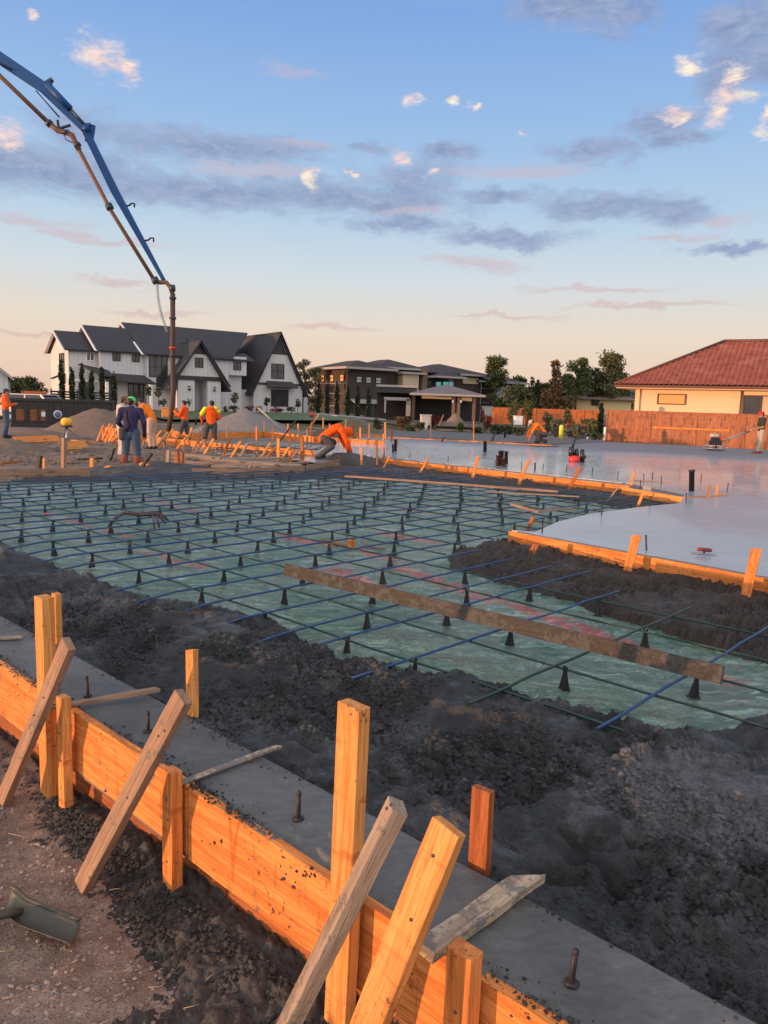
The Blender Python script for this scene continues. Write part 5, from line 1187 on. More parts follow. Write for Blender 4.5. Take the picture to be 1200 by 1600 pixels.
def carbuild(px, py_top, Y, L, H_, rz, paint, label, cat, name, z0=None):
    t = At(px, py_top, Y); r = empty(name, (t.x, Y, t.z-H_ if z0 is None else z0), rz, label, cat); W_ = 1.9; k = H_/1.75
    prof = [(-L/2, .45), (-L/2, 1.0), (-L/2+.12, 1.08), (-L/2+.35, 1.66), (-L/2+.6, 1.74), (L*.08, 1.74), (L*.24, 1.16), (L/2-.25, 1.02), (L/2, .85), (L/2, .42)]
    lo = [(-L/2, .45), (-L/2, .95), (-L/2+.12, 1.08), (L*.24, 1.12), (L/2-.25, 1.02), (L/2, .85), (L/2, .42)]
    mb = MB(); n = len(lo); vs = [(x, y, z*k) for y in (-W_/2, W_/2) for x, z in lo]; mb.add(vs, [tuple(range(n)), tuple(range(2*n-1, n-1, -1))]+[(i, i+n, (i+1) % n+n, (i+1) % n) for i in range(n)]); mb.build('body', paint, r, .05)
    up = [(-L/2+.14, 1.08), (-L/2+.36, 1.62), (-L/2+.6, 1.68), (L*.08, 1.68), (L*.24, 1.13)]; mb = MB(); n = len(up); vs = [(x, y*(.92-.12*(z-1.08)/.6), z*k) for y in (-W_/2, W_/2) for x, z in up]; mb.add(vs, [tuple(range(n)), tuple(range(2*n-1, n-1, -1))]+[(i, i+n, (i+1) % n+n, (i+1) % n) for i in range(n)]); mb.build('windows', MATS['car_glass'], r, .02)
    mb = MB(); mb.box(-L/2+.4, L*.10, -W_*.41, W_*.41, 1.67*k, 1.75*k); mb.build('roof', paint, r, .03)
    for q in (-1, 1):
        for (x0, z0_, x1, z1) in ((-L/2+.16, 1.08, -L/2+.42, 1.70), (-L*.12, 1.08, -L*.12, 1.70), (L*.23, 1.13, L*.09, 1.70)): mb = MB(); mb.beam((x0, q*W_*.455, z0_*k), (x1, q*W_*.405, z1*k), .09, .04, (0, 1, 0)); mb.build('pillar', paint, r)
    for x in (-L*.31, L*.31):
        for q in (-1, 1): mb = MB(); mb.lathe([(.2, -.11), (.36, -.11), (.37, 0), (.36, .11), (.2, .11)], 20, Matrix.Translation((x, q*(W_/2-.08), .37)) @ Matrix.Rotation(math.pi/2, 4, 'X')); wh = mb.build('wheel', MATS['black_plastic'], r); mb = MB(); mb.lathe([(.22, -.13), (.24, .13)], 14, Matrix.Translation((x, q*(W_/2-.08), .37)) @ Matrix.Rotation(math.pi/2, 4, 'X')); mb.build('rim', MATS['tripod_metal'], wh)
    return r
simple('paint_silver', (.42, .40, .40), .3, metal=.4, var=.05); m, t, b = newmat('car_glass'); setb(t, b, col=(.02, .025, .03), rough=.06, spec=.6); simple('paint_black', (.015, .015, .018), .25, var=.1)
carbuild(66, 616, 46, 4.9, 1.8, math.radians(-12), MATS['paint_silver'], 'silver SUV parked behind the black dumpster', 'car', 'parked_car')
carbuild(12, 614, 50, 4.6, 1.9, math.radians(8), MATS['paint_black'], 'black car parked beside the white gabled outbuilding', 'car', 'parked_car')
# ------------------------------------------------------------ houses
def siding(name, col, axis_scale=6.0, rough=.7):
    m, t, b = newmat(name); o = t.n('ShaderNodeTexCoord').outputs['Object']; n = t.noise(o, .8, 5, .6); n2 = t.noise(o, 9, 4, .6)
    s_ = t.n('ShaderNodeSeparateXYZ', i={0: o}); u = t.m('ADD', s_.outputs[0], s_.outputs[1])
    k = t.m('FRACT', t.m('MULTIPLY', u, axis_scale/2.4)); g = t.ss(t.m('ABSOLUTE', t.m('SUBTRACT', k, .5)), .42, .48)
    setb(t, b, col=t.mix(n, tuple(x*.90 for x in col), col), rough=rough, nor=bump(t, t.m('ADD', t.m('MULTIPLY', g, -1.0), t.m('MULTIPLY', n2, .1)), .8, .03)); return m
siding('white_siding', (.56, .565, .58)); simple('white_trim', (.80, .79, .78), .6, var=.05); simple('black_trim', (.018, .018, .02), .5)
simple('stucco_cream', (.72, .52, .34), .9, var=.08, sc=2, bmp=.01, bsc=20); simple('dark_stucco', (.050, .038, .034), .9, var=.3, sc=1.2, bmp=.01); simple('cream_panel', (.48, .39, .26), .7, var=.1); simple('brown_stone', (.16, .11, .085), .9, var=.5, sc=5, bmp=.03, bsc=6); simple('grey_fascia', (.30, .28, .27), .6, var=.1)
simple('stucco_yellow', (.62, .47, .25), .9, var=.08, sc=2); simple('shade_cloth', (.42, .44, .46), .8)
m, t, b = newmat('window_glass'); g = t.n('ShaderNodeNewGeometry').outputs['Position']; setb(t, b, col=t.mix(t.noise(g, .9, 3), (.012, .014, .018), (.06, .06, .065)), rough=.12, spec=.45)
m, t, b = newmat('sun_glow_pane'); setb(t, b, col=(.60, .34, .10), rough=.5, coat=.3)  # orange sun glow on the windows put into the pane colour
def roofmat(name, c1, c2, row=.28, tile=False, mx=(1, 1)):
    m, t, b = newmat(name); o = t.n('ShaderNodeTexCoord').outputs['Object']; s_ = t.n('ShaderNodeSeparateXYZ', i={0: o})
    n = t.noise(o, .5, 4, .6); n2 = t.noise(o, 5, 5, .6)
    course = t.m('FRACT', t.m('DIVIDE', s_.outputs[2], row*.5)); h = t.m('MULTIPLY', course, -1.0)
    br = t.n('ShaderNodeTexVoronoi', i={'Vector': t.v('MULTIPLY', o, (3.2, 3.2, 2/row*.5)), 'Scale': 1.0})
    c = t.mix(t.m('ADD', t.m('MULTIPLY', n, .5), t.m('MULTIPLY', n2, .5)), c1, c2); c = t.mix(t.m('MULTIPLY', br.outputs[1], .35), c, tuple(x*1.5 for x in c2))
    c = t.mix(t.m('MULTIPLY', t.ss(course, .82, .95), .6), c, tuple(x*.4 for x in c1))
    setb(t, b, col=c, rough=.8, spec=.25, nor=bump(t, h, .8, .03)); return m
roofmat('charcoal_roof', (.032, .032, .038), (.058, .056, .062)); roofmat('brown_roof', (.042, .034, .033), (.070, .055, .052)); roofmat('grey_roof', (.11, .105, .11), (.17, .16, .165)); roofmat('mauve_roof', (.17, .115, .10), (.25, .18, .155), .2)
def gable_roof(mb, x0, x1, y0, y1, ze, zr, axis='x', th=.16, ov=0):
    """two sloping slabs; axis = direction of the ridge"""
    if axis == 'x':
        ym = (y0+y1)/2; k = (zr-ze)/(ym-y0)
        mb.poly([(x0, y0-ov, ze-k*ov), (x1, y0-ov, ze-k*ov), (x1, ym, zr), (x0, ym, zr)], th); mb.poly([(x1, y1+ov, ze-k*ov), (x0, y1+ov, ze-k*ov), (x0, ym, zr), (x1, ym, zr)], th)
    else:
        xm = (x0+x1)/2; k = (zr-ze)/(xm-x0)
        mb.poly([(x0-ov, y1, ze-k*ov), (x0-ov, y0, ze-k*ov), (xm, y0, zr), (xm, y1, zr)], th); mb.poly([(x1+ov, y0, ze-k*ov), (x1+ov, y1, ze-k*ov), (xm, y1, zr), (xm, y0, zr)], th)
def hip_roof(mb, x0, x1, y0, y1, ze, zr, th=.14):
    dx, dy = x1-x0, y1-y0; e = min(dx, dy)/2
    if dx >= dy: a, b_ = (x0+e, (y0+y1)/2, zr), (x1-e, (y0+y1)/2, zr)
    else: a, b_ = ((x0+x1)/2, y0+e, zr), ((x0+x1)/2, y1-e, zr)
    c = [(x0, y0, ze), (x1, y0, ze), (x1, y1, ze), (x0, y1, ze)]
    if abs(dx-dy) < .01: b_ = (a[0]+.01, a[1], a[2])
    if dx >= dy: F = [[c[0], c[1], b_, a], [c[1], c[2], b_], [c[2], c[3], a, b_], [c[3], c[0], a]]
    else: F = [[c[0], c[1], a], [c[1], c[2], b_, a], [c[2], c[3], b_], [c[3], c[0], a, b_]]
    for f in F: mb.poly(f, th)
    mb.add([(x, y, z-th-.02) for x, y, z in c], [(3, 2, 1, 0)])
def part(name, mat, r, fn, bev=0):
    mb = MB(); fn(mb); return mb.build(name, MATS[mat], r, bev)
def wallbox(r, x0, x1, y0, y1, z0, z1, mat='white_siding', name='wall'): return part(name, mat, r, lambda m: m.box(x0, x1, y0, y1, z0, z1))
def gwall(r, x0, x1, y0, y1, z0, ze, zr, axis, mat='white_siding'):
    """walls with pentagon gables; axis = ridge direction"""
    mb = MB()
    if axis == 'x':
        ym = (y0+y1)/2; pr = [(y0, z0), (y1, z0), (y1, ze), (ym, zr), (y0, ze)]; mk = lambda x: [(x, a, b_) for a, b_ in pr]; A, B_ = mk(x0), mk(x1)
    else:
        xm = (x0+x1)/2; pr = [(x0, z0), (x1, z0), (x1, ze), (xm, zr), (x0, ze)]; mk = lambda y: [(a, y, b_) for a, b_ in pr]; A, B_ = mk(y1), mk(y0)
    mb.add(A+B_, [(4, 3, 2, 1, 0), (5, 6, 7, 8, 9)]+[(i, (i+1) % 5, (i+1) % 5+5, i+5) for i in range(5)]); return mb.build('wall', MATS[mat], r)
def window(r, x0, x1, z0, z1, y, frame='black_trim', pane='window_glass', nx=1, nz=1, fw=.07, side=None, name='window'):
    """window on a wall facing -y (or the side wall x = side, facing -x)"""
    T = (lambda a, b0, b1, c0, c1: (a[0], a[1], b0, b1, c0, c1)) if side is None else (lambda a, b0, b1, c0, c1: (b0, b1, a[0], a[1], c0, c1))
    mb = MB(); q = y if side is None else side
    for a0, a1, c0, c1 in [(x0-fw, x0, z0-fw, z1+fw), (x1, x1+fw, z0-fw, z1+fw), (x0, x1, z0-fw, z0), (x0, x1, z1, z1+fw)]+[(x0+(x1-x0)*k/nx-.03, x0+(x1-x0)*k/nx+.03, z0, z1) for k in range(1, nx)]+[(x0, x1, z0+(z1-z0)*k/nz-.025, z0+(z1-z0)*k/nz+.025) for k in range(1, nz)]:
        mb.box(*T((a0, a1), q-.07, q+.03, c0, c1))
    f = mb.build(name, MATS[frame], r); mb = MB(); mb.box(*T((x0, x1), q-.022, q+.01, z0, z1)); mb.build('pane', MATS[pane], f); return f
def white_house():
    r = empty('white_house', (-11.66, 84, 0), math.radians(35), 'large white two-storey farmhouse with charcoal roofs and three front gables', 'house')
    g0 = -.3
    # W1 far left wing
    gwall(r, -21.5, -17.0, 0.6, 8.0, g0, 5.75, 7.35, 'x'); part('roof', 'charcoal_roof', r, lambda m: gable_roof(m, -21.9, -17.2, .6, 8.0, 5.85, 7.55, 'x', .16, .45))
    window(r, 2.2, 4.0, 3.7, 5.3, 0, 'black_trim', 'window_glass', 2, 2, side=-21.52)
    part('awning', 'charcoal_roof', r, lambda m: m.poly([(-22.6, 3.2, 3.0), (-22.6, 1.9, 3.0), (-21.5, 1.9, 3.5), (-21.5, 3.2, 3.5)], .12))
    part('trim_band', 'white_trim', r, lambda m: m.box(-21.56, -18.6, .54, .60, 2.75, 2.95))
    # W2
    gwall(r, -18.9, -13.0, -.35, 8.6, g0, 5.8, 8.05, 'x'); part('roof', 'charcoal_roof', r, lambda m: gable_roof(m, -19.3, -13.0, -.35, 8.6, 5.92, 8.25, 'x', .16, .45))
    # W3 main body
    gwall(r, -14.75, -6.3, -.9, 12.0, g0, 5.7, 8.75, 'x'); part('roof', 'charcoal_roof', r, lambda m: (m.poly([(-15.15, -1.35, 5.60), (-6.1, -1.35, 5.60), (-1.3, 5.55, 8.95), (-15.15, 5.55, 8.95)], .18), m.poly([(-1.3, 12.4, 5.6), (-15.15, 12.4, 5.6), (-15.15, 5.55, 8.95), (-1.3, 5.55, 8.95)], .18)))
    wallbox(r, -6.3, -3.6, 3.0, 12.0, g0, 6.0)
    for x, yy, ze, zr, y1 in ((-21.94, .15, 5.65, 7.52, 4.3), (-19.34, -.8, 5.75, 8.2, 4.12), (-15.2, -1.35, 5.65, 8.9, 5.55)):
        part('rake_board', 'white_trim', r, lambda m: (m.beam((x, yy, ze-.16), (x, y1, zr-.12), .05, .28, (1, 0, 0)), m.beam((x, 2*y1-yy, ze-.16), (x, y1, zr-.12), .05, .28, (1, 0, 0))))
    for x0, x1, z0, z1, y in [(-19.85, -19.25, 4.75, 5.45, .6), (-17.7, -17.1, 4.85, 5.45, -.35), (-15.9, -15.3, 4.85, 5.4, -.35)]: window(r, x0, x1, z0, z1, y, 'white_trim' if x0 < -19 else 'black_trim', 'window_glass', 2, 1)
    window(r, -14.45, -13.95, 3.5, 5.45, -.9, nx=1, nz=2); window(r, -13.75, -12.75, 2.5, 5.45, -.9, nx=2, nz=3, name='tall_window'); window(r, -16.3, -14.9, .9, 2.7, -.35, 'black_trim', 'window_glass', 3, 2)
    window(r, -18.3, -17.5, .3, 2.75, -.35, nx=2, nz=3); window(r, -20.6, -19.6, .9, 2.6, .6, nx=2, nz=2)
    # lean-to roofs over the ground floor
    part('lower_roof', 'charcoal_roof', r, lambda m: (m.poly([(-19.4, -2.3, 3.35), (-18.2, -2.3, 3.35), (-18.2, -.4, 3.9), (-20.9, -.4, 4.35)], .14), m.poly([(-19.0, -2.4, 2.95), (-14.3, -2.4, 2.80), (-14.8, -.4, 3.55), (-18.9, -.4, 3.65)], .14)))
    part('porch_post', 'white_trim', r, lambda m: m.box(-18.95, -18.7, -2.3, -2.05, g0, 2.8)); part('porch_post', 'white_trim', r, lambda m: m.box(-14.9, -14.65, -2.3, -2.05, g0, 2.75))
    # entry gable
    gwall(r, -12.5, -8.0, -3.0, 4.0, 3.3, 3.55, 6.9, 'y'); part('roof', 'charcoal_roof', r, lambda m: gable_roof(m, -12.7, -7.85, -3.5, 4.0, 3.45, 7.1, 'y', .16, .75))
    part('gable_trim', 'black_trim', r, lambda m: (m.beam((-13.3, -3.47, 2.75), (-10.27, -3.47, 7.05), .06, .30, (0, 1, 0)), m.beam((-7.25, -3.47, 2.75), (-10.27, -3.47, 7.05), .06, .30, (0, 1, 0)), m.box(-12.6, -7.9, -3.12, -3.0, 3.25, 3.65)))
    part('gable_panel', 'black_trim', r, lambda m: m.poly([(-11.05, -3.02, 5.75), (-9.45, -3.02, 5.75), (-10.25, -3.02, 6.9)], .05)); window(r, -10.65, -9.95, 4.55, 5.35, -3.0, nx=2, nz=2)
    wallbox(r, -12.4, -10.75, -3.0, -.5, g0, 3.3); wallbox(r, -9.45, -8.05, -3.0, -.5, g0, 3.3)
    part('entry_door', 'black_trim', r, lambda m: m.box(-9.75, -9.5, -.75, -.60, g0+.2, 3.0)); 
    for x in (-11.3, -8.75):
        part('wall_lamp', 'black_trim', r, lambda m: (m.box(x-.09, x+.09, -3.22, -3.02, 2.25, 2.45), m.box(x-.12, x+.12, -3.25, -3.02, 2.62, 2.68)))
    # shed dormers
    part('wall', 'white_siding', r, lambda m: m.box(-7.6, -4.2, -.6, 3, 4.0, 5.9)); part('dormer_roof', 'charcoal_roof', r, lambda m: m.poly([(-7.9, -.9, 5.85), (-5.8, -.9, 5.85), (-5.8, 2.5, 7.6), (-9.6, 2.5, 7.6)], .12)); part('dormer_roof', 'charcoal_roof', r, lambda m: m.poly([(-5.9, -.9, 5.55), (-3.4, -.9, 5.55), (-3.4, 1.5, 6.4), (-5.9, 1.5, 6.4)], .12))
    window(r, -7.2, -6.3, 4.5, 5.6, -.62, nx=2, nz=2); window(r, -5.6, -4.9, 4.6, 5.3, -.62, nx=2, nz=1)
    # right gable wing
    gwall(r, -3.1, 2.75, 0.0, 15.5, g0, 2.75, 8.6, 'y'); part('roof', 'charcoal_roof', r, lambda m: gable_roof(m, -3.2, 2.85, -.4, 16.0, 2.85, 8.85, 'y', .18, .38))
    part('gable_trim', 'black_trim', r, lambda m: (m.beam((-3.62, -.42, 2.0), (-.175, -.42, 8.75), .06, .32, (0, 1, 0)), m.beam((3.27, -.42, 2.0), (-.175, -.42, 8.75), .06, .32, (0, 1, 0)), m.box(-3.0, 2.65, -.10, 0, 3.2, 3.42)))
    part('gable_panel', 'black_trim', r, lambda m: m.poly([(-1.12, -.03, 6.45), (.77, -.03, 6.45), (-.175, -.03, 8.3)], .05)); window(r, -1.0, .40, 3.95, 5.4, 0, nx=2, nz=2)
    part('awning', 'charcoal_roof', r, lambda m: m.poly([(-1.95, -1.0, 3.0), (1.75, -1.0, 3.0), (1.4, 0, 3.62), (-1.6, 0, 3.62)], .12)); window(r, -1.0, .95, 1.0, 2.65, 0, nx=3, nz=2)
    wallbox(r, -4.4, -3.1, 1.2, 9, g0, 2.6); wallbox(r, -8.0, -4.4, .2, 1.0, g0, 4.2)
    gwall(r, 2.4, 4.1, 1.2, 10, g0, 2.6, 4.3, 'y'); part('roof', 'charcoal_roof', r, lambda m: m.poly([(4.5, .9, 2.5), (4.5, 10, 2.5), (1.6, 10, 5.4), (1.6, .9, 5.4)], .14)); part('side_door', 'black_trim', r, lambda m: m.box(2.9, 3.5, 1.08, 1.22, g0, 2.4))
white_house()
def outbuilding():
    c = At(13, 600, 52); r = empty('outbuilding', (c.x, 52, -.15), math.radians(25), 'small white gabled outbuilding at the left edge of the view', 'building'); r.scale = (.84,)*3
    e = At(13, 600, 62)
    gwall(r, -7, .0, -.5, 8, 0, 3.35, 6.2, 'y'); part('roof', 'charcoal_roof', r, lambda m: gable_roof(m, -7, 0, -.9, 8, 3.45, 6.4, 'y', .16, .45)); part('rake_board', 'white_trim', r, lambda m: m.beam((.45, -.93, 2.95), (-3.5, -.93, 6.25), .05, .3, (0, 1, 0)))
outbuilding()
def dark_house():
    b0 = At(544, 665, 106); r = empty('dark_house', (b0.x, 106, -1.1), math.radians(32), 'sprawling dark two-storey house with low hip roofs and scaffolding in the centre', 'house'); r.scale = (1.152,)*3
    def loc(px, py, Y):
        p = At(px, py, Y)-Vector((-4.33, 92, -.9)); ca, sa = math.cos(math.radians(32)), math.sin(math.radians(32)); return Vector((p.x*ca+p.y*sa, -p.x*sa+p.y*ca, p.z))
    # block A (left corner, sunlit end)
    wallbox(r, 0, 5.2, 0, 8.2, 0, 6.35, 'dark_stucco'); part('roof', 'brown_roof', r, lambda m: hip_roof(m, -1.0, 6.2, -1.0, 9.2, 6.5, 7.5)); part('fascia', 'grey_fascia', r, lambda m: (m.box(-1.03, 6.2, -1.05, -1.0, 6.26, 6.52), m.box(-1.06, -1.01, -1.0, 9.2, 6.26, 6.52)))
    for y in (1.3, 3.9, 6.4): window(r, y, y+.9, 4.9, 5.6, 0, 'dark_stucco', 'sun_glow_pane', 1, 2, side=-.02)
    for x in (1.0, 2.3, 3.7): window(r, x, x+.65, 4.8, 5.4, 0, 'dark_stucco', 'shade_cloth', 1, 2)
    part('lower_roof', 'grey_fascia', r, lambda m: m.poly([(.2, -1.2, 2.35), (5.5, -1.2, 2.35), (5.5, 0, 2.8), (.2, 0, 2.8)], .1)); 
    for x in (.6, 2.7, 4.6): window(r, x, x+.9, .3, 2.1, 0, 'black_trim', 'window_glass', 2, 1)
    # block B
    wallbox(r, 5.2, 11.5, 2.0, 10, 0, 6.9, 'dark_stucco'); part('roof', 'brown_roof', r, lambda m: hip_roof(m, 4.6, 12.0, 1.0, 11, 6.85, 8.0)); part('fascia', 'grey_fascia', r, lambda m: m.box(4.6, 12, .95, 1.0, 6.62, 6.87))
    part('cream_wall', 'cream_panel', r, lambda m: m.box(8.0, 10.4, .7, 1.9, 3.6, 6.1)); part('roof', 'grey_fascia', r, lambda m: m.box(7.6, 11.2, .2, 2.0, 6.1, 6.35))
    part('chimney', 'brown_stone', r, lambda m: m.box(10.9, 11.7, .6, 2.2, 0, 7.0))
    # block C
    wallbox(r, 11.7, 21.0, 1.2, 11, 0, 6.3, 'dark_stucco'); part('roof', 'brown_roof', r, lambda m: hip_roof(m, 11.8, 22.0, 0.2, 12, 6.5, 7.9)); part('roof', 'brown_roof', r, lambda m: hip_roof(m, 11.7, 16.4, -1.4, 4.5, 6.0, 6.8))
    part('fascia', 'grey_fascia', r, lambda m: (m.box(16.5, 22, .14, .2, 6.28, 6.52), m.box(11.7, 16.4, -1.45, -1.4, 5.78, 6.02), m.box(11.64, 11.7, -1.4, 4.5, 5.78, 6.02)))
    part('cream_wall', 'cream_panel', r, lambda m: m.box(17.6, 20.2, .95, 1.2, 5.3, 6.1)); part('stone_pier', 'brown_stone', r, lambda m: m.box(14.0, 14.8, -.8, 1.2, 3.2, 5.8)); window(r, 12.2, 13.4, 3.6, 5.4, 1.2, nx=2, nz=1); window(r, 15.1, 16.3, 3.6, 5.3, 1.2, nx=2, nz=1)
    # block D with scaffold
    wallbox(r, 21.0, 27.5, 2.0, 11, 0, 5.7, 'dark_stucco'); part('roof', 'brown_roof', r, lambda m: hip_roof(m, 19.8, 28.6, 0.4, 12, 5.8, 6.9)); part('fascia', 'grey_fascia', r, lambda m: m.box(19.8, 28.6, .34, .4, 5.58, 5.82))
    part('window_bay', 'shade_cloth', r, lambda m: m.box(23.9, 25.9, 1.6, 2.0, 2.9, 5.2)); part('balcony', 'grey_fascia', r, lambda m: m.box(22.0, 26.6, .8, 1.95, 1.9, 2.2))
    for z in (2.9, 3.9, 4.8):
        part('scaffold_rail', 'grey_fascia', r, lambda m: m.beam((20.2, .6, z), (28, .6, z), .05, .05)); 
    for x in (20.4, 22.3, 24.2, 26.1, 28.0): part('scaffold_post', 'grey_fascia', r, lambda m: m.beam((x, .62, 0), (x, .62, 5.5), .05, .05, (0, 1, 0)))
    for z in (1.9, 3.4, 4.6): part('scaffold_rail', 'grey_fascia', r, lambda m: (m.beam((-.5, 8.0, z), (-.5, -.3, z), .06, .06),))
    for y in (-.3, 2.4, 5.1, 8.0): part('scaffold_post', 'brown_stone', r, lambda m: m.beam((-.5, y, 0), (-.5, y, 6.2), .06, .06, (1, 0, 0)))
    # flat band roof and front porch turned towards us
    P0, P1 = loc(590, 606, 86), loc(652, 606, 86)
def world_box(name, mat, r, px0, px1, py0, py1, Y, d):
    a, b_ = At(px0, py1, Y), At(px1, py0, Y); o = part(name, mat, r, lambda m: m.box(a.x-r.location.x, b_.x-r.location.x, Y-r.location.y, Y+d-r.location.y, min(a.z, b_.z)-r.location.z, max(a.z, b_.z)-r.location.z)); return o
dark_house()
def garage_porch():
    Y = 80; c = At(700, 660, Y); r = empty('carport', (c.x, Y, c.z), 0, 'open single-storey carport with low hip roof in front of the dark house', 'carport')
    q = lambda x, y, YY=Y: At(x, y, YY)-r.location
    zf = q(700, 616).z; x0, x1 = q(640, 616).x, q(757, 616).x; pk = q(700, 603).z
    part('roof', 'grey_roof', r, lambda m: hip_roof(m, x0, x1, -1, 6.5, zf, zf+1.05, .16)); part('fascia', 'grey_fascia', r, lambda m: m.box(x0, x1, -1.06, -1.0, zf-.20, zf+.02))
    world_box('cream_wall', 'cream_panel', r, 659, 706, 616, 622.5, Y, .3); world_box('cream_wall', 'cream_panel', r, 721, 738, 617.5, 626.5, Y, .3)
    for a, b_, y1 in ((706, 712, 655), (713, 720, 656), (738, 744, 656)): world_box('stone_pier', 'brown_stone', r, a, b_, 617, y1, Y-.05, .7)
    part('back_wall', 'black_trim', r, lambda m: m.box(x0+.5, x1-.6, 6.0, 6.3, 0, zf)); part('side_wall', 'dark_stucco', r, lambda m: m.box(x0+.3, x0+.6, .0, 6.0, 0, zf))
    part('floor', 'dry_pad', r, lambda m: m.box(x0+.3, x1-.3, -.5, 6.2, -.1, .12))
    for x in (706.5, 719): world_box('wall_lamp', 'white_trim', r, x, x+2.5, 625, 629, Y-.2, .12)
    # left portal with flat dark band
    world_box('band_roof', 'black_trim', r, 589, 652, 604, 613, Y+1.0, 5); world_box('fascia', 'grey_fascia', r, 588, 652, 602.5, 604, Y+.8, 5.3)
    world_box('portal_post', 'grey_fascia', r, 600, 603.5, 624, 645, Y+1, .6); world_box('portal_beam', 'grey_fascia', r, 600, 640, 621.5, 625, Y+1, .6); world_box('portal_post', 'grey_fascia', r, 634, 642, 624, 650, Y+1, .6); world_box('dark_wall', 'dark_stucco', r, 588, 656, 613, 652, Y+3.5, .4)
    for k, x in enumerate((682, 693, 701)):
        o = world_box('roof_bundle', 'teal_wrap', r, x, x+7, 597, 603, Y+3.2, 1.0)
simple('teal_wrap', (.10, .42, .42), .6, var=.4, sc=3)
garage_porch()
# ---- tile-roofed house and fence at right
def tile_house():
    r = empty('tile_roof_house', (16.42, 50, -.3), math.radians(-30), 'cream stucco house with red clay tile roof at the right edge', 'house')
    wallbox(r, -.5, 14, 0, 9, 0, 3.55, 'stucco_cream')
    part('eave_soffit', 'stucco_cream', r, lambda m: m.box(-1.5, 15, -1.0, 10, 3.30, 3.40)); part('gutter', 'rusty_pipe', r, lambda m: m.box(-1.62, 15.1, -1.12, -1.0, 3.36, 3.52)); part('gutter', 'rusty_pipe', r, lambda m: m.box(-1.62, -1.5, -1.0, 10, 3.36, 3.52))
    m, t, b = newmat('clay_tile'); o = t.n('ShaderNodeTexCoord').outputs['Object']; vo = t.n('ShaderNodeTexVoronoi', i={'Vector': t.v('MULTIPLY', o, (3.0, 2.6, 3)), 'Scale': 1.0}); n = t.noise(o, 1.1, 4)
    c = t.mix(vo.outputs[1], (.17, .045, .032), (.28, .082, .055)); c = t.mix(t.m('MULTIPLY', t.ss(n, .5, .7), .4), c, (.40, .17, .12)); setb(t, b, col=c, rough=.75, spec=.3)
    # corrugated tile courses as real relief on each roof plane
    x0, x1, y0, y1, ze, zr = -1.6, 15.1, -1.1, 10.1, 3.5, 6.55; e = (y1-y0)/2
    tile, course = .30, .36
    def plane(origin, ux, L, uy, D, lo, hi):
        """ux along eave, uy up-slope (horizontal), D run; lo/hi: trims as functions of s in 0..1"""
        nL, nD = int(L/tile*8), int(D*1.13/course*5); u = np.linspace(0, L, nL); v = np.linspace(0, 1, nD); U, Vv = np.meshgrid(u, v, indexing='ij')
        cyl = np.abs(np.sin(U/tile*math.pi))*.06; st = (1-np.mod(Vv*D*1.13/course, 1.0))*.05
        zz = ze+Vv*(zr-ze)+cyl+st; X = origin[0]+ux[0]*U+uy[0]*Vv*D; Y = origin[1]+ux[1]*U+uy[1]*Vv*D
        keep = (U >= lo(Vv)-.02) & (U <= hi(Vv)+.02)
        return grid_mesh('roof', X, Y, zz, m, r, keep)
    plane((x0, y0), (1, 0), x1-x0, (0, 1), e, lambda v: v*e, lambda v: (x1-x0)-v*e)
    plane((x0, y1), (0, -1), y1-y0, (1, 0), e, lambda v: v*e, lambda v: (y1-y0)-v*e)
    part('ridge_cap', 'rusty_pipe', r, lambda m_: (m_.tube([(x0, y0, ze+.08), (x0+e, (y0+y1)/2, zr+.10)], .10, 8), m_.tube([(x0+e, (y0+y1)/2, zr+.10), (x1-e, (y0+y1)/2, zr+.10)], .10, 8), m_.tube([(x0, y1, ze+.08), (x0+e, (y0+y1)/2, zr+.10)], .10, 8)))
    part('roof_back', 'rusty_pipe', r, lambda m_: m_.poly([(x1, y1, ze), (x0, y1, ze), (x0+e, (y0+y1)/2, zr-.05), (x1-e, (y0+y1)/2, zr-.05)], .1))
    window(r, .95, 2.55, 2.42, 2.97, 0, 'rusty_pipe', 'sun_glow_pane', 1, 1, .06); window(r, 5.95, 7.8, 1.5, 2.98, 0, 'rusty_pipe', 'window_glass', 2, 1, .06); part('curtain', 'cream_panel', r, lambda m_: m_.box(6.95, 7.8, -.035, -.024, 1.5, 2.98))
    part('downspout', 'stucco_cream', r, lambda m_: m_.box(-.30, -.20, -.12, 0, 0, 3.3)); part('downspout', 'rusty_pipe', r, lambda m_: m_.box(5.72, 5.80, -.10, 0, 0, 3.3))
tile_house()
def plank_fence(name, p0, p1, h, mat, label, cat='fence', pw=.145, cap=True, rail_y=None, base=None):
    p0, p1 = Vector(p0), Vector(p1); d = p1-p0; L = math.hypot(d.x, d.y); rz = math.atan2(d.y, d.x); r = empty(name, p0, rz, label, cat)
    n = int(L/pw); mb = MB()
    for k in range(n):
        w_ = pw*random.uniform(.93, .97); j = random.uniform(-.012, .012); x = k*pw; o = random.choice([0, 0, .006, .012]); mb.box(x, x+w_, -.012-o, .010-o, 0, h-.10+j)
    mb.build('fence_boards', MATS[mat], r)
    mb = MB(); mb.box(0, L, .012, .05, .25, .34); mb.box(0, L, .012, .05, h-.4, h-.31)
    mb.build('rail', MATS[mat], r)
    if cap: mb = MB(); mb.box(-.03, L+.03, -.06, .06, h-.05, h); mb.build('cap_rail', MATS[mat], r, .004); mb = MB(); mb.box(-.0, L, -.035, -.014, h-.17, h-.052); mb.build('top_trim', MATS[mat], r)
    for k in range(int(L/2.42)+1): mb = MB(); x = k*2.42; mb.box(x, x+.09, -.045, .075 if k % 1 == 0 else .05, 0, h-.052); mb.build('post', MATS[mat], r)
    return r
fence_dir = Vector((20.01-12.66, 40.4-44.7, 0)).normalized()
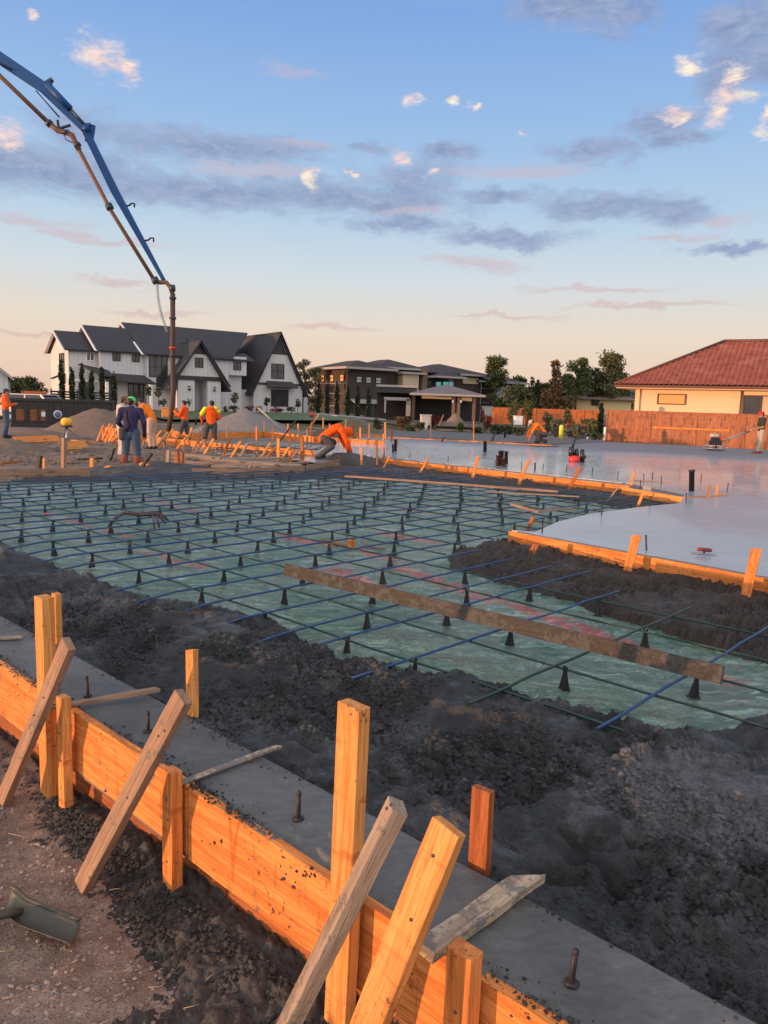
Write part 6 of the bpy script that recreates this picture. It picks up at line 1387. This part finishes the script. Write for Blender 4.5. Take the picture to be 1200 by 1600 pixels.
fr = plank_fence('wooden_fence', (12.66, 44.7, -.23), Vector((20.01, 40.4, -.23))+fence_dir*9, 1.83, 'cedar_fence', 'weathered cedar plank fence in front of the tile-roofed house')
mb = MB(); mb.box(2.6, 6.6, -.05, -.014, .88, .97); mb.build('rail', MATS['fir_board'], fr); mb = MB(); mb.box(9.1, 14, -.05, -.014, .86, .95); mb.build('rail', MATS['fir_board'], fr)
a, b_ = At(760, 657, 78), At(938, 657, 78)
plank_fence('wooden_fence', (a.x, 78, a.z-.3), (b_.x, 78, a.z-.3), 1.75, 'orange_fence', 'long low sunlit orange plank fence behind the shrubs', cap=False)
a, b_ = At(34, 628, 66), At(74, 628, 66)
plank_fence('wooden_fence', (a.x, 66, 0), (b_.x, 66, 0), At(40, 609, 66).z, 'red_lumber', 'short dark red plank fence behind the silver SUV', cap=False)
def slat_fence():
    a, b_ = At(80, 628, 64), At(178, 630, 68); d = b_-a; r = empty('slat_fence', (a.x, 64, -.1), math.atan2(4, d.x), 'dark horizontal slat fence below the cypress row', 'fence'); L = math.hypot(d.x, 4)
    for k in range(8): mb = MB(); mb.box(0, L, 0, .03, .2+k*.22, .34+k*.22); mb.build('slat', MATS['black_trim'], r)
    for k in range(6): mb = MB(); mb.box(k*L/5, k*L/5+.1, .03, .12, 0, 2.05); mb.build('post', MATS['black_trim'], r)
slat_fence()
def low_house():
    Y = 95; Y = 112; c = At(888, 643, Y); r = empty('low_house', (c.x, Y, c.z-.3), math.radians(-8), 'low yellow house with mauve hip roof beyond the orange fence', 'house')
    wallbox(r, -.5, 8.7, 0, 9, 0, 2.3, 'stucco_yellow'); part('roof', 'mauve_roof', r, lambda m: hip_roof(m, -1.4, 9.6, -.9, 9.9, 2.25, 3.7)); window(r, 3.2, 4.2, 1.3, 2.0, 0, 'rusty_pipe', 'window_glass')
    c = At(972, 645, 120); r = empty('low_house', (c.x, 120, c.z-.3), math.radians(-8), 'grey roofed low house just left of the tile-roofed house', 'house')
    wallbox(r, -.5, 6, 0, 9, 0, 2.6, 'stucco_yellow'); part('roof', 'grey_roof', r, lambda m: hip_roof(m, -6, 7, -.9, 9.9, 2.7, 4.6))
low_house()
# ---- lawn and planting
def leafmat(name, c1, c2):
    m, t, b = newmat(name); g = t.n('ShaderNodeNewGeometry').outputs['Position']; n = t.noise(g, 1.2, 4, .6); n2 = t.noise(g, 9, 2, .5)
    setb(t, b, col=t.mix(t.m('ADD', t.m('MULTIPLY', n, .5), t.m('MULTIPLY', n2, .5)), c1, c2), rough=.6, spec=.3); return m
leafmat('leaf_dark', (.018, .032, .012), (.050, .070, .024)); leafmat('leaf_mid', (.040, .060, .018), (.085, .105, .032)); leafmat('leaf_olive', (.065, .072, .028), (.13, .13, .055)); leafmat('leaf_brown', (.10, .055, .025), (.17, .095, .04)); leafmat('leaf_red', (.05, .010, .014), (.11, .022, .025)); leafmat('leaf_cypress', (.012, .024, .012), (.032, .050, .022)); leafmat('leaf_grey', (.08, .085, .055), (.15, .15, .10))
simple('bark', (.10, .07, .05), .9, var=.4, sc=4, bmp=.02); leafmat('lawn_green', (.050, .085, .020), (.090, .13, .035))
def leaves(name, blobs, n, size, mat, parent, seed, elong=1.5, hollow=.45):
    """leaf-sized faces spread through clustered volumes: blobs [(x,y,z,rx,ry,rz)]"""
    rs = np.random.RandomState(seed); B = np.array(blobs); vol = B[:, 3]*B[:, 4]*B[:, 5]; idx = rs.choice(len(B), n, p=vol/vol.sum())
    d = rs.normal(size=(n, 3)); d /= np.linalg.norm(d, axis=1)[:, None]; rr = (hollow+(1-hollow)*rs.rand(n)**.6)*(1+.12*rs.normal(size=n))
    P = B[idx, :3]+d*rr[:, None]*B[idx, 3:]
    keep = fbm(P[:, 0]*1.3+P[:, 2], P[:, 1]*1.3-P[:, 2]*.7, 1.5/max(B[:, 3].max(), .4), 2, seed) > -.30; P = P[keep]; n = len(P)
    u = rs.normal(size=(n, 3)); u /= np.linalg.norm(u, axis=1)[:, None]; w_ = rs.normal(size=(n, 3)); v = np.cross(u, w_); v /= np.linalg.norm(v, axis=1)[:, None]; s_ = size*(.6+.8*rs.rand(n))[:, None]
    V = np.stack([P-u*s_*elong, P+v*s_*.6, P+u*s_*elong, P-v*s_*.6], 1).reshape(-1, 3); Fq = np.arange(4*n).reshape(-1, 4)
    return np_mesh(name, V, Fq, MATS[mat], parent, smooth=False)
def tree(px, py_base, py_top, wpx, Y, mat, label, seed, shape='round', trunk=.22, n=4500, name='tree', group=None, cat='tree', z0=None):
    b_ = At(px, py_base, Y); t_ = At(px, py_top, Y); H_ = t_.z-b_.z; Rr = wpx/2/F_PX*Y; r = empty(name, b_, 0, label, cat, group); rs = random.Random(seed)
    mb = MB(); mb.tube([(0, 0, -.3), (0, 0, H_*trunk), (rs.uniform(-.2, .2), 0, H_*.6), (0, 0, H_*.85)], [H_*.028, H_*.022, H_*.014, H_*.004], 8); blobs = []
    for k in range(44 if shape != 'conifer' else 46):
        t = rs.uniform(0, 1)
        if shape == 'round': h = H_*(trunk+(1-trunk)*t); w_ = Rr*math.sin(math.pi*min(1, .12+t*.80))**.7
        elif shape == 'conifer': h = H_*(trunk*.6+(1-trunk*.6)*t); w_ = Rr*(1-t*.88)*rs.uniform(.7, 1.1)
        elif shape == 'broad': h = H_*(trunk+(1-trunk)*t**.8); w_ = Rr*(1-t**3*.65)
        else: h = H_*(trunk+(1-trunk)*t); w_ = Rr*.9
        a = rs.uniform(0, 6.28); q = rs.uniform(.15, .78); x, y = math.cos(a)*w_*q, math.sin(a)*w_*q; bs = Rr*rs.uniform(.26, .48)*(1 if shape != 'conifer' else (1.15-t*.75)); blobs.append((x, y, min(h, H_-bs*.5), bs, bs, bs*rs.uniform(.5, .85)))
        if k % 3 == 0: mb.tube([(0, 0, h*.72), (x*.5, y*.5, h*.88), (x, y, h)], [H_*.012, H_*.008, H_*.003], 5)
    mb.build('trunk', MATS['bark'], r); leaves('crown', blobs, n, max(.06, Rr*.062), mat, r, seed, 1.4, .3); return r
TG = 'trees on the skyline beyond the houses'
for a in [(772, 650, 556, 50, 118, 'leaf_mid', 'bushy tree rising behind the right end of the dark house', 1, 'broad'), (745, 650, 600, 60, 125, 'leaf_dark', 'low dark tree behind the scaffolded end of the dark house', 2, 'round'), (800, 650, 590, 50, 130, 'leaf_dark', 'dark rounded tree right of the dark house', 3, 'round'), (828, 650, 588, 34, 130, 'leaf_dark', 'small dark conifer at the gap in the skyline', 4, 'conifer'),
          (838, 650, 592, 26, 126, 'leaf_dark', 'narrow dark tree left of the brown conifer', 5, 'conifer'), (864, 655, 562, 62, 105, 'leaf_brown', 'rusty brown conifer, widest of the skyline trees', 6, 'conifer'), (898, 650, 560, 50, 108, 'leaf_mid', 'tall green tree with bare lower trunk behind the low house', 7, 'broad'), (925, 650, 575, 30, 112, 'leaf_dark', 'thin dark tree between the two tallest skyline trees', 8, 'round'),
          (950, 650, 551, 62, 112, 'leaf_olive', 'pale fan-shaped tree next to the tile-roofed house', 9, 'broad'), (475, 650, 562, 34, 110, 'leaf_dark', 'dark tree just right of the white house gable', 10, 'round'), (492, 655, 575, 30, 105, 'leaf_dark', 'second dark tree between the white and dark houses', 11, 'round'),
          (52, 640, 590, 40, 110, 'leaf_dark', 'dark bush mass between outbuilding and white house', 12, 'round'), (25, 640, 592, 60, 120, 'leaf_mid', 'green tree behind the outbuilding', 13, 'round'), (885, 655, 600, 60, 118, 'leaf_dark', 'dark undergrowth tree behind the low house', 14, 'round'), (880, 655, 585, 44, 122, 'leaf_dark', 'dark tree filling the gap behind the rusty conifer', 17, 'broad'), (912, 655, 590, 50, 124, 'leaf_mid', 'mid green tree behind the low mauve roof', 18, 'broad'), (940, 655, 580, 50, 122, 'leaf_dark', 'dark tree backing the pale fan-shaped tree', 19, 'broad'), (845, 655, 600, 50, 128, 'leaf_dark', 'low dark tree at the left foot of the rusty conifer', 20, 'round'), (785, 655, 600, 60, 126, 'leaf_dark', 'broad dark tree right below the bushy tree', 21, 'round'), (970, 650, 585, 50, 120, 'leaf_dark', 'dark tree low behind the pale fan-shaped tree', 15, 'round'), (810, 652, 604, 60, 110, 'leaf_olive', 'olive shrubby tree over the left of the orange fence', 16, 'round')]:
    tree(*a, trunk=.18 if a[7] not in (7, 9) else .30, n=5200, group=TG)
def cypress(px, pyb, pyt, w_, Y, label, group, seed):
    b_ = At(px, pyb, Y); t_ = At(px, pyt, Y); H_ = t_.z-b_.z; Rr = w_/2/F_PX*Y; r = empty('cypress_tree', b_, 0, label, 'cypress', group); rs = random.Random(seed); mb = MB(); mb.tube([(0, 0, -.3), (0, 0, H_*.8)], [.07, .02], 6); mb.build('trunk', MATS['bark'], r)
    blobs = [(rs.uniform(-.2, .2)*Rr, rs.uniform(-.2, .2)*Rr, H_*(k+.6)/15, Rr*(.95 if k < 11 else .95-(k-10)*.17)*rs.uniform(.75, 1.1), Rr*.8, H_*.07) for k in range(15)]; leaves('crown', blobs, 1800, .075, 'leaf_cypress', r, seed, 1.9, .2)
for k, (x, t_, w_) in enumerate([(97, 564, 9), (113, 576, 8), (129, 570, 8), (144, 580, 8), (160, 574, 9), (178, 582, 8)]):
    cypress(x, 630, t_, w_, 62, ['tallest cypress, leftmost in front of the white house', 'second cypress from the left before the white house', 'third cypress from the left before the white house', 'fourth cypress from the left before the white house', 'fifth cypress from the left before the white house', 'sixth cypress, nearest the big lower window of the white house'][k], 'cypresses before the white house', 50+k)
for k, (x, t_) in enumerate([(497, 598), (511, 600), (526, 596), (543, 606), (558, 603), (575, 606)]):
    cypress(x, 656, t_, 7.5, 80, ['leftmost cypress before the dark house', 'second cypress before the dark house', 'third cypress before the dark house', 'fourth cypress before the dark house', 'fifth cypress before the dark house', 'rightmost cypress before the dark house'][k], 'cypresses before the dark house', 70+k)
def shrub(px, pyb, pyt, wpx, Y, mat, label, seed, group=None, n=900, name='shrub'):
    b_ = At(px, pyb, Y); H_ = (pyb-pyt)/F_PX*Y; Rr = wpx/2/F_PX*Y; r = empty(name, b_, 0, label, 'shrub', group); rs = random.Random(seed); mb = MB()
    for k in range(5): a = rs.uniform(0, 6.28); mb.tube([(0, 0, -.1), (math.cos(a)*Rr*.5, math.sin(a)*Rr*.5, H_*.7)], [.03, .01], 5)
    mb.build('stem', MATS['bark'], r); blobs = [(rs.uniform(-.6, .6)*Rr, rs.uniform(-.5, .5)*Rr, H_*rs.uniform(.25, .85), Rr*rs.uniform(.3, .5), Rr*.4, H_*rs.uniform(.14, .26)) for k in range(9)]; leaves('foliage', blobs, n, max(.04, Rr*.10), mat, r, seed, 1.5, .15)
for k, a in enumerate([(758, 676, 640, 20, 52, 'leaf_red', 'dark red shrub behind the tall thin orange stake'), (680, 670, 645, 18, 52, 'leaf_red', 'dark red shrub right of the white wrapped box'), (628, 672, 650, 30, 50, 'leaf_brown', 'brownish shrub left of the white wrapped box'), (590, 672, 655, 16, 48, 'leaf_mid', 'small green shrub near the corner of the lawn'),
        (720, 674, 660, 16, 50, 'leaf_mid', 'small green shrub between the two red shrubs'), (655, 674, 660, 16, 48, 'leaf_dark', 'dark green shrub at the foot of the white wrapped box'), (785, 680, 664, 40, 46, 'leaf_dark', 'dark low shrub left of the crouching worker'), (812, 682, 668, 26, 45, 'leaf_olive', 'olive low shrub just left of the crouching worker'), (868, 684, 655, 26, 46, 'leaf_grey', 'grey green bush right above the crouching worker'),
        (900, 686, 662, 36, 45, 'leaf_grey', 'sage bush right of the yellow bollard'), (930, 688, 670, 24, 44, 'leaf_dark', 'dark round bush at the left end of the cedar fence'), (920, 680, 655, 40, 50, 'leaf_olive', 'olive bush behind the sage bush'), (855, 680, 640, 24, 55, 'leaf_olive', 'tall olive bush behind the crouching worker'), (640, 676, 664, 22, 46, 'leaf_olive', 'low olive shrub at the edge of the dry pad'), (745, 681, 668, 22, 46, 'leaf_dark', 'low dark shrub under the dark red shrub'),
        (800, 668, 625, 26, 60, 'leaf_olive', 'tall palm-like olive shrub left of the orange fence'), (822, 668, 615, 26, 58, 'leaf_mid', 'drooping tree-like shrub over the orange fence'), (888, 672, 640, 20, 58, 'leaf_olive', 'thin olive shrub in front of the low house fence')]):
    shrub(*a, 100+k, n=1500)
for k, (x, yb, yt, w_) in enumerate([(367, 640, 614, 16), (417, 642, 622, 12), (465, 645, 623, 10), (233, 628, 604, 14), (248, 630, 606, 14)]):
    tree(x, yb, yt, w_, 66, 'leaf_grey' if k in (0, 4) else 'leaf_dark', ['small pale ornamental tree left of the right gable', 'small dark ornamental tree beside the lower gable window', 'small dark topiary tree at the right corner of the white house', 'dark ornamental tree left of the pump hose', 'bare ornamental tree just left of the pump hose'][k], 140+k, 'round', .45, 700, 'ornamental_tree', 'ornamental trees before the white house', 'tree')
for k, (x, w_, m_) in enumerate([(352, 10, 'leaf_dark'), (366, 22, 'leaf_dark'), (388, 18, 'leaf_red'), (405, 14, 'leaf_brown'), (432, 26, 'leaf_red'), (455, 18, 'leaf_dark'), (214, 22, 'leaf_dark'), (255, 18, 'leaf_mid'), (296, 12, 'leaf_dark')]):
    shrub(x, 644 if x > 300 else 634, 634 if x > 300 else 622, w_, 68, m_, 'low shrub in the bed along the front of the white house', 160+k, 'bed shrubs before the white house', 350)
def lawn():
    u, v = np.meshgrid(np.linspace(0, 1, 90), np.linspace(0, 1, 60), indexing='ij')
    a, b_, c, d = At(260, 655, 52), At(594, 657, 57), At(500, 646, 76), At(180, 640, 70)
    X = (1-v)*((1-u)*a.x+u*b_.x)+v*((1-u)*d.x+u*c.x); Y = (1-v)*((1-u)*a.y+u*b_.y)+v*((1-u)*d.y+u*c.y); Z = (1-v)*((1-u)*a.z+u*b_.z)+v*((1-u)*d.z+u*c.z)+.03*fbm(X, Y, .8, 3, 5)
    tag(grid_mesh('lawn', X, Y, Z, MATS['lawn_green']), 'mown green lawn sloping up to the white house', 'lawn', kind='stuff')
    pts = [At(490, 646, 75), At(594, 655.5, 57)]; mb = MB(); mb.beam(pts[0], pts[1], .9, .10); tag(mb.build('pavement', MATS['grey_fascia']), kind='structure')
    n = 4000
lawn()
# ---- boxes, bollard, tote and small things
def boxthing(px0, px1, py0, py1, Y, mat, name, label, cat, lid=True, wrap=False):
    a, b_ = At(px0, py1, Y), At(px1, py0, Y); w_ = b_.x-a.x; h = b_.z-a.z; r = empty(name, ((a.x+b_.x)/2, Y, a.z), .15, label, cat)
    part('body', mat, r, lambda m: m.box(-w_/2, w_/2, -w_*.4, w_*.4, 0, h*.9), .03); part('lid', mat, r, lambda m: m.box(-w_/2-.03, w_/2+.03, -w_*.4-.03, w_*.4+.03, h*.9+.002, h), .02)
    if wrap:
        rs = random.Random(5); part('torn_wrap', mat, r, lambda m: m.poly([(-w_*.45, -w_*.43, h*.5), (w_*.3, -w_*.45, h*.45), (w_*.1, -w_*.5, -.2), (-w_*.1, -w_*.47, -.35), (-w_*.2, -w_*.46, .05)][::-1], .02))
    else: part('door_panel', mat, r, lambda m: m.box(-w_*.42, w_*.42, -w_*.4-.02, -w_*.4-.001, h*.08, h*.84), .01)
simple('bollard_yellow', (.75, .68, .04), .5); simple('portable_grey', (.30, .30, .29), .7)
boxthing(657, 673, 648, 664, 52, 'white_cloth', 'utility_box', 'white wrapped utility box with torn wrap beside a red shrub', 'utility box', wrap=True)
boxthing(803, 816, 650, 664, 54, 'white_trim', 'utility_box', 'white utility box in front of the orange fence', 'utility box')
boxthing(754, 768, 635, 652, 70, 'portable_grey', 'water_tank', 'pale grey tank by the right end of the dark house', 'tank')
boxthing(254, 276, 637, 652, 44, 'fresh_lumber', 'wooden_crate', 'brown wooden crate beside the pump hose on the lawn edge', 'crate')
def bollard(px, pyb, pyt, Y, mat, label, r_=.09, name='bollard'):
    a, t_ = At(px, pyb, Y), At(px, pyt, Y); h = t_.z-a.z; mb = MB(); mb.lathe([(r_, 0), (r_, h-.06), (r_*.7, h-.01), (r_*.3, h)], 14); o = mb.build(name, MATS[mat]); o.location = a; tag(o, label, 'bollard')
bollard(876, 686, 664, 41, 'bollard_yellow', 'bright yellow bollard right of the crouching worker', .11); bollard(892, 664, 654, 62, 'hivis_orange', 'small orange marker post behind the sage bush', .10); bollard(944, 689, 667, 43.8, 'white_trim', 'short white post at the left end of the cedar fence', .06)
bollard(306, 664, 652, 40, 'black_trim', 'small black post lamp with white top near the gravel mound', .05); bollard(487, 652, 644, 60, 'tool_red', 'small red hydrant at the end of the lawn', .16)
def far_cypress():
    cypress(937, 680, 632, 7, 48, 'thin dark cypress at the left end of the cedar fence', None, 91)
far_cypress()
def flag_line():
    for k, (x, y) in enumerate([(120, 664), (126, 662)]): pass
# broken chunks of earth on the left yard
def clods():
    n = 900; px = np.random.uniform(-10, 300, n); py = np.random.uniform(686, 728, n); P = []
    for x, y in zip(px, py):
        q = G(x, y, -.11); P.append((q.x, q.y, ghf(np.array([q.x]), np.array([q.y]))[0]+.01))
    s_ = .015+.07*np.random.rand(n)**4; scatter('earth_clods', np.array(P), s_, MATS['brown_soil'], label='small clods of earth scattered over the dirt yard', flat=.6)
clods()
